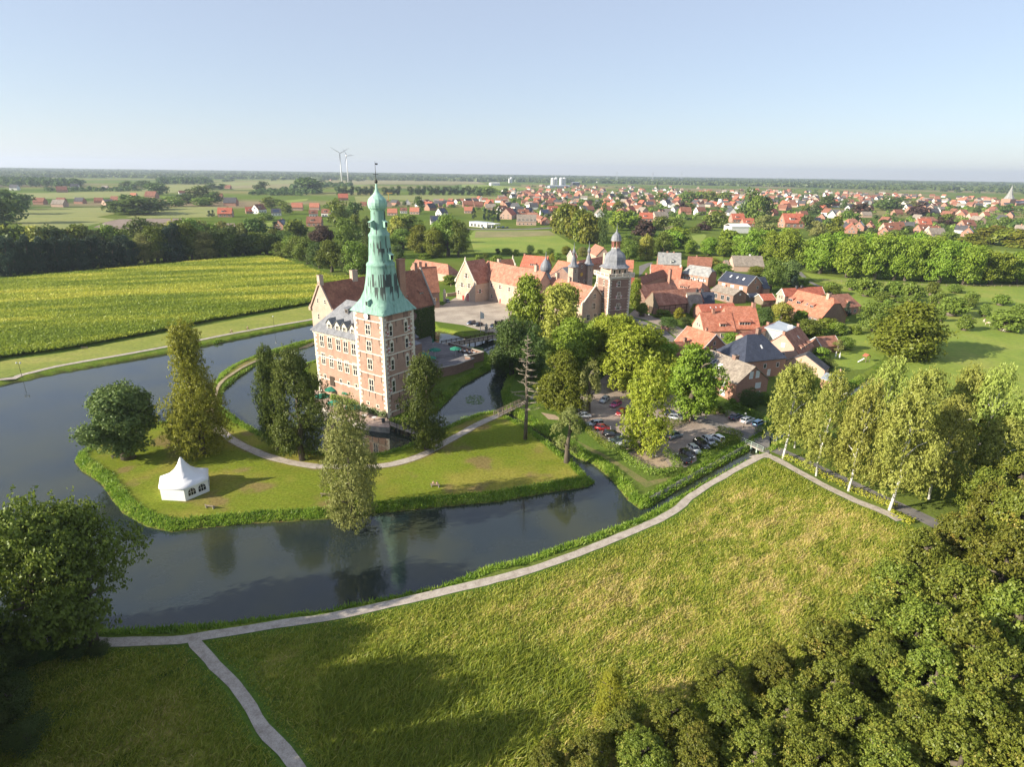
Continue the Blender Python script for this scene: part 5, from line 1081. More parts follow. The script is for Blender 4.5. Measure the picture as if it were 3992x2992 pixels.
def far_house(P, ang, k=None, sc=1.0, label=None):
    b = g(P); d = np.hypot(*b); full = d < 1000
    c = [p for p in PROTO if p[1] == full]; pr = c[{0: 0, 1: 3, 2: 4, 3: 5, 4: 6, 5: 7, 6: 8, 7: 9}[k % 8]] if k is not None else rs.choice(c)
    o = copy_tree(pr[0]); o.location = (b[0], b[1], 0); o.rotation_euler = (0, 0, ang); o.scale = (sc, sc, sc)
    spots.append((b[0], b[1]))
    u = P[0] / 1.8047; v = P[1] / 1.8047
    zone = 'left beyond the forest' if u < 620 else 'left of the copper spire' if u < 810 else 'between copper spire and petrol station' if u < 1010 else 'behind the petrol station' if u < 1180 else 'below the silos' if u < 1300 else 'right of the silos' if u < 1480 else 'above the plane avenue' if u < 1720 else 'in the middle right' if u < 1960 else 'near the church'
    dep = 'nearest row' if d < 800 else 'middle rows' if d < 1250 else 'far rows' if d < 2000 else 'farthest rows'
    tag(o, label or f'{pr[2]} roofed {pr[3]} house {zone}, {dep}, {{o}}', 'house', 'houses of the wider village'); return o
for cvx, x, y, k, a, s in [(z8, 1500, 418, 1, .2, 1.3), (z8, 1665, 395, 1, .5, 1.0), (z8, 1720, 395, 6, 1.2, 1.4), (z8, 1835, 410, 2, .3, 1), (z8, 1535, 345, 3, .1, 1.5), (z8, 1975, 375, 0, .2, 1.3), (z8, 2090, 372, 0, .1, 1.2), (z8, 2170, 415, 6, 0, 1.1), (z8, 1870, 500, 3, 1.5, 1.1), (z8, 2090, 480, 5, .1, 1.2),
                          (z8, 270, 335, 5, .1, 1.2), (z8, 410, 325, 5, .1, 1.0), (z8, 535, 330, 3, 0, 1.1), (z8, 400, 352, 4, 0, 1.3), (z8, 660, 325, 5, .3, 1), (z8, 720, 340, 4, 1.2, 1.1), (z8, 770, 318, 5, 0, 1.1), (z8, 890, 288, 0, 0, 1), (z8, 1010, 295, 5, 0, 1.6), (z8, 1210, 275, 6, .6, 1.2), (z8, 1450, 300, 5, .2, 1.3), (z8, 415, 255, 5, .5, 1.6), (z8, 100, 240, 2, .1, 1.5), (z8, 500, 235, 2, .4, 1.6), (z8, 700, 235, 4, 0, 1.2), (z8, 2195, 178, 0, 1, 1), (z8, 1515, 232, 5, 0, 1.3),
                          (zT, 1190, 665, 0, .1, 1.1), (zT, 1310, 640, 6, .2, .9), (zT, 1430, 650, 0, 0, 1.1), (zT, 1600, 610, 3, .9, 1.2), (zT, 1720, 670, 2, 1.0, 1.2), (zT, 1720, 575, 3, .3, .9), (zT, 1660, 760, 2, .2, 1.1), (zT, 2000, 575, 5, .2, 1.3), (zT, 2010, 640, 0, .1, 1.1), (zT, 660, 500, 1, .3, 1.5), (zT, 880, 560, 5, .1, .8), (zT, 340, 680, 6, .3, 1),
                          (zV, 130, 380, 5, .2, 1.2), (zV, 220, 358, 1, .1, 1.1), (zV, 225, 400, 4, .1, 1.2), (zV, 360, 390, 3, .9, 1.2), (zV, 450, 418, 3, .1, 1), (zV, 520, 428, 3, .6, 1), (zV, 650, 450, 2, .2, 1.1), (zV, 560, 395, 2, .2, 1.2), (zV, 1440, 490, 1, 0, 1.3), (zV, 1550, 480, 4, .3, 1.4),
                          (zW, 40, 440, 1, .1, 1.3), (zW, 120, 470, 1, .1, 1.1), (zW, 450, 480, 1, .06, 1.9), (zW, 900, 520, 1, 1.2, 1.2), (zW, 960, 500, 3, 1, 1.2), (zW, 1040, 500, 1, .9, 1.1), (zW, 1150, 540, 5, 1, 1.1), (zW, 1240, 515, 6, .1, 1.3), (zW, 1440, 520, 5, .2, 1.1), (zW, 1530, 555, 4, .1, 1.2), (zW, 1780, 545, 3, .9, 1.1), (zW, 1770, 490, 5, .2, 1.3), (zW, 1440, 480, 1, .1, 1.3), (zW, 760, 405, 2, 1, 1.2), (zW, 680, 425, 3, 1, 1.1), (zW, 1550, 370, 2, 1.1, 1.2), (zW, 1740, 395, 0, .4, 1.3)]:
    far_house(cvx(x, y), a, k, s)
tries = 0
while len(spots) < 285 and tries < 60000:
    tries += 1
    P = D(rs.uniform(690, 2230), 393 + 125 * rs.random() ** 1.5)
    q = np.array([[P[0] / 1.8047, P[1] / 1.8047]])
    if not inside(q, VPOLY)[0]: continue
    b = g(P); d = np.hypot(*b)
    if d > 2600: continue
    if any((b[0] - s[0]) ** 2 + (b[1] - s[1]) ** 2 < (21 + max(0, d - 1100) * .010) ** 2 for s in spots): continue
    far_house(P, rs.choice([.15, .35, 1.72, 1.9, .8, 2.4]) + rs.uniform(-.12, .12), None, rs.uniform(.95, 1.35))
for pr in PROTO:
    def kill(o):
        for c in list(o.children): kill(c)
        bpy.data.objects.remove(o)
    kill(pr[0])

# farther houses of the town, beyond the ones told apart
mb = MB(); mts = [BRICKP, RENDERW, BRICKR, ORANGE, REDT, ANTH, GREYT, BROWNT]; n_ = 0
for _ in range(30000):
    P = D(rs.uniform(830, 2260), 389 + 60 * rs.random()); q = np.array([[P[0] / 1.8047, P[1] / 1.8047 + (6 if P[1] < D(0, 400)[1] else 0)]])
    if not inside(q, VPOLY)[0]: continue
    b = g(P); d = np.hypot(*b)
    if d < 1050 or d > 3300 or any((b[0] - s[0]) ** 2 + (b[1] - s[1]) ** 2 < (17 + (d - 1050) * .006) ** 2 for s in spots): continue
    spots.append((b[0], b[1])); n_ += 1; a = rs.uniform(0, 3.14); c_, s_ = math.cos(a), math.sin(a); l, w = rs.uniform(6, 9), rs.uniform(4.5, 6.5); z0, z1_ = rs.uniform(3.4, 5), rs.uniform(8.4, 10.5)
    X = lambda x, y, z: (b[0] + x * c_ - y * s_, b[1] + x * s_ + y * c_, z); wm_, rm_ = rs.choice((0, 1, 2)), rs.choice((3, 4, 5, 5, 6, 7, 7))
    mb.poly([X(-l, -w, 0), X(l, -w, 0), X(l, w, 0), X(-l, w, 0), X(-l, -w, z0), X(l, -w, z0), X(l, w, z0), X(-l, w, z0), X(-l, 0, z1_ - .4), X(l, 0, z1_ - .4)], [(0, 1, 5, 4), (2, 3, 7, 6), (3, 0, 4, 8, 7), (1, 2, 6, 9, 5)], wm_)
    mb.slab([X(-l - .3, -w - .4, z0), X(l + .3, -w - .4, z0), X(l + .3, 0, z1_), X(-l - .3, 0, z1_), X(l + .3, w + .4, z0), X(-l - .3, w + .4, z0)], [(0, 1, 2, 3), (3, 2, 4, 5)], .2, rm_)
    if n_ > 420: break
tag(mb.build('distant_houses', mts), 'small mixed roofs of the far side of the town', 'houses', kind='stuff')
# ================================================================== trees and hedges
LEAF = {
 'oak': leafmat('leaf_oak', [(0.090, 0.132, 0.022), (0.162, 0.220, 0.035), (0.246, 0.302, 0.061)]),
 'plane': leafmat('leaf_plane', [(0.112, 0.180, 0.020), (0.207, 0.296, 0.032), (0.336, 0.406, 0.060)], objvar=.14),
 'alder': leafmat('leaf_alder', [(0.06, 0.09, 0.018), (0.105, 0.145, 0.028), (0.19, 0.22, 0.055)], objvar=.12),
 'olive': leafmat('leaf_olive', [(0.156, 0.174, 0.050), (0.240, 0.254, 0.072), (0.348, 0.347, 0.121)], objvar=.1),
 'gold': leafmat('leaf_gold', [(0.162, 0.195, 0.024), (0.254, 0.290, 0.036), (0.356, 0.384, 0.060)], objvar=.08),
 'willow': leafmat('leaf_willow', [(0.240, 0.273, 0.044), (0.348, 0.372, 0.066), (0.456, 0.459, 0.110)], objvar=.12),
 'yellow': leafmat('leaf_yellow', [(0.204, 0.236, 0.024), (0.324, 0.341, 0.037), (0.480, 0.434, 0.055)], objvar=.1),
 'birch': leafmat('leaf_birch', [(0.205, 0.25, 0.048), (0.322, 0.364, 0.074), (0.468, 0.484, 0.134)], objvar=.12),
 'blue': leafmat('leaf_bluegreen', [(0.085, 0.13, 0.036), (0.14, 0.19, 0.052), (0.22, 0.265, 0.08)], objvar=.1),
 'yew': leafmat('leaf_yew', [(0.096, 0.118, 0.015), (0.168, 0.186, 0.022), (0.252, 0.254, 0.037)], objvar=.1),
 'spruce': leafmat('leaf_spruce', [(0.025, 0.05, 0.03), (0.045, 0.075, 0.045), (0.075, 0.11, 0.065)], objvar=.3),
 'copper': leafmat('leaf_copper', [(0.05, 0.032, 0.025), (0.08, 0.05, 0.038), (0.115, 0.078, 0.055)], objvar=.1),
 'autumn': leafmat('leaf_autumn', [(0.095, 0.125, 0.018), (0.165, 0.2, 0.028), (0.26, 0.275, 0.046), (0.5, 0.37, 0.09)], objvar=.22),
 'dark': leafmat('leaf_dark', [(0.052, 0.090, 0.022), (0.092, 0.138, 0.033), (0.149, 0.198, 0.050)], objvar=.2),
 'lime': leafmat('leaf_lime', [(.16, .24, .022), (.27, .36, .036), (.40, .46, .075)], objvar=.08),
 'hedge': leafmat('leaf_hedge', [(0.102, 0.161, 0.022), (0.174, 0.242, 0.031), (0.264, 0.316, 0.055)], objvar=.2),
}
BARK = noisy('bark', [(.07, .055, .04), (.12, .10, .075), (.17, .14, .11)], 1.5, .95, stretch=(3, 3, .6), bump=.4)
BARKW = noisy('bark_birch', [(.08, .07, .06), (.62, .60, .55), (.72, .70, .65)], 1.3, .9, pos=[.34, .42, .6], stretch=(1, 1, 2.2))
BARKD = noisy('bark_dead', [(.20, .16, .12), (.30, .25, .19), (.38, .33, .26)], 1.5, .95, stretch=(3, 3, .6))
def prof_dome(t): return np.sqrt(np.clip(1 - (2 * t - .86) ** 2 / 1.32, .02, 1))
def prof_oval(t): return np.sqrt(np.clip(1 - (2 * t - 1) ** 2, .02, 1)) ** .8
def prof_cone(t): return np.clip(1.02 - t, .05, 1) ** .8 * np.clip(.55 + 3 * t, 0, 1)
def prof_cyp(t): return np.clip(1.04 - t ** 1.12, .05, 1) * np.clip(.66 + 1.5 * t, 0, 1)
def prof_col(t): return np.clip(1.05 - t ** 3, .1, 1) * np.clip(.5 + 2 * t, 0, 1)
def prof_birch(t): return np.sqrt(np.clip(1 - (2 * t - .95) ** 2 / 1.12, .05, 1)) * np.clip(1.18 - .55 * t, 0, 1)
def prof_low(t): return np.sqrt(np.clip(1 - (1.05 * t) ** 2, .03, 1))
# kind: crown base, profile, blobs, blob radius, leaf(m), nominal height, droop, flatten, density
KIND = {
 'oak': (.16, prof_dome, 34, .19, .46, 16, .0, .8, 1.0, 'oak'), 'dark': (.10, prof_oval, 34, .18, .46, 16, .0, .85, 1.0, 'dark'),
 'plane': (.13, prof_dome, 46, .15, .52, 16, .0, .8, 1.15, 'plane'), 'alder': (.06, prof_birch, 50, .145, .40, 18, .03, .8, 1.7, 'alder'),
 'olive': (.04, prof_birch, 56, .13, .34, 18, .05, .8, 1.6, 'olive'), 'cypress': (.03, prof_cyp, 120, .15, .42, 22, .02, .7, 2.3, 'gold'),
 'lime': (.12, prof_dome, 46, .155, .52, 16, .0, .8, 1.3, 'lime'),
 'willow': (.10, prof_dome, 46, .13, .40, 15, .26, 1.0, 1.25, 'willow'), 'yellow': (.10, prof_birch, 52, .125, .40, 18, .14, .9, 1.0, 'yellow'),
 'birch': (.18, prof_birch, 70, .10, .36, 18, .15, .9, .95, 'birch'), 'round': (.17, prof_oval, 44, .15, .40, 11, .03, .85, 1.2, 'blue'),
 'yew': (.02, prof_birch, 50, .15, .36, 12, .05, .7, 1.7, 'yew'), 'spruce': (.04, prof_cone, 60, .10, .40, 16, .10, .6, .8, 'spruce'),
 'poplar': (.04, prof_col, 60, .13, .45, 24, .0, 1.3, 1.0, 'dark'), 'copper': (.08, prof_dome, 34, .18, .46, 15, .0, .8, 1.0, 'copper'),
 'bush': (.0, prof_low, 18, .24, .30, 4, .0, .8, .5, 'hedge'), 'apple': (.22, prof_dome, 16, .20, .34, 5, .03, .75, .42, 'oak'), 'sparse': (.15, prof_birch, 30, .10, .34, 12, .04, .8, .32, 'olive'),
 'wild': (.04, prof_dome, 90, .105, .46, 12, .0, .85, 1.0, 'autumn'), 'topiary': (.25, prof_oval, 30, .17, .25, 4, .0, 1, .6, 'hedge'),
}
def leaf_quads(pos, nrm, size, rg, elong=1.35):
    n = len(pos); t = np.cross(nrm, rg.normal(size=(n, 3))); t /= np.linalg.norm(t, axis=1)[:, None] + 1e-9
    b = np.cross(nrm, t); s = (size * rg.uniform(.65, 1.3, n))[:, None] / 2
    V = np.stack([pos - t * s * elong, pos - b * s * .8 + nrm * s * .25, pos + t * s * elong, pos + b * s * .8 + nrm * s * .25], 1).reshape(-1, 3)
    return V, np.arange(4 * n).reshape(n, 4)
_tc = {}
def crown_mesh(kind, lod, var):
    key = (kind, lod, var)
    if key in _tc: return _tc[key]
    zb_, prof, K, br, leaf, H0, droop, flat, dens, lm = KIND[kind]
    rg = np.random.default_rng(abs(hash((kind, var))) % 9999 if False else sum(map(ord, kind)) * 7 + var * 131 + lod)
    n, ls, tw = {-1: (42000, .40, 14), 0: (20000, .62, 8), 1: (8500, .98, 4), 2: (1000, 2.6, 1)}[lod]; tw = 1 if lod == 2 else tw; n = int(n * dens / tw)
    if lod == 2: K = max(8, K // 3); br *= 1.35
    t = (rg.beta(1.0, 1.25, K) if prof in (prof_cyp, prof_cone, prof_col) else rg.beta(1.15, 1.15, K)) * .94 + .03; ang = np.arange(K) * 2.39996 + rg.uniform(0, .9, K)
    lob = 1 + .17 * np.sin(ang * 2 + rg.uniform(0, 6)) + .12 * np.sin(ang * 3 + rg.uniform(0, 6))
    R = prof(t) * .5 * lob; rr = np.maximum(R - br * .75, 0) * np.sqrt(rg.uniform(.3, 1, K))
    c = np.stack([rr * np.cos(ang), rr * np.sin(ang), zb_ + (1 - zb_) * t], 1); rb = br * rg.uniform(.7, 1.35, K)
    asp = 1.0
    w = rb ** 2; idx = rg.choice(K, n, p=w / w.sum())
    d = rg.normal(size=(n, 3)); d[:, 2] += .25; d /= np.linalg.norm(d, axis=1)[:, None]
    rad = rg.uniform(.25, 1.06, n) ** .45
    pos = c[idx] + d * (rb[idx] * rad)[:, None] * np.array([1, 1, flat * .8])
    if droop:
        hang = rg.uniform(0, 1, n) ** 1.5; pos[:, 2] -= droop * hang * np.clip(np.linalg.norm(pos[:, :2], axis=1) * 2.6, .25, 1)
    pos += rg.normal(size=(n, 3)) * br * .13
    if tw > 1:                           # leaves gather on twigs
        idx = np.repeat(idx, tw); d = np.repeat(d, tw, 0); pos = np.repeat(pos, tw, 0) + rg.normal(size=(n * tw, 3)) * np.array([1, 1, .7]) * (leaf * ls / H0 * .9); n *= tw
    q_ = np.percentile(np.linalg.norm(pos[:, :2], axis=1), 96); pos[:, :2] *= .465 / q_; zt_ = np.percentile(pos[:, 2], 99.3); pos[:, 2] *= 1 / zt_
    pos[:, 2] = np.maximum(pos[:, 2], zb_ * .55 + .012 * rg.uniform(0, 3, n))
    outw = np.stack([pos[:, 0], pos[:, 1], np.full(n, .12)], 1); outw /= np.linalg.norm(outw, axis=1)[:, None] + 1e-6
    nr = d * .55 + outw * .35 + rg.normal(size=(n, 3)) * .55 + np.array([0, 0, .10]); nr /= np.linalg.norm(nr, axis=1)[:, None]
    # unit crown is 1 high and 1 wide: leaves are sized for a crown as wide as it is high, halved sideways later by the scale
    V, F = leaf_quads(pos, nr, np.full(n, leaf * ls / H0 * 1.25), rg, 2.0 if droop > .12 else 1.35)
    tint = np.clip(np.repeat(rg.beta(2, 2, n // tw), tw) * .45 + rg.beta(2, 2, n) * .22 + (rb[idx] / br - .7) * .30 + .05, 0, 1)
    if lm == 'autumn':
        sp_ = rg.uniform(0, 1, K) ** 2.2; tint = np.clip(rg.beta(2, 2.4, n) * .62 + .40 * sp_[idx] * (d[:, 2] * .5 + .6), 0, 1)
    me = npmesh('crown', V, F, LEAF[lm], rnd=np.repeat(tint, 4)); _tc[key] = me; return me
def trunk_mesh(kind, var):
    key = ('trunk', kind, var)
    if key in _tc: return _tc[key]
    rg = random.Random(var * 17 + len(kind)); m = MB(); bir = kind == 'birch'
    zb_, H0 = KIND[kind][0], KIND[kind][5]; r0 = (.19 if bir else .42) / H0 * 2.0
    bend = [(rg.uniform(-.02, .02) * i, rg.uniform(-.02, .02) * i) for i in range(6)]
    P = [(bend[i][0], bend[i][1], i * .165 if i else -.02) for i in range(6)]; m.tube(P, [r0 * 1.25, r0, r0 * .8, r0 * .6, r0 * .42, r0 * .22], 7)
    for i in range(9 if bir else 6):
        z = zb_ + (.82 - zb_) * (.12 + .8 * rg.random()); a = rg.uniform(0, 6.28); L = rg.uniform(.14, .26); k = z / .17; j = min(4, int(k)); bx_, by_ = bend[j]
        up = rg.uniform(.1, .22); q = [(bx_, by_, z), (bx_ + math.cos(a) * L * .5, by_ + math.sin(a) * L * .5, z + up * .55), (bx_ + math.cos(a) * L, by_ + math.sin(a) * L, min(.9, z + up * .8))]
        m.tube(q, [r0 * .4, r0 * .26, r0 * .08], 5)
    me = m.mesh('trunk', BARKW if bir else BARK, True); _tc[key] = me; return me
NTREE = [0]; TREES = []
TNAME = dict(bush='bush', topiary='ball_tree', plane='plane_tree', lime='plane_tree', alder='alder_tree', olive='alder_tree', cypress='conical_tree', willow='willow_tree', yellow='ash_tree', birch='birch_tree', round='round_tree', yew='dense_tree', spruce='spruce_tree', poplar='poplar_tree', copper='copper_beech', dark='dark_tree', apple='orchard_tree', sparse='sparse_tree', wild='woodland_tree')
def tree(P, vt, wpx, kind, label, group=None, name=None, var=None, hmul=1.0, wm=None, hm=None, world=None, cat='tree'):
    b = g(P) if world is None else np.array(world); h = hm or hgt((P[0], vt), b) * hmul; dist = math.hypot(b[0], b[1]); sl = math.hypot(dist, CAM_H - h * .5)
    w = wm or wpx * sl / FPX
    lod = -1 if sl < 92 else 0 if sl < 215 else 1 if sl < 520 else 2
    NTREE[0] += 1; v = (NTREE[0] % 3) if var is None else var
    o = empty(name or TNAME.get(kind, 'broadleaf_tree'), (b[0], b[1], float(ground_z([b])[0]) if dist < 400 else 0), NTREE[0] * 2.1, (w, w, h))
    put('crown', crown_mesh(kind, lod, v), o)
    if lod < 2: put('trunk', trunk_mesh(kind, v), o)
    TREES.append((b[0], b[1], w, h)); tag(o, label, cat if kind not in ('bush', 'topiary') else 'bush', group); return o
def T(c, x, yb, yt, w, kind, label, group=None, **k):
    P = c(x, yb); s = c(1, 0)[0] - c(0, 0)[0]; return tree(P, c(x, yt)[1], w * s, kind, label, group, **k)
RI = 'trees on the lawn ring'
T(z6, 832, 1138, 690, 405, 'round', 'round blue-green tree at the water left of the white tent', RI)
T(z6, 1312, 1108, 285, 370, 'cypress', 'tall golden-green conical tree behind the white tent', RI)
T(z6, 1790, 1085, 430, 215, 'alder', 'slim dark alder at the inner moat, left one of the pair', RI)
T(z6, 1955, 1150, 450, 370, 'alder', 'big dark alder shading the left castle wall', RI)
T(zA, 350, 1065, 30, 530, 'olive', 'grey-green loose tree on the front bank before the tower', RI)
T(zA, 928, 505, -210, 360, 'alder', 'upright alder beside the ring path right of the tower', RI, var=1)
T(z5, 622, 812, 380, 300, 'sparse', 'small thin tree leaning over the narrow ditch', RI)
T(zA, 235, 1010, 930, 90, 'bush', 'small bush in the bank grass below the park bench') if False else None
CP = 'trees around the car park'
T(z5, 580, 405, -40, 390, 'yew', 'broad dark yew between footbridge and car park', CP)
T(z3, 1235, 1345, 820, 500, 'plane', 'dark green plane tree behind the yew', CP, var=0)
T(z3, 1620, 1300, 785, 470, 'lime', 'bright green plane tree nearest the star tower', CP, var=1)
T(z3, 1830, 1490, 885, 640, 'lime', 'brightest plane tree in the middle of the car park row', CP, var=2)
T(z4, 597, 1530, 945, 480, 'plane', 'deep green plane tree in front of the apartment house', CP, var=1)
T(z4, 330, 1250, 950, 320, 'plane', 'plane tree half hidden behind the yellowing ash', CP, var=0)
T(z3, 2010, 1420, 1000, 420, 'lime', 'light green plane tree beside the low red roofs', CP, var=0)
T(z3, 1480, 1200, 830, 360, 'plane', 'plane tree at the left end of the car park row', CP, var=2)
T(z5, 1212, 722, 20, 440, 'yellow', 'yellowing tall ash in the middle of the car park', CP)
T(z5, 790, 430, 30, 230, 'sparse', 'thin feathery tree between yew and yellowing ash', CP)
T(z3, 1150, 1010, 505, 460, 'willow', 'golden weeping willow in front of the orange south range', CP)
T(z3, 830, 965, 430, 390, 'plane', 'fresh green tree left of the golden willow at the court', CP)
T(z3, 700, 1330, 815, 420, 'dark', 'very dark tree overhanging the inner moat by the road bridge', CP)
T(z3, 600, 1290, 1000, 260, 'dark', 'low dark tree leaning over the moat water', CP)
T(z3, 880, 1370, 900, 320, 'dark', 'dark tree behind the dead larch', CP)
# dead tree
def dead_tree():
    b = g(zA(1705, 428)); h = hgt(z3(935, 962), b); m = MB(); rg = random.Random(5)
    r = tag(empty('dead_tree', (b[0], b[1], 0), 0), 'bare dead tree on the ditch bank beside the footbridge', 'tree', RI)
    pts = [(0, 0, -.1), (.1, .2, h * .2), (.15, .5, h * .4), (-.1, .6, h * .6), (.1, .5, h * .8), (.05, .6, h)]; m.tube(pts, [.5, .42, .34, .25, .15, .04], 8); m.build('trunk', BARK, r, True)
    m = MB()
    for i in range(46):
        z = h * (.28 + .70 * i / 46); a = i * 2.4 + rg.uniform(-.4, .4); L = (3.6 if i < 12 else 3.3 - 2.4 * (i - 12) / 34) * rg.uniform(.65, 1.1); k = z / (h / 5); j = min(4, int(k)); f = k - j
        c = Vector(pts[j]).lerp(Vector(pts[j + 1]), f); e = c + Vector((math.cos(a) * L, math.sin(a) * L, L * rg.uniform(-.08, .3))); mid = c.lerp(e, .5) + Vector((0, 0, L * rg.uniform(-.12, .12)))
        m.tube([c, mid, e], [.11, .075, .03], 5)
        for q in range(5):
            s = c.lerp(e, .4 + .12 * q); a2 = a + rg.choice((-1, 1)) * rg.uniform(.5, 1.1); L2 = L * rg.uniform(.2, .38); m.tube([s, s + Vector((math.cos(a2) * L2, math.sin(a2) * L2, rg.uniform(-.1, .35)))], [.05, .02], 4)
    m.build('branches', BARKD, r, True)
dead_tree()
# birches by the lane
BI = 'birches along the lane'
for i, (x, yb, yt, w) in enumerate([(280, 715, 40, 330), (520, 842, 110, 280), (750, 950, 170, 330), (1045, 1088, 250, 400)]):
    T(zR, x, yb, yt, w, 'birch', 'white-stemmed birch between footpath and lane, {o}', BI, var=i % 3)
for i, (x, yb, yt, w) in enumerate([(365, 640, 90, 240), (900, 800, 10, 330), (1150, 880, 80, 330), (1440, 820, 70, 300), (1620, 870, 60, 330), (1900, 900, 280, 330), (1330, 1010, 290, 300), (2040, 760, 300, 300), (1750, 950, 430, 300)]):
    T(zR, x, yb, yt, w, 'birch', 'birch in the grove beyond the lane, {o}', BI, var=(i + 1) % 3)
# foreground corner wood
rgw = random.Random(3)
FG = [(2190, -50, 3.8, 13), (2210, 110, 3.9, 13), (2060, -10, 3.0, 11), (2080, 60, 3.2, 11), (1960, 190, 3.3, 10.5), (2170, 260, 3.6, 12), (1800, 250, 3.0, 9), (1700, 380, 3.0, 8.5), (1960, 400, 3.6, 11), (2180, 520, 4, 12.5), (1600, 520, 3.0, 8), (1800, 560, 3.4, 10), (2000, 640, 3.8, 11.5), (1400, 620, 2.7, 7), (1620, 700, 3.2, 9), (1830, 780, 3.6, 10.5), (2120, 800, 4, 12.5), (1180, 720, 2.6, 6.5), (1420, 800, 3, 8.5),
      (950, 760, 2.3, 5.5), (1000, 900, 2.6, 7), (1230, 920, 2.9, 8), (1500, 960, 3.2, 9.5), (1750, 980, 3.5, 10.5), (2020, 1010, 3.9, 12), (760, 930, 2.3, 5.5), (560, 960, 2.1, 5), (420, 1090, 2.1, 5), (640, 1090, 2.3, 6), (860, 1080, 2.6, 7), (1100, 1090, 2.8, 8), (1350, 1110, 3.1, 9), (1640, 1130, 3.5, 10), (1920, 1140, 3.8, 11.5), (2200, 1120, 4, 13), (240, 1120, 1.9, 4.5)]
for i, (x, y, r_, h) in enumerate(FG):
    h *= .95; b = g(zB(x, y), h * .72)
    o = tree(None, 0, 0, 'wild', 'autumn-tinted bushy tree in the lower right corner wood, {o}', 'corner wood trees', wm=r_ * 2.6, hm=h, world=b, var=i % 3)
T(zB, 500, 960, 760, 150, 'yellow', 'yellow-leaved bush at the edge of the corner wood', None, name='bush')
# big tree bottom left and the shrubs beneath it
b = g(zC(300, 690)); b = np.array(b)
tree(zC(255, 690), zC(0, 85)[1], 330 * 1, 'oak', 'large dark tree on the near path, left stem of two', 'near trees at lower left', var=1)
tree(zC(400, 670), zC(0, 95)[1], 310, 'oak', 'large dark tree on the near path, right stem of two', 'near trees at lower left', var=2)
for i, (x, y, w, h) in enumerate([(20, 760, 6, 5.0), (120, 770, 5, 3.6), (-40, 900, 7, 6), (60, 1000, 5.5, 4.6), (130, 1120, 5, 3.6), (-20, 680, 6, 5), (60, 900, 4, 3), (-20, 1060, 5, 4), (230, 740, 3.6, 2.2), (330, 730, 3.6, 2.0), (430, 720, 3.0, 1.6)]):
    b = g(zC(x, y)); tree(None, 0, 0, 'dark', 'dark shrub in the shadow at lower left edge, {o}', 'shrubs at lower left', wm=w, hm=h, world=b, name='shrub', cat='shrub')
# trees out of frame to the left whose shade falls over the near meadow
for i, (x, y, h, w) in enumerate([(-57, 42, 22, 12), (-67, 47, 22, 13), (-65, 36, 22, 13), (-55, 31, 22, 12), (-77, 43, 23, 13), (-80, 55, 18, 13), (-74, 33, 22, 13), (-88, 48, 22, 14), (-63, 53, 19, 11), (-47, 33, 23, 12), (-42, 27, 22, 11), (-70, 40, 24, 13), (-60, 36, 25, 13)]):
    tree(None, 0, 0, 'oak', 'tall tree left of the near meadow shading it, {o}', 'trees shading the near meadow', wm=w, hm=h, world=(x, y))
# right meadow
T(zb, 1150, 1085, 695, 420, 'yew', 'wide dark spreading tree at the corner of the cattle meadow', None)
T(zb, 925, 905, 700, 190, 'oak', 'round green tree next to the wide meadow tree', None)
for x, yb, yt, w in [(770, 610, 530, 90), (880, 655, 530, 140), (985, 695, 625, 100), (1065, 660, 555, 120), (1195, 700, 565, 110), (1265, 665, 605, 60), (1345, 650, 555, 80), (1410, 705, 625, 60), (1510, 630, 572, 80), (1485, 795, 665, 150), (1345, 745, 645, 50), (1580, 900, 795, 90), (1410, 835, 765, 50), (1625, 715, 625, 70), (1720, 800, 715, 60), (1840, 720, 645, 90), (1880, 905, 770, 170), (1965, 800, 715, 90), (1110, 700, 665, 60), (1030, 752, 682, 55), (1600, 745, 670, 90), (1530, 720, 680, 60), (630, 640, 560, 100)]:
    T(zb, x, yb, yt, w, 'apple' if w > 45 else 'apple', 'orchard tree in the cattle meadow, {o}', 'orchard trees')
# plane avenue behind the meadow
for x, yb, yt, w in [(545, 492, 215, 210), (740, 520, 230, 220), (935, 537, 225, 200), (1072, 540, 235, 190), (1157, 545, 250, 170), (1280, 548, 240, 190), (1395, 562, 270, 200), (1580, 572, 300, 200), (1770, 572, 340, 190), (1940, 565, 345, 190), (2060, 560, 350, 180)]:
    T(zb, x, yb, yt, w, 'plane', 'plane tree in the front avenue row, {o}', 'avenue plane trees')
for x, yb, yt, w in [(60, 420, 180, 190), (170, 430, 195, 170), (290, 440, 180, 200), (430, 450, 260, 150), (640, 470, 205, 190), (840, 480, 210, 190), (1010, 480, 215, 190), (1210, 490, 205, 200), (1330, 490, 230, 180), (1480, 510, 265, 190), (1660, 520, 300, 180)]:
    T(zb, x, yb, yt, w, 'plane', 'plane tree in the rear avenue row, {o}', 'avenue plane trees')
for x, yb, yt, w in [(410, 180, 40, 150), (480, 150, 10, 130), (330, 200, 90, 120), (750, 200, 60, 150), (880, 210, 75, 150), (1010, 220, 60, 170), (1130, 220, 40, 170), (1260, 225, 20, 190), (1390, 235, 25, 180), (1210, 200, 5, 150), (600, 190, 80, 90)]:
    T(z4, x, yb, yt, w, 'plane', 'leafy tree behind the old village roofs, {o}', 'trees behind the village')
VG = 'garden trees and bushes of the village'
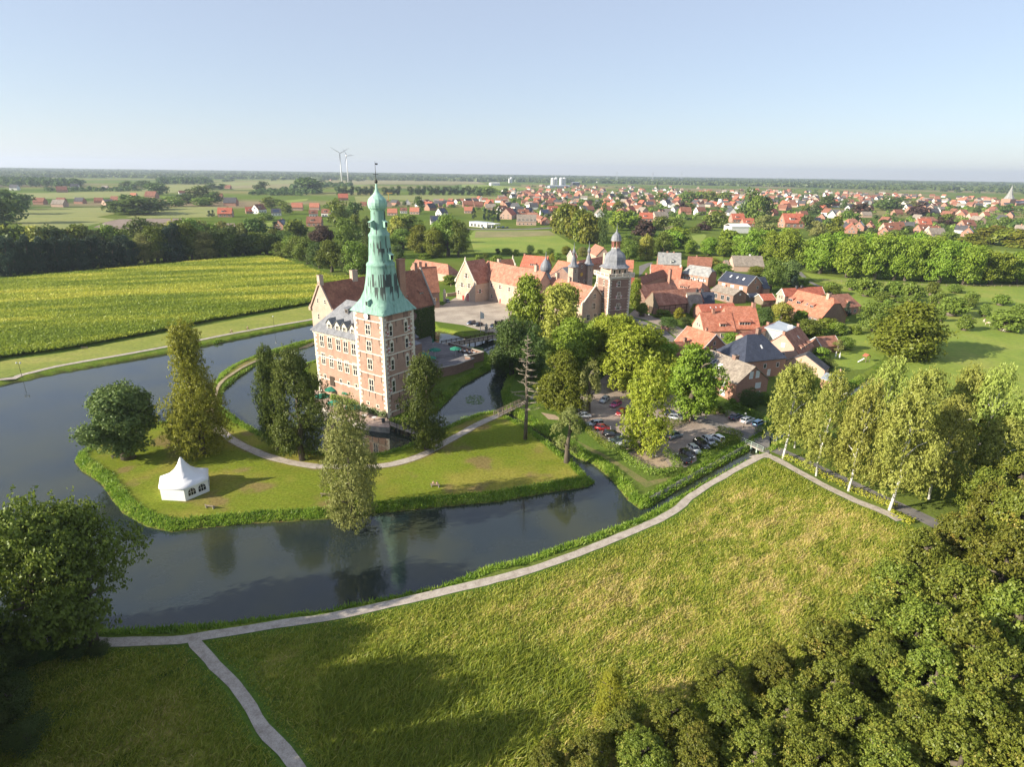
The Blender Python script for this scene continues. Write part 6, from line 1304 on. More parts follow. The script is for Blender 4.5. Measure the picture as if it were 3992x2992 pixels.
for c, x, yb, yt, w, k, lb in [
    (z4, 210, 690, 588, 100, 'topiary', 'clipped ball tree beside the street at the star tower'), (z4, 150, 640, 395, 110, 'plane', 'fresh green tree right against the star tower'), (z4, 505, 715, 622, 90, 'yellow', 'yellow-green round tree below the pink gable'),
    (z4, 405, 690, 645, 75, 'bush', 'yellowish clipped bush in front of the barn'), (z4, 360, 700, 640, 90, 'bush', 'green bush beside the half-timbered barn wall'), (z4, 640, 690, 595, 80, 'bush', 'ivy bush climbing at the pink gabled house'), (z4, 420, 790, 700, 150, 'dark', 'dark garden tree beside the street fence'), (z4, 560, 760, 700, 110, 'dark', 'dark garden tree left of the dormer houses'),
    (z4, 690, 830, 750, 110, 'bush', 'bush under the dormer house gable'), (z4, 930, 900, 830, 150, 'bush', 'spreading bush between dormer house and blue roof'), (z4, 1330, 745, 588, 190, 'willow', 'bright feathery tree between dormer houses and inn'), (z4, 1480, 740, 645, 100, 'plane', 'small bright tree in front of the inn wall'), (z4, 1190, 790, 620, 130, 'dark', 'dark conifer beside the double dormer'),
    (z4, 1230, 660, 580, 110, 'copper', 'purple-brown shrub tree above the double dormer'), (z4, 1550, 850, 720, 190, 'oak', 'garden tree between inn and swept-dormer house'), (z4, 1080, 1440, 1280, 180, 'dark', 'dark shrub tree at the corner of the apartment house'), (z4, 935, 1420, 1360, 90, 'bush', 'low bush at the apartment house wall'), (z4, 1200, 1400, 1310, 90, 'bush', 'bush at the right corner of the apartment house'), (z4, 820, 1470, 1410, 110, 'bush', 'flower bed bush by the apartment drive'),
    (z4, 1860, 690, 580, 60, 'spruce', 'slim conifer at the inn corner'), (z4, 1250, 480, 230, 170, 'oak', 'tall garden tree right of the navy roofed house'), (z4, 1400, 410, 245, 150, 'round', 'round leafy tree near the avenue'), (z4, 1340, 450, 380, 110, 'dark', 'small dark tree by the garden path'), (z4, 1440, 450, 370, 90, 'spruce', 'small spruce by the garden path'), (z4, 1510, 450, 380, 100, 'oak', 'bushy tree at the path to the meadow'), (z4, 860, 370, 265, 160, 'oak', 'dark green tree behind the slate hipped house'), (z4, 750, 300, 215, 180, 'willow', 'pale green tree in front of the brown roof'), (z4, 1130, 360, 290, 130, 'yew', 'yellowish tree below the beige roof'),
    (z4, 1740, 520, 440, 130, 'oak', 'tree behind the red ribbed roof'), (z4, 1700, 780, 710, 160, 'bush', 'tall border bush right of the inn windows'), (z4, 1780, 830, 745, 130, 'bush', 'yellow-green border bush below the inn'), (z4, 1640, 850, 790, 130, 'bush', 'border bush below the inn gable'), (z4, 1850, 960, 860, 120, 'oak', 'small tree beside the orange shed'), (z4, 1790, 990, 880, 110, 'sparse', 'thin olive tree by the parasols'), (z4, 1650, 1040, 950, 130, 'bush', 'bush behind the swept-dormer house'), (z4, 1700, 1130, 1040, 110, 'dark', 'dark bush beside the play lawn'), (z4, 1930, 830, 770, 90, 'bush', 'small garden bush near the meadow ditch'),
    (z4, 270, 140, 45, 150, 'willow', 'pale weeping willow behind the star tower dome') if False else (z3, 1935, 270, 45, 165, 'willow', 'pale weeping willow behind the star tower dome'),
    (z3, 1780, 280, 90, 170, 'oak', 'green tree right behind the star tower dome'), (z3, 1850, 230, 60, 140, 'dark', 'dark tree left of the pale weeping willow'), (z3, 2090, 250, 10, 170, 'oak', 'tall tree right of the pale weeping willow')]:
    T(c, x, yb, yt, w, k, lb, VG)
FB = 'bushes behind the forecourt'
for x, yb, yt, w, k in [(870, 215, 135, 80, 'dark'), (650, 215, 165, 110, 'bush'), (570, 210, 165, 60, 'dark'), (1050, 215, 160, 80, 'oak'), (1200, 220, 145, 100, 'yew'), (1070, 285, 210, 60, 'yellow'), (740, 230, 175, 60, 'bush'), (460, 260, 210, 60, 'oak'), (400, 280, 225, 90, 'bush'), (560, 285, 230, 120, 'bush'), (1350, 240, 150, 130, 'olive'), (960, 215, 175, 60, 'bush'), (1120, 265, 205, 70, 'bush'), (120, 490, 415, 130, 'bush'), (180, 480, 425, 90, 'bush')]:
    T(z3, x, yb, yt, w, k, 'garden tree or bush behind the forecourt roofs, {o}', FB)
# trees on the far side of the moat, behind the castle
BK = 'trees behind the castle'
for x, yb, yt, w, k in [(110, 900, 690, 200, 'oak'), (40, 1000, 870, 200, 'oak'), (160, 1030, 830, 240, 'oak'), (380, 1000, 745, 220, 'copper'), (290, 1080, 920, 190, 'dark'), (430, 1130, 860, 230, 'oak'), (560, 950, 670, 210, 'oak'), (650, 870, 640, 110, 'oak'), (500, 760, 515, 200, 'oak'), (600, 700, 530, 170, 'dark'), (650, 1160, 870, 220, 'oak'), (720, 1150, 930, 120, 'yew'), (560, 1150, 970, 150, 'dark'), (700, 880, 760, 150, 'dark'), (745, 1000, 660, 100, 'dark'),
                        (990, 830, 650, 200, 'willow'), (1110, 820, 640, 240, 'oak'), (1040, 930, 760, 220, 'oak'), (1180, 960, 730, 210, 'yew'), (1310, 1000, 760, 200, 'yew'), (1430, 990, 640, 270, 'oak'), (1520, 1000, 690, 180, 'oak'), (1180, 620, 480, 80, 'dark'), (1000, 1010, 900, 130, 'dark'), (1330, 880, 700, 150, 'oak'), (1230, 1010, 970, 120, 'bush')]:
    T(z1, x, yb, yt, w, k, 'tree beyond the moat behind the castle, {o}', BK)
# wood on the left behind the maize
WD = 'trees of the wood behind the maize field'
rg_ = random.Random(8)
for i in range(21):
    x = -20 + i * 46; T(z8, x, 815 - x * .088 + rg_.uniform(-8, 2), 565 + rg_.uniform(-25, 30), 92 + rg_.uniform(-10, 25), 'spruce', 'dark spruce at the front of the left wood, {o}', WD)
for i in range(17):
    x = 20 + i * 52; T(z8, x, 700 - x * .05, 510 + rg_.uniform(-40, 40), 130 + rg_.uniform(-20, 40), rg_.choice(['oak', 'oak', 'willow', 'dark', 'olive']), 'leafy tree behind the spruces of the left wood, {o}', WD)
for i in range(19):
    x = 960 + i * 45; T(z8, x, 728 - (x - 960) * .075 + rg_.uniform(-6, 2), 490 + rg_.uniform(-35, 60) + (40 if i > 14 else 0), 150 + rg_.uniform(-25, 40), rg_.choice(['oak', 'oak', 'dark', 'dark', 'olive', 'spruce']), 'tree at the edge of the wood right of the spruces, {o}', WD)
for i in range(12):
    x = 930 + i * 70; T(z8, x, 620 - (x - 930) * .03, 445 + rg_.uniform(-25, 25), 150, rg_.choice(['oak', 'willow', 'olive', 'dark']), 'taller tree in the second rank of the wood, {o}', WD)
for x, yb, yt, w, k in [(1830, 650, 500, 120, 'oak'), (1900, 660, 520, 130, 'dark'), (1960, 690, 545, 150, 'oak'), (2040, 730, 560, 160, 'oak'), (2120, 760, 590, 150, 'dark'), (1970, 600, 440, 140, 'dark'), (2130, 640, 480, 150, 'copper'), (-30, 520, 300, 220, 'dark'), (60, 460, 250, 180, 'dark'), (0, 400, 240, 160, 'dark'), (150, 370, 270, 110, 'dark'), (1040, 272, 195, 130, 'dark'), (1325, 310, 215, 160, 'dark'), (1730, 250, 185, 90, 'dark'), (2050, 260, 160, 170, 'dark'), (900, 400, 290, 300, 'dark'), (830, 390, 275, 160, 'dark'), (1010, 370, 300, 200, 'dark'), (1160, 350, 285, 120, 'oak'), (1340, 345, 290, 160, 'oak'), (1230, 330, 270, 120, 'dark'), (1420, 330, 250, 100, 'dark'),
                        (1390, 415, 378, 30, 'spruce'), (1415, 415, 374, 26, 'spruce'), (1900, 400, 320, 80, 'oak'), (1780, 360, 290, 110, 'oak'), (1840, 345, 300, 90, 'oak'), (1770, 440, 390, 90, 'oak'), (1730, 490, 420, 90, 'oak'), (1830, 510, 450, 70, 'spruce'), (840, 235, 180, 70, 'dark'), (880, 240, 200, 80, 'dark'), (960, 230, 180, 100, 'dark'), (1400, 235, 195, 70, 'dark'), (1465, 235, 200, 60, 'dark')]:
    T(z8, x, yb, yt, w, k, 'tree in the fields beyond the left wood, {o}', 'field trees on the left')
for x in (605, 675, 750, 830, 895, 960, 1110, 1180, 1250, 1385, 1465, 1525, 1600, 1670, 1740, 1805, 1875, 1945, 2010, 2080):
    rr_ = rg_.uniform(-8, 12); T(zT, x, 446, 352 + rr_, 72, 'dark', 'round tree in the far field avenue, {o}', 'far field avenue')
# oaks of the castle park right of the meadow, poplar, copper beech
PK = 'park trees beyond the meadow'
for x, yb, yt, w, k, lb in [(750, 575, 400, 130, 'yew', ''), (810, 590, 355, 160, 'yew', ''), (870, 625, 380, 170, 'yew', ''), (920, 640, 400, 160, 'yew', ''), (985, 665, 430, 160, 'yew', ''), (1050, 650, 470, 130, 'yew', ''), (1400, 600, 480, 150, 'copper', ''), (1450, 610, 490, 150, 'copper', ''), (1330, 640, 600, 110, 'oak', ''), (1240, 560, 410, 170, 'plane', ''), (1330, 560, 420, 170, 'plane', ''), (1180, 520, 410, 100, 'oak', ''), (1280, 740, 620, 140, 'oak', ''), (1360, 720, 640, 110, 'dark', ''), (1690, 690, 540, 180, 'plane', ''), (1620, 700, 560, 120, 'plane', ''), (1790, 740, 640, 90, 'oak', ''), (1900, 560, 490, 110, 'copper', ''), (1990, 540, 410, 180, 'oak', ''), (1560, 560, 450, 130, 'oak', ''), (1680, 540, 460, 130, 'oak', ''), (1830, 580, 530, 90, 'oak', ''), (1940, 750, 620, 150, 'plane', ''), (2080, 700, 560, 160, 'plane', ''), (2180, 740, 600, 150, 'plane', '')]:
    T(zV, x, yb, yt, w, k, 'park tree between meadow and village, {o}', PK)
T(zV, 1100, 690, 335, 90, 'poplar', 'slender tall poplar rising above the park trees', PK)
# trees among the village houses, as far as one can tell them apart
VT = 'trees among the far village houses'
for c, x, yb, yt, w, k in [(zW, 120, 420, 190, 120, 'dark'), (zW, 180, 440, 240, 130, 'oak'), (zW, 250, 420, 250, 110, 'dark'), (zW, 640, 360, 290, 90, 'dark'), (zW, 720, 330, 240, 130, 'dark'), (zW, 985, 390, 290, 120, 'copper'), (zW, 1180, 350, 250, 180, 'dark'), (zW, 1410, 390, 290, 150, 'copper'), (zW, 560, 380, 310, 70, 'oak'), (zW, 780, 540, 400, 130, 'yew'), (zW, 640, 550, 430, 140, 'olive'), (zW, 570, 500, 390, 100, 'dark'), (zW, 1310, 520, 470, 70, 'dark'), (zW, 1250, 560, 500, 130, 'oak'), (zW, 1640, 580, 510, 100, 'oak'), (zW, 1660, 460, 410, 70, 'copper'), (zW, 1570, 450, 400, 60, 'copper'), (zW, 1620, 450, 375, 70, 'oak'), (zW, 1850, 370, 310, 50, 'dark'), (zW, 2080, 370, 310, 80, 'dark'), (zW, 1360, 340, 280, 100, 'olive'), (zW, 850, 340, 270, 60, 'dark'), (zW, 870, 430, 350, 90, 'oak'), (zW, 930, 420, 370, 90, 'oak'), (zW, 260, 500, 385, 200, 'olive'), (zW, 420, 560, 480, 100, 'plane'), (zW, 1990, 560, 470, 180, 'yew'), (zW, 1900, 600, 490, 180, 'yew'), (zW, 2080, 620, 490, 190, 'yew'), (zW, 2170, 630, 500, 150, 'yew'), (zW, 1800, 620, 530, 150, 'yew'), (zW, 2050, 480, 400, 90, 'oak'), (zW, 2160, 510, 430, 90, 'dark'),
                           (zV, 1560, 340, 265, 110, 'oak'), (zV, 1760, 340, 255, 120, 'oak'), (zV, 1850, 340, 255, 130, 'oak'), (zV, 1960, 345, 255, 140, 'oak'), (zV, 2060, 350, 260, 110, 'oak'), (zV, 1240, 330, 270, 70, 'dark'), (zV, 1050, 400, 330, 90, 'dark'), (zV, 1230, 400, 335, 100, 'yew'), (zV, 1530, 240, 178, 22, 'poplar'), (zV, 95, 470, 380, 40, 'spruce'), (zV, 180, 480, 390, 40, 'spruce'), (zV, 215, 480, 395, 40, 'spruce'), (zV, 250, 490, 390, 45, 'spruce'), (zV, 290, 490, 380, 45, 'spruce'), (zV, 200, 290, 215, 150, 'oak'), (zV, 130, 295, 225, 70, 'dark'), (zV, 340, 290, 230, 60, 'dark'), (zV, 400, 360, 310, 60, 'oak'), (zV, 730, 450, 385, 50, 'dark'), (zV, 1410, 350, 290, 70, 'dark'), (zV, 1730, 400, 340, 60, 'copper'), (zV, 1790, 400, 345, 80, 'oak')]:
    T(c, x, yb, yt, w, k, 'tree among the far village houses, {o}', VT)
# everything farther: gardens of the village seen as one mass, and the woods towards the horizon
def mass(name, pts, kinds, label, lod=2, n_leaf=110, flat=False):
    """one object: many small crowns at pts (x, y, width, height)"""
    rg = np.random.default_rng(4); P, S, N = [], [], []
    for (x, y, w, h) in pts:
        k = n_leaf; d = rg.normal(size=(k, 3)); d[:, 2] = np.abs(d[:, 2]) * .9 - .25; d /= np.linalg.norm(d, axis=1)[:, None]
        lob = 1 + .22 * np.sin(np.arctan2(d[:, 1], d[:, 0]) * 3 + rg.uniform(0, 6))
        p = np.stack([x + d[:, 0] * w / 2 * lob, y + d[:, 1] * w / 2 * lob, np.clip(h * .45 + d[:, 2] * h * .55, .3, None)], 1) * 1.0
        P.append(p); N.append(d * .8 + rg.normal(size=(k, 3)) * .35 + np.array([0, 0, .25])); S.append(np.full(k, math.sqrt(w * h) * 2.9 / math.sqrt(k)))
    P, N, S = np.concatenate(P), np.concatenate(N), np.concatenate(S); N /= np.linalg.norm(N, axis=1)[:, None]
    V, F = leaf_quads(P, N, S, rg); tint = np.repeat(np.repeat(rg.uniform(0, .7, len(pts)), n_leaf) + rg.uniform(0, .3, len(P)), 4)
    return tag(put(name, npmesh(name, V, F, LEAF[kinds], rnd=tint)), label, 'trees', kind='stuff')
rgm = random.Random(21); pts = []
for _ in range(6000):
    P = D(rgm.uniform(700, 2260), 392 + 125 * rgm.random() ** 1.3); q = np.array([[P[0] / 1.8047, P[1] / 1.8047]])
    if not inside(q, VPOLY)[0]: continue
    b = g(P); d = np.hypot(*b)
    if d > 3600: continue
    if any((b[0] - s[0]) ** 2 + (b[1] - s[1]) ** 2 < 9 ** 2 for s in spots): continue
    if any((b[0] - s[0]) ** 2 + (b[1] - s[1]) ** 2 < (s[2] * .5) ** 2 for s in TREES): continue
    pts.append((b[0], b[1], rgm.uniform(4, 9) * (1 + d / 6000), rgm.uniform(2.5, 7.5)))
    if len(pts) > 1050: break
mass('garden_trees', pts[::2], 'oak', 'small garden trees and bushes between the far village houses', n_leaf=70)
mass('garden_trees', pts[1::2], 'dark', 'dark garden trees and conifers between the far village houses', n_leaf=70)
def belt(poly, n, w, h, seed):
    r_ = random.Random(seed); A = [g(D(*p)) for p in poly]; xs, ys = [a[0] for a in A], [a[1] for a in A]; out = []; A_ = [tuple(a) for a in A]
    for _ in range(n * 12):
        q = (r_.uniform(min(xs), max(xs)), r_.uniform(min(ys), max(ys)))
        if inside(np.array([q]), A_)[0]: out.append((q[0], q[1], w * r_.uniform(.7, 1.3), h * r_.uniform(.7, 1.25)))
        if len(out) >= n: break
    return out
F1 = belt([(-60, 409), (60, 404), (170, 408), (180, 398), (60, 394), (-60, 394)], 260, 16, 19, 1) + belt([(340, 399), (455, 399), (455, 393), (350, 392)], 160, 16, 19, 2)
F1 += belt([(100, 415), (300, 414), (300, 412), (100, 411)], 60, 12, 9, 3) + belt([(610, 412), (700, 408), (760, 404), (760, 400), (640, 402)], 90, 16, 14, 4) + belt([(540, 422), (650, 424), (700, 418), (660, 414), (560, 414)], 130, 12, 9, 5)
mass('woodland', F1, 'dark', 'woods and hedges among the far fields on the left', n_leaf=90)
F2 = belt([(-200, 393), (500, 393), (760, 394), (900, 392), (1100, 396), (1260, 393), (1500, 399), (1700, 404), (1950, 416), (2300, 430), (2300, 403), (1700, 391), (1100, 380), (500, 379), (-200, 374)], 2300, 34, 15, 6)
F2 = [p for p in F2 if fbm(np.array([p[0]]), np.array([p[1]]), 1 / 900, 5, 3)[0] > (.44 if p[0] < 400 else .34)]
mass('woodland', F2, 'dark', 'blue far woods along the horizon', n_leaf=60)
rgh = random.Random(2); F3 = []
for i in range(7000):
    a = rgh.uniform(-.86, .86); d = rgh.uniform(4400, 10500); F3.append((d * math.sin(a), d * math.cos(a), rgh.uniform(50, 110), rgh.uniform(11, 16) + (d - 4600) / 420))
mass('woodland', F3, 'dark', 'hazy wooded ridge on the horizon', n_leaf=26)
# hedges
def hedge(pts, w, h, label, lm='hedge', group='clipped hedges', dens=75, rough=.12):
    rg = np.random.default_rng(len(pts) * 7 + int(abs(pts[0][0]))); L = smooth_line([np.array(p) for p in pts], .5); P = np.array(L); T_ = np.gradient(P, axis=0); T_ /= np.linalg.norm(T_, axis=1)[:, None]; N_ = np.stack([-T_[:, 1], T_[:, 0]], 1)
    n = int(len(P) * .5 * dens * (w + 2 * h) / 3); i = rg.integers(0, len(P), n); per = rg.uniform(0, w + 2 * h, n)
    off = np.where(per < h, -w / 2, np.where(per < h + w, per - h - w / 2, w / 2)); z = np.where(per < h, per, np.where(per < h + w, h, per - h - w)); nr = np.stack([N_[i, 0] * np.sign(off), N_[i, 1] * np.sign(off), np.where((per > h) & (per < h + w), 1.6, .2)], 1)
    jit = rg.normal(size=(n, 3)) * rough; gz = ground_z(P[i]); pos = np.stack([P[i, 0] + N_[i, 0] * off + T_[i, 0] * rg.uniform(-.25, .25, n), P[i, 1] + N_[i, 1] * off + T_[i, 1] * rg.uniform(-.25, .25, n), np.maximum(gz + z, gz + .05)], 1) + jit
    nr = nr + rg.normal(size=(n, 3)) * .5; nr /= np.linalg.norm(nr, axis=1)[:, None]; V, F = leaf_quads(pos, nr, np.full(n, .24), rg)
    c = P.mean(0); V = V - np.array([c[0], c[1], 0]); return tag(put('hedge', npmesh('hedge', V, F, LEAF[lm], rnd=np.repeat(rg.uniform(0, 1, n), 4)), loc=(c[0], c[1], 0)), label, 'hedge', group)
hedge([g(z5(940, 700)), g(z5(1060, 715)), g(z5(1175, 705))], 1.3, 1.3, 'clipped hedge behind the three left parked cars')
hedge([g(z5(690, 470)), g(z5(800, 580)), g(z5(880, 650)), g(z5(950, 700))], 1.3, 1.3, 'hedge along the left edge of the car park')
hedge([g(z5(430, 320)), g(z5(520, 400)), g(z5(620, 440)), g(z5(690, 470))], 1.2, 1.0, 'low hedge below the yew', )
hedge([g(z5(1030, 730)), g(z5(1080, 790)), g(z5(1180, 850)), g(z5(1290, 905)), g(z5(1400, 915)), g(z5(1490, 880)), g(z5(1450, 790)), g(z5(1400, 750))], 1.5, 1.4, 'curved rough hedge round the bare corner of the car park', rough=.18)
hedge([g(z5(1670, 790)), g(z5(1730, 775))], 2.2, 1.6, 'short hedge block beside the silver hatchback')
hedge([g(z5(1770, 720)), g(z5(1860, 670)), g(z5(1940, 650)), g(z5(1970, 620)), g(z5(1930, 590)), g(z5(1810, 575))], 1.5, 1.3, 'hedge loop round the car park end at the lane bridge')
hedge([g(z5(1420, 550)), g(z5(1500, 510)), g(z5(1580, 480))], 1.4, 1.2, 'straight hedge under the deep green plane tree')
hedge([g(z5(1850, 450)), g(z5(1930, 390)), g(z5(2040, 420)), g(z5(2180, 490)), g(z5(2200, 540)), g(z5(2120, 585))], 1.4, 1.3, 'hedge wrapping the three cars by the lane')
for a, b_ in (((290, 712), (515, 818)), ((550, 838), (735, 925)), ((765, 942), (1080, 1078)), ((1060, 1118), (1200, 1185))):
    hedge([g(zR(*a)), g(zR((a[0] + b_[0]) / 2, (a[1] + b_[1]) / 2)), g(zR(*b_))], 1.3, .9, 'yellow-green hedge strip between footpath and lane, {o}', 'yellow', 'hedge strips along the lane')
for pts, h, lb in (([z3(350, 235), z3(700, 225), z3(1050, 225)], 3, 'tall dark hedge between meadow and forecourt'), ([zP(850, 1330), zP(960, 1440)], 2.2, 'stepped hedge beside the street below the orange gable'), ([zb(560, 860), zb(640, 850), zb(740, 855)], 2, 'garden hedge below the inn'), ([z4(1560, 850), z4(1680, 860), z4(1780, 840)], 2.2, 'garden hedge behind the orange shed'), ([zV(545, 535), zV(640, 540)], 2.5, 'box hedge beside the petrol station road')):
    hedge([g(p) for p in pts], 2.0, h, lb, 'hedge', dens=10, rough=.25)
# ================================================================== things on the ground: tent, bridges, cars, people, lamps ...
def Pz(p, z=0.0): b = g(p, z); return (float(b[0]), float(b[1]), z)
GRASSP = lambda b: float(ground_z([b[:2]])[0])
# ---- white tent
CANVAS = noisy('tent_canvas', [(.74, .75, .77), (.82, .82, .83)], .5, .7)
tb_ = g(z6(1205, 1345)); tent = tag(empty('pavilion_tent', (tb_[0], tb_[1], 0), RAD(4)), 'white hexagonal pavilion tent with peaked roof and arched windows on the lawn', 'tent')
tr, th = 4.75, 2.75
ang_ = [RAD(-68 + 60 * i) for i in range(6)]
hx_ = [(tr * math.cos(a), tr * math.sin(a)) for a in ang_]
mb = MB()
for i in range(6): p, q = hx_[i], hx_[(i + 1) % 6]; mb.poly([(*p, 0), (*q, 0), (*q, th), (*p, th)], [(0, 1, 2, 3)])
mb.build('wall', CANVAS, tent)
V_, F_ = [], []; lv_ = [(1.03, th - .35), (1.04, th), (.80, th + .42), (.56, th + 1.0), (.34, th + 1.9), (.18, th + 3.0), (.09, th + 3.9), (.02, th + 4.45)]
for k, z in lv_:
    for i in range(6):
        for t in (0, .5):
            p, q = np.array(hx_[i]), np.array(hx_[(i + 1) % 6]); r_ = (p * (1 - t) + q * t) * k; sag = 1.0 if t == 0 else 1 - .06 * (k < 1)
            V_.append((r_[0] * sag, r_[1] * sag, z - (.12 if t and .1 < k < 1 else 0)))
for a in range(len(lv_) - 1):
    for j in range(12): F_.append((a * 12 + j, a * 12 + (j + 1) % 12, (a + 1) * 12 + (j + 1) % 12, (a + 1) * 12 + j))
put('roof', npmesh('roof', np.array(V_), np.array(F_), CANVAS), tent)
for i in (0, 1):
    p, q = np.array(hx_[i]), np.array(hx_[(i + 1) % 6]); d = (q - p) / np.linalg.norm(q - p); rz = math.atan2(d[1], d[0])
    for t in (.30, .72):
        c = p + (q - p) * t; m = MB(); pts_ = [(-.72, .75)] + [(.72 * math.cos(RAD(180 - a)), 1.45 + .72 * math.sin(RAD(a))) for a in range(0, 181, 30)] + [(.72, .75)]; m.prism(pts_, 'y', -.05, -.01, 0)
        for k in (-.24, .24): m.box(k - .03, k + .03, -.07, -.05, .75, 2.08, 1)
        m.box(-.72, .72, -.07, -.05, 1.4, 1.46, 1); m.build('window', [GLASS, WHITE], tent, loc=(c[0], c[1], 0), rz=rz)
# ---- benches
bench = empty('park_bench', (0, 0, 0)); m = MB()
for k in range(3): m.box(-.95, .95, -.22 + k * .15, -.09 + k * .15, .42, .46)
m.build('seat', WOOD, bench); m = MB(); m.box(-.95, .95, .26, .30, .55, .66); m.box(-.95, .95, .29, .33, .72, .84); m.build('backrest', WOOD, bench)
for x in (-.75, .75): m = MB(); m.box(x - .06, x + .06, -.2, .26, 0, .42); m.box(x - .05, x + .05, .22, .30, .42, .84); m.build('leg', STONEG, bench)
BEN = []
for i, (c, x, y, rz, lb) in enumerate([(z6, 1360, 1462, 2.9, 'weathered bench on the lawn in front of the white tent'), (z6, 2105, 1385, 3.1, 'dark bench on the lawn beside the front bank tree'), (zA, 1000, 803, 3.0, 'bench on the lawn with two people sitting on it'), (z6, 755, 1138, 3.4, 'bench in the shade under the round blue-green tree'), (z6, 548, 432, 3.5, 'bench on the far bank lawn below the maize')]):
    o = bench if i == 0 else copy_tree(bench); b = g(c(x, y)); o.location = (b[0], b[1], 0); o.rotation_euler.z = rz; tag(o, lb, 'bench', 'park benches'); BEN.append(o)
# ---- bridges
def bridge(name, label, A, B_, w, za, zb_, deckm, railm, h=1.05, rails=(.45, .75, 1.05), step=1.8, thick=.25, posts=.08, both=True, cat='bridge'):
    A, B_ = np.array(A), np.array(B_); d = B_ - A; L = np.linalg.norm(d); r = tag(empty(name, (A[0], A[1], 0), math.atan2(d[1], d[0])), label, cat)
    m = MB(); m.beam((0, 0, za - thick / 2), (L, 0, zb_ - thick / 2), w, thick); m.build('deck', deckm, r)
    for s in ((-1, 1) if both else (-1,)):
        m = MB(); n = max(2, int(L / step))
        for i in range(n + 1): t = i / n; z = za + (zb_ - za) * t; m.box(L * t - posts, L * t + posts, s * w / 2 - posts, s * w / 2 + posts, z - thick, z + h)
        for zz in rails: m.beam((0, s * w / 2, za + zz), (L, s * w / 2, zb_ + zz), posts * 1.2, posts * 1.4)
        m.build('railing', railm, r)
    m = MB()
    for t in (.25, .5, .75):
        for s in (-1, 1): m.box(L * t - .15, L * t + .15, s * w * .35 - .15, s * w * .35 + .15, -2.4, za + (zb_ - za) * t - thick)
    m.build('pier', railm, r); return r
PLANK = noisy('bridge_planks', [(.22, .18, .14), (.33, .28, .23), (.40, .35, .29)], 1.5, .95, fine=5)
bridge('road_bridge', 'long wooden road bridge from the court to the castle terrace', g(z7(1835, 745), .4), g(z7(880, 925), 2.1), 4.2, .35, 2.12, PLANK, WOODD, step=2.4, posts=.1, thick=.5)
bridge('footbridge', 'narrow wooden footbridge between lawn ring and car park side', g(zA(1478, 248)), g(zA(1705, 140)), 1.7, .12, .12, PLANK, WOOD)
bridge('footbridge', 'grey footbridge from the garden quay to the lawn ring', g(zA(605, 290), .5), g(zA(1015, 438)), 1.7, .55, .1, PLANK, IRON, step=2.2, posts=.05)
bridge('lane_bridge', 'small concrete lane bridge with pale green pipe railings', g(z5(1985, 640), .1), g(z5(2165, 720), .1), 0.5, .1, .1, STONEG, plain('paint_pale_green', (.42, .52, .44)), rails=(.5, 1.0), step=1.6, posts=.04, both=False)
bridge('bridge_railing', 'pale green pipe railing on the far side of the lane bridge', g(zR(105, 510), .1), g(zR(238, 585), .1), .3, .08, .08, STONEG, MATS['paint_pale_green'], rails=(.5, 1.0), step=1.6, posts=.04, both=False, cat='railing')
m = MB(); bp_ = [g(z5(*p), .03) for p in ((1985, 632), (2130, 560), (2212, 600), (2212, 740), (2150, 722))]; m.slab([(*p, .05) for p in bp_], [(0, 1, 2, 3, 4)], .35); tag(m.build('road', ASPH), kind='structure')
m = MB()
for y0, y1 in ((268, 310), (290, 345)): a_, b_ = g(zA(680, y0), .6), g(zA(850, y1), .3); m.beam((*a_, .75), (*b_, .4), .25, .25)
# ---- green parasols
GREENC = noisy('parasol_cloth', [(.018, .16, .10), (.03, .21, .14)], .8, .8)
par = empty('parasol', (0, 0, 0)); m = MB(); m.lathe([(2.0, 2.35), (2.02, 2.55), (1.1, 2.95), (.1, 3.25)], 8); cn = m.build('canopy', GREENC, par)
m = MB()
for a in (0, 2, 5):
    t = RAD(45 * a + 22.5); c_, s_ = math.cos(t), math.sin(t); P = []
    for u, z, r_ in ((-.32, 2.40, 1.875), (.32, 2.40, 1.875), (.28, 2.52, 1.885), (-.28, 2.52, 1.885)): P.append((c_ * r_ - s_ * u, s_ * r_ + c_ * u, z))
    m.poly(P, [(0, 1, 2, 3)])
m.build('print', WHITE, cn); m = MB(); m.lathe([(.03, 0), (.03, 3.4)], 6); m.build('pole', WHITE, par); m = MB(); m.box(-.4, .4, -.4, .4, 0, .12); m.build('base', STONEG, par)
n_ = 0
for c, x, y, z, lb in [(z2, 455, 985, .5, 'garden quay against the castle wall'), (z2, 615, 1012, .5, 'garden quay nearest the tower corner'), (z2, 372, 1048, .5, 'garden quay far left under the alder'), (z2, 485, 1112, .5, 'garden quay in front, in full sun'), (z2, 650, 1152, .5, 'garden quay in front, right before the tower'), (z2, 530, 960, .5, 'garden quay behind, by the wall'), (z7, 470, 1100, TZ, 'shaded court terrace, beside the tower'), (z7, 600, 1158, TZ, 'shaded court terrace, second beside the tower'), (z7, 690, 1008, TZ, 'shaded court terrace, behind the alder top'), (z7, 1070, 985, TZ, 'shaded court terrace, next to the diners')]:
    o = par if n_ == 0 else copy_tree(par); n_ += 1; b = g(c(x, y), z + 2.7); o.location = (b[0], b[1], z); o.rotation_euler.z = n_ * .7; tag(o, 'green parasol on the ' + lb, 'parasol', 'green terrace parasols')
def closed_parasol(P, label, mt, z=0):
    b = g(P, z); r = tag(empty('closed_parasol', (b[0], b[1], z)), label, 'parasol'); m = MB(); m.lathe([(.05, .9), (.30, 1.0), (.22, 1.7), (.06, 2.7)], 8); m.build('canopy', mt, r); m = MB(); m.lathe([(.03, 0), (.03, 2.8)], 6); m.build('pole', WHITE, r)
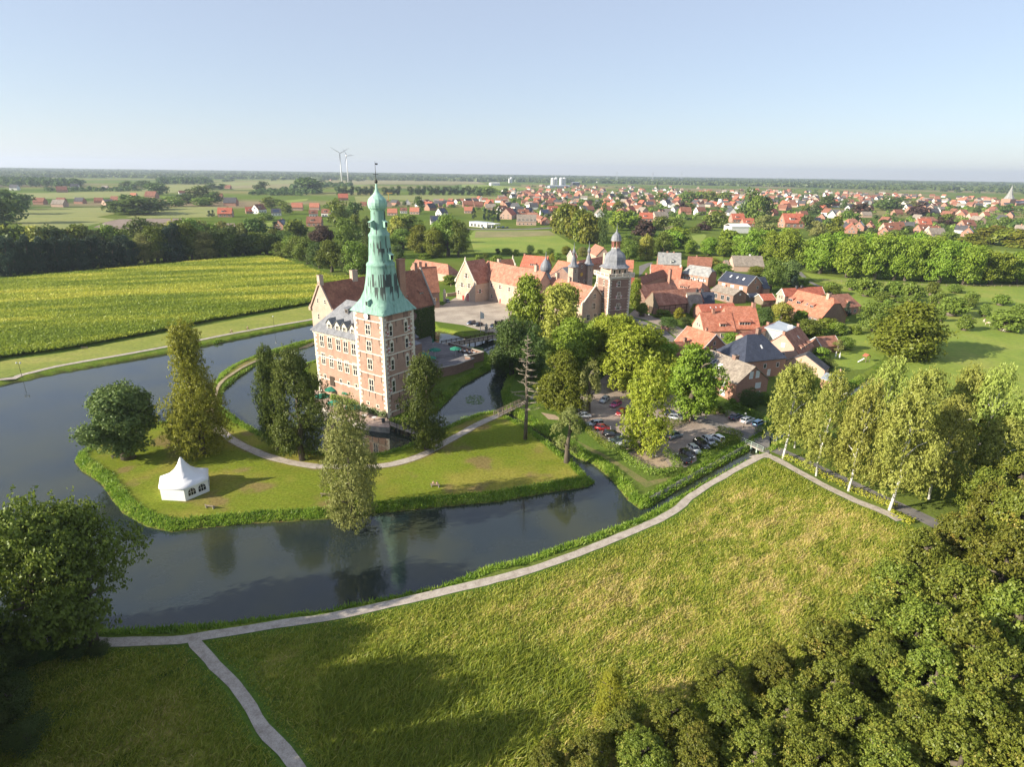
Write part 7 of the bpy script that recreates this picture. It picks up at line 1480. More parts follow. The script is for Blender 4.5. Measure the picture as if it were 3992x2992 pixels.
closed_parasol(z7(655, 930), 'closed green parasol at the ivy corner of the terrace', GREENC, TZ); closed_parasol(zQ(1630, 1290), 'closed white garden parasol, left one of the pair', WHITE); closed_parasol(zQ(1692, 1305), 'closed white garden parasol, right one of the pair', WHITE)
# tables on the terraces
tab = empty('table', (0, 0, 0)); m = MB(); m.lathe([(.62, .70), (.62, .74)], 12); m.build('tabletop', WHITE, tab); m = MB(); m.lathe([(.3, 0), (.05, .05), (.05, .7)], 8); m.build('leg', IRON, tab)
tspots = []
for i, (c, x, y, z, lb) in enumerate([(z7, 1150, 1060, TZ, 'table of the diners, {o}'), (z7, 1230, 1075, TZ, 'table of the diners, {o}'), (z7, 1320, 1090, TZ, 'table of the diners, {o}'), (z7, 1400, 1100, TZ, 'table of the diners, {o}'), (z7, 1260, 1145, TZ, 'empty pale table by the terrace step'), (z2, 450, 1030, .5, 'table on the sunny garden quay, {o}'), (z2, 560, 1080, .5, 'table on the sunny garden quay, {o}'), (z2, 620, 1190, .5, 'table on the sunny garden quay, {o}'), (z2, 760, 1255, .5, 'table on the sunny garden quay, {o}'), (z2, 850, 1275, .5, 'table on the sunny garden quay, {o}')]):
    o = tab if i == 0 else copy_tree(tab); b = g(c(x, y), z); o.location = (b[0], b[1], z); tspots.append(b); tag(o, lb, 'table', 'terrace tables')
b = g(z2(935, 1300), .5); m = MB(); m.lathe([(.42, 0), (.45, .9), (.5, .95), (.5, 1.05), (.2, 1.25)], 12); tag(m.build('litter_bin', plain('bin_dark', (.05, .06, .07)), loc=(b[0], b[1], .5)), 'dark round litter bin at the quay end of the footbridge', 'bin')
# ---- people: one skinned figure per pose, dressed by clothing zones
SKIN = plain('skin', (.55, .36, .27)); HAIR = plain('hair_brown', (.06, .04, .03)); JEANS = plain('cloth_blue_dark', (.05, .07, .13)); CL = {k: plain('cloth_' + k, v) for k, v in dict(white=(.72, .73, .76), red=(.50, .07, .07), pink=(.60, .22, .25), blue=(.08, .30, .55), dark=(.04, .04, .06), orange=(.62, .25, .12), teal=(.08, .38, .42), beige=(.52, .44, .33)).items()}
def figure(pose):
    j = dict(pel=(0, 0, .95), che=(0, 0, 1.28), nec=(0, 0, 1.47), hea=(0, -.02, 1.58), top=(0, 0, 1.74))
    for s, n in ((-1, 'l'), (1, 'r')):
        j['sh' + n] = (s * .19, 0, 1.42); j['el' + n] = (s * .26, .02, 1.14); j['ha' + n] = (s * .27, -.08, .90); j['fi' + n] = (s * .27, -.10, .80)
        j['hi' + n] = (s * .10, 0, .90); j['kn' + n] = (s * .11, -.02, .50); j['an' + n] = (s * .12, .02, .08); j['to' + n] = (s * .13, -.16, .04)
        if pose == 'sit':
            j['kn' + n] = (s * .13, -.44, .92); j['an' + n] = (s * .13, -.46, .50); j['to' + n] = (s * .13, -.62, .47); j['el' + n] = (s * .27, -.08, 1.15); j['ha' + n] = (s * .16, -.32, 1.08); j['fi' + n] = (s * .12, -.40, 1.07)
        if pose == 'ride':
            j['kn' + n] = (s * .12, -.32, .72 + s * .12); j['an' + n] = (s * .12, -.12, .34 + s * .14); j['to' + n] = (s * .12, -.27, .30 + s * .14)
            for k in ('sh', 'el', 'ha', 'fi'): pass
    if pose == 'ride':
        for k in ('che', 'nec', 'hea', 'top'): x, y, z = j[k]; j[k] = (x, y - .32 * (z - .95), z - .03)
        for s, n in ((-1, 'l'), (1, 'r')): j['sh' + n] = (s * .19, -.15, 1.38); j['el' + n] = (s * .24, -.36, 1.15); j['ha' + n] = (s * .24, -.58, 1.06); j['fi' + n] = (s * .20, -.64, 1.05)
    if pose == 'walk': j['knl'], j['anl'], j['tol'] = (-.11, -.16, .52), (-.12, -.22, .10), (-.13, -.38, .06); j['anr'], j['tor'] = (.12, .28, .14), (.13, .16, .04)
    names = list(j); ix = {k: i for i, k in enumerate(names)}
    E = [('pel', 'che'), ('che', 'nec'), ('nec', 'hea'), ('hea', 'top')]
    for n in 'lr': E += [('che', 'sh' + n), ('sh' + n, 'el' + n), ('el' + n, 'ha' + n), ('ha' + n, 'fi' + n), ('pel', 'hi' + n), ('hi' + n, 'kn' + n), ('kn' + n, 'an' + n), ('an' + n, 'to' + n)]
    R_ = dict(pel=.15, che=.155, nec=.06, hea=.10, top=.085, sh=.07, el=.05, ha=.042, fi=.03, hi=.10, kn=.065, an=.05, to=.045)
    me = bpy.data.meshes.new('p'); me.from_pydata([j[k] for k in names], [(ix[a], ix[b]) for a, b in E], []); o = bpy.data.objects.new('p', me); COL.objects.link(o)
    sk = o.modifiers.new('s', 'SKIN'); sk.use_smooth_shade = True
    for i, k in enumerate(names):
        r = R_.get(k, R_.get(k[:2], .05)); v = me.skin_vertices[0].data[i]; v.radius = (r, r * (.75 if k in ('pel', 'che') else 1)); v.use_root = (k == 'pel')
    ss = o.modifiers.new('u', 'SUBSURF'); ss.levels = 1
    ev = o.evaluated_get(bpy.context.evaluated_depsgraph_get()); out = bpy.data.meshes.new_from_object(ev); bpy.data.objects.remove(o); out.name = 'person'
    seg = [(np.array(j[a]), np.array(j[b]), (0 if a in ('hea', 'nec') else 1 if a in ('pel', 'che') and b[:2] != 'hi' or a[:2] == 'sh' else 0 if a[:2] in ('el', 'ha') else 4 if a[:2] == 'an' else 2)) for a, b in E]
    for p in out.polygons:
        c = np.array(p.center); best = min(seg, key=lambda s: np.linalg.norm(c - (s[0] + (s[1] - s[0]) * np.clip(np.dot(c - s[0], s[1] - s[0]) / np.dot(s[1] - s[0], s[1] - s[0]), 0, 1))))
        mi = best[2]; hd = np.array(j['hea']); 
        if np.linalg.norm(c - hd) < .25 and (c[2] > hd[2] + .07 or c[1] > hd[1] + .03): mi = 3
        p.material_index = mi
    return out
FIG = {}
def person(loc, rz, pose, top, label, legs=None, group=None, hair=None):
    if pose not in FIG: FIG[pose] = figure(pose)
    me = FIG[pose].copy(); me.materials.clear()
    for mm in (SKIN, CL[top], legs or JEANS, hair or HAIR, BLACK): me.materials.append(mm)
    return tag(put('person', me, None, loc, rz), label, 'person', group)
b = BEN[2].location; c_ = math.cos(3.0); s_ = math.sin(3.0)
for dx, cl, lb in ((.42, 'white', 'person in white top sitting on the lawn bench, left one'), (-.38, 'pink', 'person in pink top sitting on the lawn bench, right one')):
    person((b.x + c_ * dx - s_ * -.02, b.y + s_ * dx + c_ * -.02, -.43), 3.0, 'sit', cl, lb)
rp = random.Random(4); k = 0
for ti in range(4):
    for a in (.4, 2.4, 4.4):
        tb = tspots[ti]; cl = ['white', 'red', 'dark', 'white', 'teal', 'white', 'beige', 'red', 'blue', 'white', 'dark', 'white'][k]; k += 1
        x, y = tb[0] + .85 * math.cos(a), tb[1] + .85 * math.sin(a)
        person((x, y, TZ - .43), a - math.pi / 2, 'sit', cl, f'diner in {cl} clothing at the court terrace tables, {{o}}', group='diners on the court terrace')
        ch_ = tag(empty('chair', (x, y, TZ), a - math.pi / 2), 'dark terrace chair at the diners tables, {o}', 'chair', 'terrace chairs')
        m = MB(); m.box(-.24, .24, -.24, .24, .42, .46); m.build('seat', IRON, ch_); m = MB(); m.box(-.24, .24, .22, .26, .46, .9); m.build('backrest', IRON, ch_)
        for u in (-.2, .2):
            for v in (-.2, .2): m = MB(); m.box(u - .02, u + .02, v - .02, v + .02, 0, .42); m.build('leg', IRON, ch_)
person((*g(z7(1530, 668), 0), .1), 1.2, 'walk', 'dark', 'person in black standing below the white flag by the bridge')
person((*g(z7(1690, 690), 0), .1), .4, 'stand', 'beige', 'person beside the stone pillar at the road bridge')
person((*g(z7(1865, 560), 0), .1), 2, 'stand', 'white', 'person in white at the open trailer in the court')
person((*g(zQ(1705, 1520), 0), .05), 2, 'stand', 'orange', 'person standing on the garden lawn behind the birches')
person((*g(zb(757, 522), 0), .05), 1, 'walk', 'red', 'person in red walking along the plane avenue')
person((*g(zF(380, 775), 0), .05), 1, 'walk', 'dark', 'person walking behind the gate wall')
bike = empty('bicycle', (0, 0, 0))
for y in (-.55, .5):
    m = MB(); R_ = [(.34 * math.cos(RAD(a)), .34 * math.sin(RAD(a))) for a in range(0, 361, 24)]; m.tube([(0, y + p, .36 + q) for p, q in R_], [.025] * len(R_), 5, cap=False); m.build('wheel', BLACK, bike)
m = MB()
for a, b in (((0, .5, .36), (0, .12, .36)), ((0, .12, .36), (0, .2, .88)), ((0, .2, .8), (0, -.4, .82)), ((0, .12, .36), (0, -.4, .8)), ((0, -.55, .36), (0, -.42, 1.02)), ((-.25, -.5, 1.02), (.25, -.5, 1.02)), ((0, .5, .36), (0, .2, .75))): m.tube([a, b], [.03, .03], 5)
m.build('frame', IRON, bike); m = MB(); m.box(-.08, .08, .05, .32, .86, .92); m.build('saddle', BLACK, bike)
for i, (x, y, cl, lb) in enumerate([(1497, 333, 'orange', 'orange'), (1602, 313, 'blue', 'blue')]):
    o = bike if i == 0 else copy_tree(bike); b = g(z6(x, y)); an = RAD(112); o.location = (b[0], b[1], .08); o.rotation_euler.z = an; tag(o, f'bicycle on the far bank path under the {lb} rider', 'bicycle', 'bicycles on the far path')
    person((b[0] - .2 * math.sin(an) * 1.0, b[1] + .2 * math.cos(an), .08), an, 'ride', cl, f'cyclist in {lb} top riding along the far bank path')
# ---- cows
def cow_mesh():
    P = dict(ru=(0, .75, 1.25), ba=(0, .1, 1.15), wi=(0, -.6, 1.22), ne=(0, -.95, 1.05), he=(0, -1.25, .62), mu=(0, -1.42, .36)); E = [('ru', 'ba'), ('ba', 'wi'), ('wi', 'ne'), ('ne', 'he'), ('he', 'mu')]; R_ = dict(ru=.27, ba=.36, wi=.29, ne=.19, he=.14, mu=.09)
    for s, n in ((-1, 'l'), (1, 'r')):
        P.update({'hk' + n: (s * .2, .72, .85), 'hh' + n: (s * .2, .90, .5), 'hf' + n: (s * .2, .84, .03), 'fk' + n: (s * .18, -.55, .8), 'fh' + n: (s * .18, -.55, .42), 'ff' + n: (s * .18, -.55, .03), 'ea' + n: (s * .26, -1.14, .74)})
        E += [('ru', 'hk' + n), ('hk' + n, 'hh' + n), ('hh' + n, 'hf' + n), ('wi', 'fk' + n), ('fk' + n, 'fh' + n), ('fh' + n, 'ff' + n), ('he', 'ea' + n)]
    P['ta'] = (0, 1.08, .75); E.append(('ru', 'ta')); q = dict(hk=.15, hh=.075, hf=.06, fk=.12, fh=.07, ff=.06, ea=.05, ta=.035)
    names = list(P); ix = {k: i for i, k in enumerate(names)}; me = bpy.data.meshes.new('c'); me.from_pydata([P[k] for k in names], [(ix[a], ix[b]) for a, b in E], []); o = bpy.data.objects.new('c', me); COL.objects.link(o); o.modifiers.new('s', 'SKIN').use_smooth_shade = True
    for i, k in enumerate(names): r = R_.get(k, q.get(k[:2], .05)); v = me.skin_vertices[0].data[i]; v.radius = (r, r); v.use_root = k == 'ba'
    o.modifiers.new('u', 'SUBSURF').levels = 1; ev = o.evaluated_get(bpy.context.evaluated_depsgraph_get()); out = bpy.data.meshes.new_from_object(ev); bpy.data.objects.remove(o); out.name = 'cow'
    out.materials.clear(); out.materials.append(noisy('cow_hide', [(.30, .13, .06), (.62, .55, .46)], 1.3, .9, pos=[.44, .47])); return out
CM = cow_mesh()
for i, (x, y) in enumerate([(1160, 632), (1350, 748), (1632, 833), (1725, 842), (1752, 866), (1808, 872), (1880, 912)]):
    b = g(zb(x, y)); tag(put('cow', CM, None, (b[0], b[1], .03), [1.5, .4, 1.9, 2.3, .6, 1.2, -1.5][i], (1.05, 1.05, 1.05)), 'brown and white cow grazing among the orchard trees, {o}', 'cow', 'cows on the meadow')
# ---- cars
TYRE = plain('tyre', (.015, .015, .015), .9); RIM = plain('wheel_rim', (.42, .43, .45), .35, .5, .6); CGLASS = plain('car_glass', (.015, .02, .025), .05, .7); LAMPW = plain('headlamp', (.75, .77, .8), .15, .6); LAMPR = plain('tail_lamp', (.40, .02, .02), .25, .6); PLATE = plain('number_plate', (.72, .72, .68))
def paint(name, c):
    k = 'paint_car_' + name
    if k not in MATS: m, nt, b = newmat(k); b.inputs['Base Color'].default_value = (*c, 1); b.inputs['Roughness'].default_value = .28; b.inputs['Metallic'].default_value = .25; b.inputs['Coat Weight'].default_value = .8; b.inputs['Coat Roughness'].default_value = .05; MATS[k] = m
    return MATS[k]
def car_proto(L, W_, Hh, cab, belt=.92):
    """cab: x of windscreen foot, screen top, rear roof edge, rear foot (fractions of the length from the front)"""
    r = empty('parked_car', (0, 0, 0)); hw = W_ / 2; X = lambda f: -L / 2 + L * f
    st = [(0, .80, .42, .58), (.02, .92, .30, .66), (.12, .98, .22, .78), (cab[0], 1, .20, belt), (.5, 1, .20, belt + .02), (cab[3] - .02, .99, .22, belt + .04), (.97, .95, .28, belt - .02 if cab[3] > .93 else belt - .06), (1, .88, .40, belt - .12)]
    m = MB(); n = len(st)
    for f, k, z0, z1 in st:
        for y, z in ((-hw * k * .94, z0), (-hw * k, z0 + (z1 - z0) * .35), (-hw * k * .98, z0 + (z1 - z0) * .75), (-hw * k * .86, z1), (0, z1 + .03), (hw * k * .86, z1), (hw * k * .98, z0 + (z1 - z0) * .75), (hw * k, z0 + (z1 - z0) * .35), (hw * k * .94, z0)): m.v.append((X(f), y, z))
    for i in range(n - 1):
        for j in range(9): m.f.append([i * 9 + j, i * 9 + (j + 1) % 9, (i + 1) * 9 + (j + 1) % 9, (i + 1) * 9 + j]); m.m.append(0)
    m.f.append(list(range(9))); m.m.append(0); m.f.append([(n - 1) * 9 + j for j in range(9)]); m.m.append(0)
    put('body', m.mesh('body', paint('silver', (.55, .57, .6)), True), r)
    zt = Hh; fb, ft, rt, rb = [X(c) for c in cab]; a, b = hw * .84, hw * .68; zb_ = belt + .01
    m = MB(); m.poly([(fb, -a, zb_), (fb, a, zb_), (rb, a, zb_), (rb, -a, zb_), (ft, -b, zt - .06), (ft, b, zt - .06), (rt, b, zt - .06), (rt, -b, zt - .06)], [(0, 1, 5, 4), (1, 2, 6, 5), (2, 3, 7, 6), (3, 0, 4, 7)]); m.build('window', CGLASS, r)
    m = MB(); m.slab([(ft - .05, -b - .02, zt - .05), (ft + .35, -b * .95, zt), (rt - .3, -b * .95, zt), (rt + .05, -b - .02, zt - .05), (rt + .05, b + .02, zt - .05), (rt - .3, b * .95, zt), (ft + .35, b * .95, zt), (ft - .05, b + .02, zt - .05)], [(0, 1, 6, 7), (1, 2, 5, 6), (2, 3, 4, 5)], .05)
    for s in (-1, 1):
        for p, q in (((fb, s * a, zb_), (ft, s * b, zt - .04)), ((rb, s * a, zb_), (rt, s * b, zt - .04)), (((fb + rb) / 2 - .1, s * (a + .01), zb_), ((ft + rt) / 2, s * (b + .01), zt - .04))): m.beam(p, q, .07, .08)
    put('roof', m.mesh('roof', paint('silver', (.5, .5, .5))), r)
    for x in (X(.19), X(.80)):
        for s in (-1, 1):
            m = MB(); m.lathe([(.2, -.10), (.31, -.11), (.33, -.06), (.33, .06), (.31, .11), (.2, .10)], 16, mi=0); m.lathe([(.21, .09), (.20, .115), (.02, .10)], 10, mi=1); w = m.build('wheel', [TYRE, RIM], r, True, loc=(x, s * (hw - .10), .33)); w.rotation_euler = (RAD(-90 * s), 0, 0)
    for s in (-1, 1):
        m = MB(); m.box(X(0) + .0, X(.05), s * hw * .62 - .2, s * hw * .62 + .2, .56, .70); m.build('headlight', LAMPW, r); m = MB(); m.box(X(.965), X(1) + .015, s * hw * .70 - .13, s * hw * .70 + .13, belt - .3, belt - .08); m.build('taillight', LAMPR, r)
        m = MB(); m.box(X(cab[0] + .06), X(cab[0] + .10), s * (hw + .02) - .09, s * (hw + .02) + .09, belt, belt + .14); m.build('mirror', BLACK, r)
    m = MB(); m.box(X(1), X(1) + .02, -.26, .26, .52, .64); m.box(X(0) - .02, X(0), -.26, .26, .40, .50); m.build('number_plate', PLATE, r)
    return r
CARS = {'hatch': car_proto(4.1, 1.75, 1.48, (.27, .42, .86, .99)), 'estate': car_proto(4.7, 1.82, 1.47, (.28, .42, .90, .99)), 'suv': car_proto(4.5, 1.88, 1.70, (.25, .38, .90, .99), 1.02), 'sedan': car_proto(4.6, 1.80, 1.43, (.29, .43, .74, .90))}
PC = dict(black=(.012, .012, .016), navy=(.02, .035, .08), silver=(.52, .54, .57), white=(.78, .79, .80), red=(.35, .02, .02), grey=(.16, .20, .23), blue=(.12, .24, .38), pink=(.55, .05, .20), green=(.05, .075, .06), dark=(.045, .05, .06))
zG = conv(2350, 1400, .27137)
def car(c, xf, yf, xr, yr, kind, colr, label, grp='cars in the car park'):
    a, b = g(c(xf, yf), .3), g(c(xr, yr), .3); m_ = (a + b) / 2; d = b - a; o = copy_tree(CARS[kind]); o.location = (m_[0], m_[1], GRASSP(m_) + .022); o.rotation_euler.z = math.atan2(d[1], d[0]); tag(o, label, 'car', grp); pm = paint(colr, PC[colr])
    for ch in o.children:
        if ch.name.split('.')[0] in ('body', 'roof'): ch.material_slots[0].link = 'OBJECT'; ch.material_slots[0].material = pm
for a_ in [(zG, 1060, 1400, 1215, 1500, 'estate', 'black', 'black estate car at the lower end of the right parking row'), (zG, 1270, 1430, 1150, 1340, 'hatch', 'black', 'small black car second from the lower end of the right row'), (zG, 1390, 1370, 1240, 1260, 'hatch', 'silver', 'silver hatchback in the middle of the right parking row'), (zG, 1500, 1300, 1330, 1190, 'suv', 'black', 'black car between two silver cars in the right row'), (zG, 1600, 1250, 1460, 1150, 'estate', 'silver', 'silver car next to the white hatchback'), (zG, 1560, 1110, 1720, 1195, 'hatch', 'white', 'white hatchback at the upper end of the right parking row'),
           (zG, 1110, 1090, 940, 1140, 'suv', 'grey', 'grey-blue off-road car driving alone across the car park'), (zG, 250, 1110, 20, 1080, 'estate', 'black', 'black estate car at the left parking row'), (zG, 90, 1180, 350, 1190, 'sedan', 'green', 'dark grey-green saloon in the left parking row'), (zG, 200, 1240, 460, 1250, 'sedan', 'silver', 'silver saloon behind the clipped hedge'), (zG, 1110, 865, 990, 850, 'hatch', 'silver', 'silver car half hidden beneath the deep green plane tree'), (zG, 1030, 810, 930, 790, 'sedan', 'black', 'black car half hidden beneath the deep green plane tree'),
           (zG, 1990, 810, 1830, 880, 'sedan', 'navy', 'dark blue coupe leftmost of the three cars by the lane'), (zG, 2170, 850, 1980, 930, 'estate', 'silver', 'silver estate car in the middle of three by the lane'), (zG, 2330, 900, 2150, 975, 'estate', 'blue', 'light blue estate car rightmost of three by the lane'),
           (z5, 610, 400, 705, 405, 'suv', 'white', 'white off-road car below the yew'), (z5, 545, 375, 600, 395, 'hatch', 'white', 'pale car almost hidden by the yew'), (z5, 885, 350, 950, 305, 'hatch', 'silver', 'silver-white hatchback parked alone in upper car park'), (z5, 980, 375, 1030, 350, 'hatch', 'pink', 'magenta car hidden behind the yellowing ash'), (z5, 1030, 440, 1060, 415, 'hatch', 'red', 'dark red car behind the yellowing ash'), (z5, 690, 455, 800, 450, 'sedan', 'silver', 'silver car behind the thin ditch tree'), (z5, 780, 520, 905, 510, 'estate', 'silver', 'silver estate in front of the small red car'), (z5, 945, 550, 860, 545, 'hatch', 'red', 'small red car in the left parking row')]: car(*a_)
for a_ in [(zF, 660, 1500, 860, 1440, 'estate', 'navy', 'dark blue estate car in the court nearest the moat bank'), (zF, 800, 1530, 1000, 1475, 'sedan', 'black', 'black saloon in the court behind the flagpole'), (zF, 1120, 1570, 1230, 1490, 'sedan', 'navy', 'dark car with its trailer at the court end of the bridge'), (zF, 350, 1085, 290, 1020, 'sedan', 'dark', 'dark car parked beside the outbuilding wall'),
           (zV, 150, 542, 185, 538, 'hatch', 'blue', 'blue car in front of the petrol station'), (zV, 195, 542, 215, 540, 'hatch', 'dark', 'dark car in front of the petrol station'), (zV, 310, 538, 335, 536, 'suv', 'blue', 'blue van right of the petrol station'), (zV, 345, 540, 365, 538, 'hatch', 'dark', 'dark car right of the petrol station'), (zV, 280, 535, 300, 533, 'suv', 'white', 'white van right of the petrol station')]: car(*a_, 'cars by the court and road')
def kill(o):
    for c in list(o.children): kill(c)
    bpy.data.objects.remove(o)
for o in CARS.values(): kill(o)
# open trailer in the court
b = g(z7(1850, 560)); r = tag(empty('trailer', (b[0], b[1], .02), .5), 'dark box trailer with its doors swung open in the court', 'trailer'); m = MB(); m.box(-1.2, 1.2, -.7, .7, .5, 1.7); m.build('box', BLACK, r)
for x, rz in ((-1.25, .5), (1.25, -.4)): m = MB(); m.box(-.6, .6, -.04, .04, .4, 2.3); m.build('door', BLACK, r, loc=(x * 1.3, -.9, 0), rz=rz)
for y in (-.75, .75): m = MB(); m.lathe([(.3, -.1), (.3, .1)], 12); w = m.build('wheel', TYRE, r, loc=(0, y, .3)); w.rotation_euler = (RAD(90), 0, 0)
# ---- flags, lamps, pillars
def flag(P, top, label, cols):
    b = g(P); h = hgt((P[0], top), b); r = tag(empty('flagpole', (b[0], b[1], 0)), label, 'flag'); m = MB(); m.lathe([(.09, 0), (.05, h)], 8); m.build('pole', WHITE, r)
    m = MB(); n = len(cols)
    for k in range(n):
        u0, u1 = k / n * 1.4, (k + 1) / n * 1.4; m.poly([(u0 + .06, 0, h - .5 - u0 * .5), (u1 + .06, .12, h - .5 - u1 * .5), (u1 + .1, .1, h - 3.6 + u1 * .2), (u0 + .06, 0, h - 3.4)], [(0, 1, 2, 3)], k)
    m.build('flag', cols, r)
flag(z7(1530, 690), z7(0, 288)[1], 'white flag on a tall pole at the court end of the bridge', [WHITE, WHITE]); flag(z7(2010, 620), z7(0, 430)[1], 'black, red and gold flag half hidden by the fresh green tree', [BLACK, RED, YEL])
for P, lb in ((z7(1640, 690), 'stone bridge pillar with dark lantern urn, far side'), (z7(1835, 750), 'pale stone bridge pillar with shallow bowl, near side')):
    b = g(P); m = MB(); m.box(-.55, .55, -.55, .55, 0, 1.9); m.box(-.7, .7, -.7, .7, 1.9, 2.15); m.lathe([(.3, 2.15), (.35, 2.5), (.7, 2.9), (.3, 3.1), (.1, 3.6)], 10); tag(m.build('bridge_pillar', STONE if 'pale' in lb else STONEG, loc=(b[0], b[1], 0)), lb, 'pillar')
def lamp(P, label, h=4.2, two=False):
    b = g(P); r = tag(empty('street_lamp', (b[0], b[1], GRASSP(b))), label, 'street lamp', 'path lamps'); m = MB(); m.lathe([(.09, 0), (.06, .6), (.05, h)], 8); m.build('post', IRON, r)
    for s in ((-1, 1) if two else (0,)):
        if two: m = MB(); m.tube([(0, 0, h), (s * .35, 0, h + .1), (s * .55, 0, h - .05)], [.04] * 3, 5); m.build('arm', IRON, r)
        m = MB(); m.lathe([(.1, h), (.26, h + .1), (.24, h + .35), (.04, h + .5)], 8, (s * .55, 0)); m.build('lamp_shade', noisy('lamp_glass', [(.55, .55, .5), (.7, .7, .65)], 1, .2), r)
lamp(z6(142, 612), 'two-armed lamp on the far bank at the left edge', 4.4, True); lamp(z6(1772, 292), 'lamp on the far bank path near the cyclists'); lamp(zA(1797, 150), 'lamp at the end of the wooden footbridge below the yew'); lamp(zR(880, 985), 'black lamp in the hedge strip along the lane', 4.6); lamp(z5(2008, 540), 'lamp beside the silver estate car by the lane', 3.6); lamp(zV(612, 545), 'tall lamp at the petrol station road', 9); lamp(z4(262, 760), 'lamp beside the street at the star tower')
b = g(z5(1587, 490)); m = MB()
for i in range(4): m.lathe([(.12, .25 * i), (.12, .25 * i + .248)], 10, mi=i % 2)
tag(m.build('bollard', [RED, WHITE], loc=(b[0], b[1], .02)), 'red and white bollard at the trunk of the deep green plane', 'bollard')
for x, y, s, lb in ((1290, 764, .5, 'left'), (1322, 768, .42, 'right')):
    b = g(z5(x, y)); m = MB(); m.lathe([(.6 * s, 0), (s, .25 * s), (.95 * s, .7 * s), (.5 * s, 1.05 * s), (.05 * s, 1.1 * s)], 9, sx=1.2); tag(m.build('boulder', STONEG, None, True, loc=(b[0], b[1], 0)), f'grey boulder at the car park corner, {lb} one', 'boulder')
# meadow fence along the avenue
fp = smooth_line([g(zb(*p)) for p in [(560, 545), (700, 553), (900, 560), (1150, 572), (1400, 582), (1600, 584), (1800, 586), (2050, 588)]], 4); fr = tag(empty('meadow_fence', (fp[0][0], fp[0][1], 0)), 'post and rail fence between cattle meadow and avenue', 'fence'); m = MB(); o_ = fp[0]
for i, p in enumerate(fp): m.box(p[0] - o_[0] - .09, p[0] - o_[0] + .09, p[1] - o_[1] - .09, p[1] - o_[1] + .09, 0, 1.2)
m.build('posts', WOOD, fr); m = MB()
for a, b in zip(fp[:-1], fp[1:]):
    for z in (.6, 1.05): m.beam((*(a - o_), z), (*(b - o_), z), .06, .1)
m.build('rails', WOOD, fr)
# garden wall and gate by the court entrance, swing set
m = MB(); a, b = g(zF(300, 960)), g(zF(480, 935)); m.beam((*a, .8), (*b, .8), .5, 1.6); tag(m.build('garden_wall', BRICKF), 'low brick wall closing the court between the gate pillars', 'wall')
m = MB(); a, b = g(zP(710, 1300)), g(zP(825, 1340)); m.beam((*a, .7), (*b, .7), .2, 1.4); tag(m.build('street_wall', BRICKR), 'low red garden wall with railing beside the street', 'wall')
b = g(zQ(2110, 1330)); r = tag(empty('playhouse', (b[0], b[1], 0), .3), 'small red roofed play tower with pale slide on the garden lawn', 'play tower'); m = MB()
for x in (-.8, .8):
    for y in (-.7, .7): m.box(x - .06, x + .06, y - .06, y + .06, 0, 2.2)
m.build('frame', WOOD, r); m = MB(); m.slab([(-1.1, -.9, 2.1), (0, -.9, 2.8), (1.1, -.9, 2.1), (-1.1, .9, 2.1), (0, .9, 2.8), (1.1, .9, 2.1)], [(0, 1, 4, 3), (1, 2, 5, 4)], .08); m.build('roof', REDT, r); m = MB(); m.slab([(-.9, -.25, 1.3), (-3.4, -.25, .2), (-3.4, .25, .2), (-.9, .25, 1.3)], [(0, 1, 2, 3)], .06); m.build('slide', WHITE, r)
# ---- landmarks on the skyline
def turbine(Pb, Ph, rot, label, yaw):
    b = g(Pb); h = hgt(Ph, b); r = tag(empty('wind_turbine', (b[0], b[1], 0), yaw), label, 'wind turbine', 'wind turbines'); WT = plain('turbine_white', (.74, .75, .76)); m = MB(); m.lathe([(h * .026, 0), (h * .014, h)], 14); m.build('tower', WT, r, True)
    m = MB(); m.lathe([(h * .018, -h * .02), (h * .02, h * .03), (h * .012, h * .06)], 10); o = m.build('nacelle', WT, r, loc=(0, -h * .01, h)); o.rotation_euler = (RAD(-90), 0, 0)
    for k in range(3): m = MB(); bl = h * .36; m.poly([(-h * .008, 0, 0), (h * .010, 0, 0), (h * .020, -.3, bl * .2), (h * .002, -.3, bl), (-h * .002, .3, bl), (-h * .006, .3, bl * .2)], [(0, 1, 2, 3, 4, 5)]); m.slab([(-h * .008, -.4, 0), (h * .010, -.4, 0), (h * .018, -.4, bl * .2), (h * .003, -.4, bl), (-h * .003, -.4, bl), (-h * .007, -.4, bl * .2)], [(0, 1, 2, 3, 4, 5)], .01); o = m.build('blade', WT, r, loc=(0, -h * .035, h)); o.rotation_euler = (0, RAD(rot + 120 * k), 0)
turbine(z1(517, 376), z1(502, 105), 62, 'nearer and taller white wind turbine left of the copper spire', .25); turbine(z1(570, 359), z1(556, 125), 85, 'second wind turbine, slightly smaller and farther right', .9)
SILO = noisy('silo_steel', [(.58, .59, .60), (.70, .70, .70)], .05, .5)
for x0, yb, yt, w, lb in ((711, 203, 148, 26, 'first'), (738, 203, 145, 24, 'second'), (777, 205, 146, 26, 'third'), (802, 205, 146, 26, 'fourth'), (373, 188, 152, 14, 'slim'), (388, 188, 142, 16, 'tallest slim')):
    b = g(zV(x0, yb)); h = hgt(zV(x0, yt), b); rr_ = w * .49729 / 2 * np.hypot(*b) / FPX; m = MB(); m.lathe([(rr_, 0), (rr_, h * .9), (rr_ * .5, h)], 16); m.lathe([(rr_ * 1.02, h * .9), (rr_ * .4, h * 1.02)], 12); tag(m.build('grain_silo', SILO, loc=(b[0], b[1], 0)), f'pale steel grain silo on the horizon, {lb} from left' if lb[0] in 'fst' and lb != 'slim' and lb != 'tallest slim' and lb != 'first' else f'pale {lb} grain silo of the left pair' if 'slim' in lb else 'pale steel grain silo on the horizon, leftmost of the four', 'silo', 'grain silos')
b = g(zW(2085, 312)); h = hgt(zW(2130, 158), b); rr_ = 48 * .51627 * np.hypot(*b) / FPX / 2
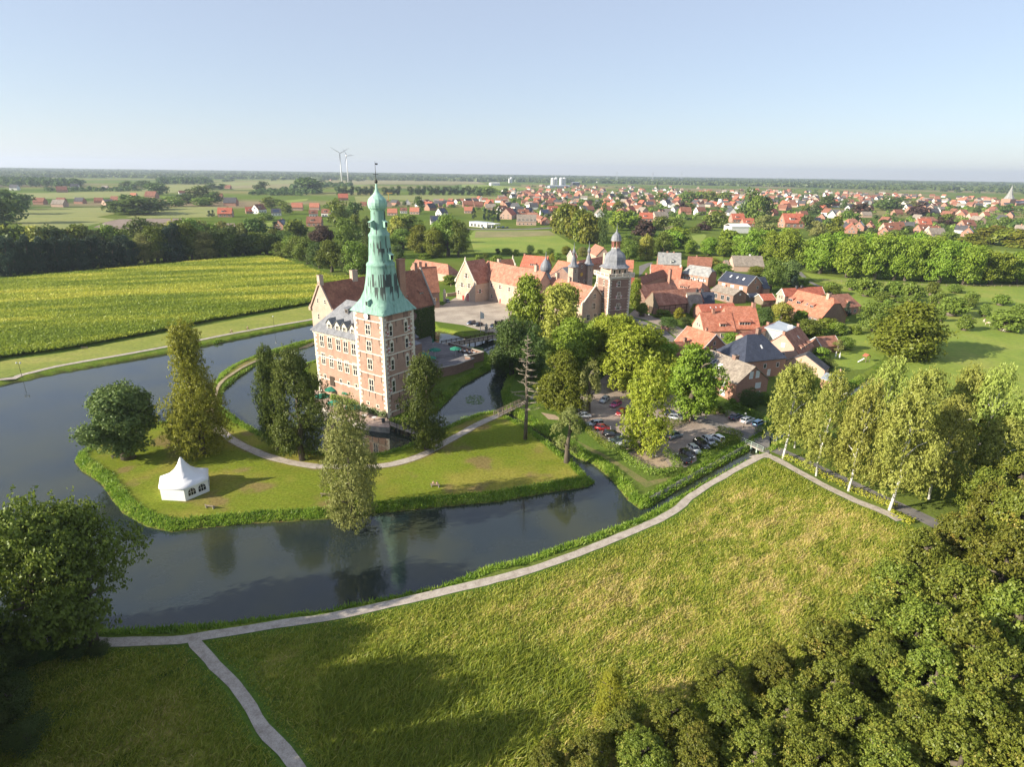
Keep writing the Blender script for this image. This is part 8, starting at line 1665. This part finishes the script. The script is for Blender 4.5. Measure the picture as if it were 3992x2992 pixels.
cr = tag(empty('church', (b[0], b[1], 0), .35), 'brick village church with tall pointed grey spire at the right edge', 'church'); th_ = hgt(zW(2090, 262), b); m = MB(); m.box(-rr_, rr_, -rr_, rr_, 0, th_); m.build('tower', BRICKR, cr); m = MB(); m.lathe([(rr_ * 1.12, th_), (rr_ * .62, th_ + (h - th_) * .28), (rr_ * .3, th_ + (h - th_) * .62), (.1, h)], 8, a0=RAD(22.5)); m.build('spire', SLATEO, cr)
roofed(cr, rr_, rr_ * 6, -rr_ * 1.3, rr_ * 1.3, th_ * .38, th_ * .72, SLATE, BRICKR, name=('nave', 'nave_roof'))
b = g(zV(2022, 376)); h = hgt(zV(2022, 316), b); m = MB(); m.lathe([(h * .42, 0), (h * .26, h), (h * .28, h * 1.04)], 14); tag(m.build('windmill_stump', RENDERW, loc=(b[0], b[1], 0)), 'whitish sail-less windmill stump among the village trees', 'windmill')
def pylon(Pb, Pt, label):
    b = g(Pb); h = hgt(Pt, b); m = MB()
    for s in (-1, 1):
        for q in (-1, 1): m.beam((s * h * .09, q * h * .09, 0), (s * .4, q * .4, h), h * .012, h * .012)
    for k in range(6): z = h * k / 6; w = h * .09 * (1 - k / 6) + .3; m.beam((-w, -w, z), (w, -w, z + h / 6), h * .008, h * .008); m.beam((w, -w, z), (-w, -w, z + h / 6), h * .008, h * .008)
    for z in (.72, .84, .95): m.beam((-h * .16, 0, h * z), (h * .16, 0, h * z), h * .012, h * .012)
    tag(m.build('power_pylon', METAL, loc=(b[0], b[1], 0)), label, 'pylon', 'power pylons')
pylon(zV(1493, 186), zV(1493, 104), 'steel power pylon on the horizon, left one'); pylon(zV(1720, 170), zV(1722, 95), 'steel power pylon on the horizon, right one'); pylon(zV(1212, 188), zV(1212, 100), 'steel power pylon behind the long white shed')
for c, x0, x1, y, h, mt, lb in ((zV, 1068, 1212, 190, 11, RENDERW, 'long pale industrial shed on the far edge of the village'), (zV, 230, 300, 208, 12, RENDERW, 'white works building left of the silos'), (zV, 690, 850, 228, 9, METAL, 'long grey metal hall below the silos'), (zV, 870, 925, 205, 14, ANTH, 'dark block right of the silos'), (zW, 0, 140, 522, 7, RENDERW, 'white glazed garden hall at the left of the avenue')):
    A, B_ = g(c(x0, y)), g(c(x1, y)); L_ = np.linalg.norm(B_ - A); r = tag(empty('hall', (A[0], A[1], 0), math.atan2((B_ - A)[1], (B_ - A)[0])), lb, 'hall'); m = MB(); m.box(0, L_, 0, 18, 0, h); m.build('wall', mt, r); m = MB(); m.slab([(-.5, -.5, h), (-.5, 9, h + 3), (-.5, 18.5, h), (L_ + .5, -.5, h), (L_ + .5, 9, h + 3), (L_ + .5, 18.5, h)], [(0, 1, 4, 3), (1, 2, 5, 4)], .3); m.build('roof', METAL if mt is not RENDERW else RENDERW, r)
b = g(zT(1150, 548)); h = hgt(zT(1150, 418), b); CRN = plain('crane_yellow', (.62, .40, .05)); r = tag(empty('tower_crane', (b[0], b[1], 0), .2), 'small yellow building crane right of the copper onion dome', 'crane'); m = MB(); m.box(-.6, .6, -.6, .6, 0, h); m.build('mast', CRN, r); m = MB(); m.box(-3, h * .35, -.4, .4, h - 1.5, h); m.build('jib', CRN, r)
# ================================================================== what nobody can count: maize, grasses, lilies, ivy, haze
def poly_points(poly, n, seed):
    rg = np.random.default_rng(seed); A = np.array(poly); lo, hi = A.min(0), A.max(0); out = []; c = 0
    while c < n: q = rg.uniform(lo, hi, (n * 2, 2)); q = q[inside(q, [tuple(a) for a in poly])]; out.append(q); c += len(q)
    return np.concatenate(out)[:n], rg
def blades(P, Z, h, w, rg, lean=.35, comb=None, per=1):
    """upright leaf blades as slim quads bending over at the tip"""
    n = len(P); a = rg.uniform(0, 6.28, n); d = np.stack([np.cos(a), np.sin(a)], 1); ln = rg.normal(size=(n, 2)) * lean
    if comb is not None: ln = ln + np.array(comb)
    h = h * rg.uniform(.6, 1.25, n); B = np.column_stack([P, Z]); s = np.column_stack([d * (w / 2), np.zeros(n)]); up = np.column_stack([ln * h[:, None], h])
    V = np.stack([B - s, B + s, B + s * .8 + up * .6, B + up], 1).reshape(-1, 3); return V, np.arange(4 * n).reshape(n, 4)
LEAF['maize'] = leafmat('leaf_maize', [(.22, .29, .035), (.37, .42, .055), (.55, .54, .09)], .35, 0); LEAF['meadow'] = leafmat('grass_meadow', [(.20, .26, .03), (.37, .41, .05), (.55, .47, .14), (.70, .56, .26)], .4, 0); LEAF['bank'] = leafmat('grass_bank', [(.15, .24, .028), (.25, .36, .042), (.36, .43, .075)], .45, 0)
MZ = [tuple(g(p)) for p in [z6(-260, 560), z6(0, 500), z6(400, 447), z6(1000, 334), z6(1300, 270), z6(2010, 145), D(760, 640), D(800, 600), z8(2212, 830), z8(2000, 752), z8(1850, 700), z8(1750, 686), z8(1500, 704), z8(1000, 755), z8(500, 800), z8(0, 850), z8(-300, 880)]]
P, rg = poly_points(MZ, 130000, 6); su_, sv_ = P[:, 0] * .93 + P[:, 1] * .36, -P[:, 0] * .36 + P[:, 1] * .93
tn = np.clip(.42 + (fbm(su_ * .12, sv_ * .8, .16, 3, 4) - .5) * 2.6 + rg.normal(size=len(P)) * .11, 0, 1)
V, F = blades(P, np.full(len(P), .95), 1.15, .8, rg, .75)
k = len(V); gx_, gy_ = np.meshgrid(np.arange(min(p[0] for p in MZ), max(p[0] for p in MZ), 2.0), np.arange(min(p[1] for p in MZ), max(p[1] for p in MZ), 2.0)); Q = np.stack([gx_.ravel(), gy_.ravel()], 1); ins = inside(Q, MZ) & (edge_dist(Q, MZ) > .8)
nn = gx_.shape; idn = np.arange(len(Q)).reshape(nn); ok_ = ins.reshape(nn); cell_ = ok_[:-1, :-1] & ok_[1:, :-1] & ok_[:-1, 1:] & ok_[1:, 1:]
F2_ = np.stack([idn[:-1, :-1], idn[:-1, 1:], idn[1:, 1:], idn[1:, :-1]], -1)[cell_] + k
V = np.concatenate([V, np.column_stack([Q, np.full(len(Q), 1.45)])]); tg = np.clip(.25 + (fbm((Q[:, 0] * .93 + Q[:, 1] * .36) * .12, (-Q[:, 0] * .36 + Q[:, 1] * .93) * .8, .16, 3, 4) - .5) * 2.4, 0, .8)
tag(put('maize', npmesh('maize', V, np.concatenate([F, F2_]), LEAF['maize'], rnd=np.concatenate([np.repeat(tn, 4), tg]))), 'ripening yellow-green maize standing beyond the moat', 'maize', kind='stuff')
VIEW = [tuple(g(zC(-60, 690))), tuple(g(zC(850, 660)))] + [tuple(p) for p in LINES['meadow'][22:]] + [tuple(p) for p in LINES['gravel'][3:]] + [tuple(g(zR(1300, 1260))), tuple(g(D(2250, 1400))), tuple(g(D(2250, 1700))), tuple(g(D(-40, 1700)))]
P, rg = poly_points(VIEW, 300000, 9); pd = np.minimum(edge_dist(P, LINES['meadow'], False), np.minimum(edge_dist(P, LINES['gravel'], False), edge_dist(P, LINES['fork'], False))); kp = (pd > 1.15) & (rg.uniform(0, 1, len(P)) < np.clip((70 / P[:, 1]) ** 1.1, .25, 1) * .75); P, pd = P[kp], pd[kp]
x, y = P[:, 0], P[:, 1]; su, sv = x * .80 + y * .60, -x * .60 + y * .80; st = fbm(su * .45, sv * 1.5, .45, 51, 4); st2 = fbm(x, y, .05, 57, 3); dry = np.clip((.55 * st + .45 * fbm(su * 1.1, sv * 3.2, .5, 58, 3) - .40) * 4.2, 0, 1) * np.clip((st2 - .30) * 4, .3, 1) * np.clip((pd - 2.2) / 4, 0, 1)
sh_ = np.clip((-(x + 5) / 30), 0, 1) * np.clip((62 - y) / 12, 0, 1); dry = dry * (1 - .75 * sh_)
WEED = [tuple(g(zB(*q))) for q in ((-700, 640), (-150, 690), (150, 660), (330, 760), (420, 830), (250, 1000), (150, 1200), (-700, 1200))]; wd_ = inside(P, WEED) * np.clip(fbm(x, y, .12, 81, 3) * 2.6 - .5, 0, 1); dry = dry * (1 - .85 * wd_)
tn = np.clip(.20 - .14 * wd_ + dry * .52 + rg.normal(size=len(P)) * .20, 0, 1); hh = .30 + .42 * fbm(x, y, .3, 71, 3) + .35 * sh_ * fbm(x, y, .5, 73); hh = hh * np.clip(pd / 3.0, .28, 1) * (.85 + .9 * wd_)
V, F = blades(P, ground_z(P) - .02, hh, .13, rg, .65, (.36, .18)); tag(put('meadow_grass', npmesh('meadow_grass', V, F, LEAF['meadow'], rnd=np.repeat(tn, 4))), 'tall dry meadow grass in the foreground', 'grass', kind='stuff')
# rough bank grass along the waterlines
rg = np.random.default_rng(12); Q = np.concatenate([rg.uniform((-110, 50), (112, 215), (900000, 2))]); bx_ = (np.abs(Q[:, 0] - Q[:, 1] * .0) < Q[:, 1] * .95 + 10); Q = Q[bx_]; s_ = water_sd(Q); kp = (s_ > .05) & (s_ < 2.5); P = Q[kp]; s_ = s_[kp]; pd = np.full(len(P), 99.)
for l in LINES.values(): pd = np.minimum(pd, edge_dist(P, l, False))
kp = (pd > 1.3) & ~inside(P, [tuple(p) for p in FT]) & ~inside(P, [tuple(p) for p in TP]); P, s_ = P[kp], s_[kp]; tn = np.clip(.45 + (fbm(P[:, 0], P[:, 1], .5, 5, 3) - .5) * 1.6 + rg.normal(size=len(P)) * .14, 0, 1)
V, F = blades(P, ground_z(P) - .03, .38 + .45 * fbm(P[:, 0], P[:, 1], .6, 15, 2), .22, rg, .5); tag(put('bank_grass', npmesh('bank_grass', V, F, LEAF['bank'], rnd=np.repeat(tn, 4))), 'rough bright green grass and weeds along the moat banks', 'grass', kind='stuff')
# lilies
rg = np.random.default_rng(3); V, F = [], []
for cv, x0, y0, rx, ry, n in ((zA, 1310, 120, 75, 42, 260), (zA, 1235, 270, 40, 25, 120), (zA, 1175, 310, 25, 20, 60), (z7, 1480, 1010, 110, 40, 160), (z7, 760, 760, 60, 60, 60), (z7, 760, 650, 60, 30, 60), (z6, 1860, 480, 70, 22, 150), (zC, 2110, 245, 110, 60, 0)):
    for _ in range(n):
        a = rg.uniform(0, 6.28); r_ = math.sqrt(rg.uniform(0, 1)); b = g(cv(x0 + rx * r_ * math.cos(a), y0 + ry * r_ * math.sin(a)), WZ); s = rg.uniform(.12, .3); k = len(V); q = rg.uniform(0, 1.5)
        for j in range(4): V.append((b[0] + s * math.cos(q + j * 1.57), b[1] + s * math.sin(q + j * 1.57), WZ + .012 + .0001 * (k % 40)))
        F.append((k, k + 1, k + 2, k + 3))
tag(put('water_lilies', npmesh('water_lilies', np.array(V), np.array(F), leafmat('lily_leaf', [(.08, .15, .06), (.18, .24, .10)], .1, 0), rnd=np.repeat(rg.uniform(0, 1, len(F)), 4))), 'patches of water lily leaves and floating leaves on the moat', 'water lilies', kind='stuff')
# ivy on the wing corner, climbing roses at the tower foot (castle frame)
def wallgreen(name, n, fn, size, lm, label, seed):
    rg = np.random.default_rng(seed); pos, nr = fn(rg, n); nr = nr + rg.normal(size=(n, 3)) * .35; nr /= np.linalg.norm(nr, axis=1)[:, None]; V, F = leaf_quads(pos, nr, np.full(n, size), rg)
    return tag(put(name, npmesh(name, V, F, lm, rnd=np.repeat(rg.uniform(0, 1, n), 4)), None, (OC[0], OC[1], 0), CPH), label, 'plant')
def ivyf(rg, n):
    z = rg.uniform(-.8, 13.2, n); lim = 53.5 + 2.2 * np.sin(z * .7) - np.where(z < 6, 0, (z - 6) * .1); p = lim + (64.4 - lim) * rg.uniform(0, 1, n); q = 42.35 - np.abs(rg.normal(size=n)) * .22; e = rg.uniform(0, 1, n) < .3
    return np.stack([np.where(e, 64.3 + np.abs(rg.normal(size=n)) * .2, p), np.where(e, 42.3 + rg.uniform(0, 3.5, n), q), z], 1), np.tile(np.array([0, -1, .2]), (n, 1)) * (1 - e[:, None]) + np.array([1, 0, .2]) * e[:, None]
wallgreen('ivy', 9000, ivyf, .38, LEAF['dark'], 'dense dark ivy covering the corner of the castle wing', 5)
def bed(rg, n): q = rg.uniform(.2, 10.5, n); return np.stack([-.2 - np.abs(rg.normal(size=n)) * .55, q, .5 + np.abs(rg.normal(size=n)) * .55 + .25 * np.sin(q * 1.7)], 1), np.tile(np.array([-.6, 0, .7]), (n, 1))
wallgreen('rose_bed', 2600, bed, .26, leafmat('leaf_rose', [(.05, .09, .02), (.10, .15, .03), (.14, .19, .04), (.62, .55, .45)], .3, 0), 'flowering rose bed along the sunny foot of the tower', 6)
def bed2(rg, n): q = rg.uniform(11, 22, n); return np.stack([.1 - np.abs(rg.normal(size=n)) * .6, q, .6 + np.abs(rg.normal(size=n)) * .7], 1), np.tile(np.array([-.6, 0, .7]), (n, 1))
wallgreen('creeper', 1800, bed2, .3, LEAF['hedge'], 'green creeper and shrubs along the foot of the slate-roofed wing', 7)
# the summer haze over the plain
m = MB(); m.box(-15500, 15500, -900, 16500, -4, 260); hz = m.build('haze', None)
mt = bpy.data.materials.new('haze'); mt.use_nodes = True; nt = mt.node_tree; nt.nodes.clear(); pv = nt.nodes.new('ShaderNodeVolumePrincipled'); pv.inputs['Color'].default_value = (.72, .83, 1.0, 1); pv.inputs['Density'].default_value = .000075; pv.inputs['Anisotropy'].default_value = .25; out = nt.nodes.new('ShaderNodeOutputMaterial'); nt.links.new(pv.outputs[0], out.inputs['Volume'])
hz.data.materials.clear(); hz.data.materials.append(mt); tag(hz, kind='stuff')
settle_labels()
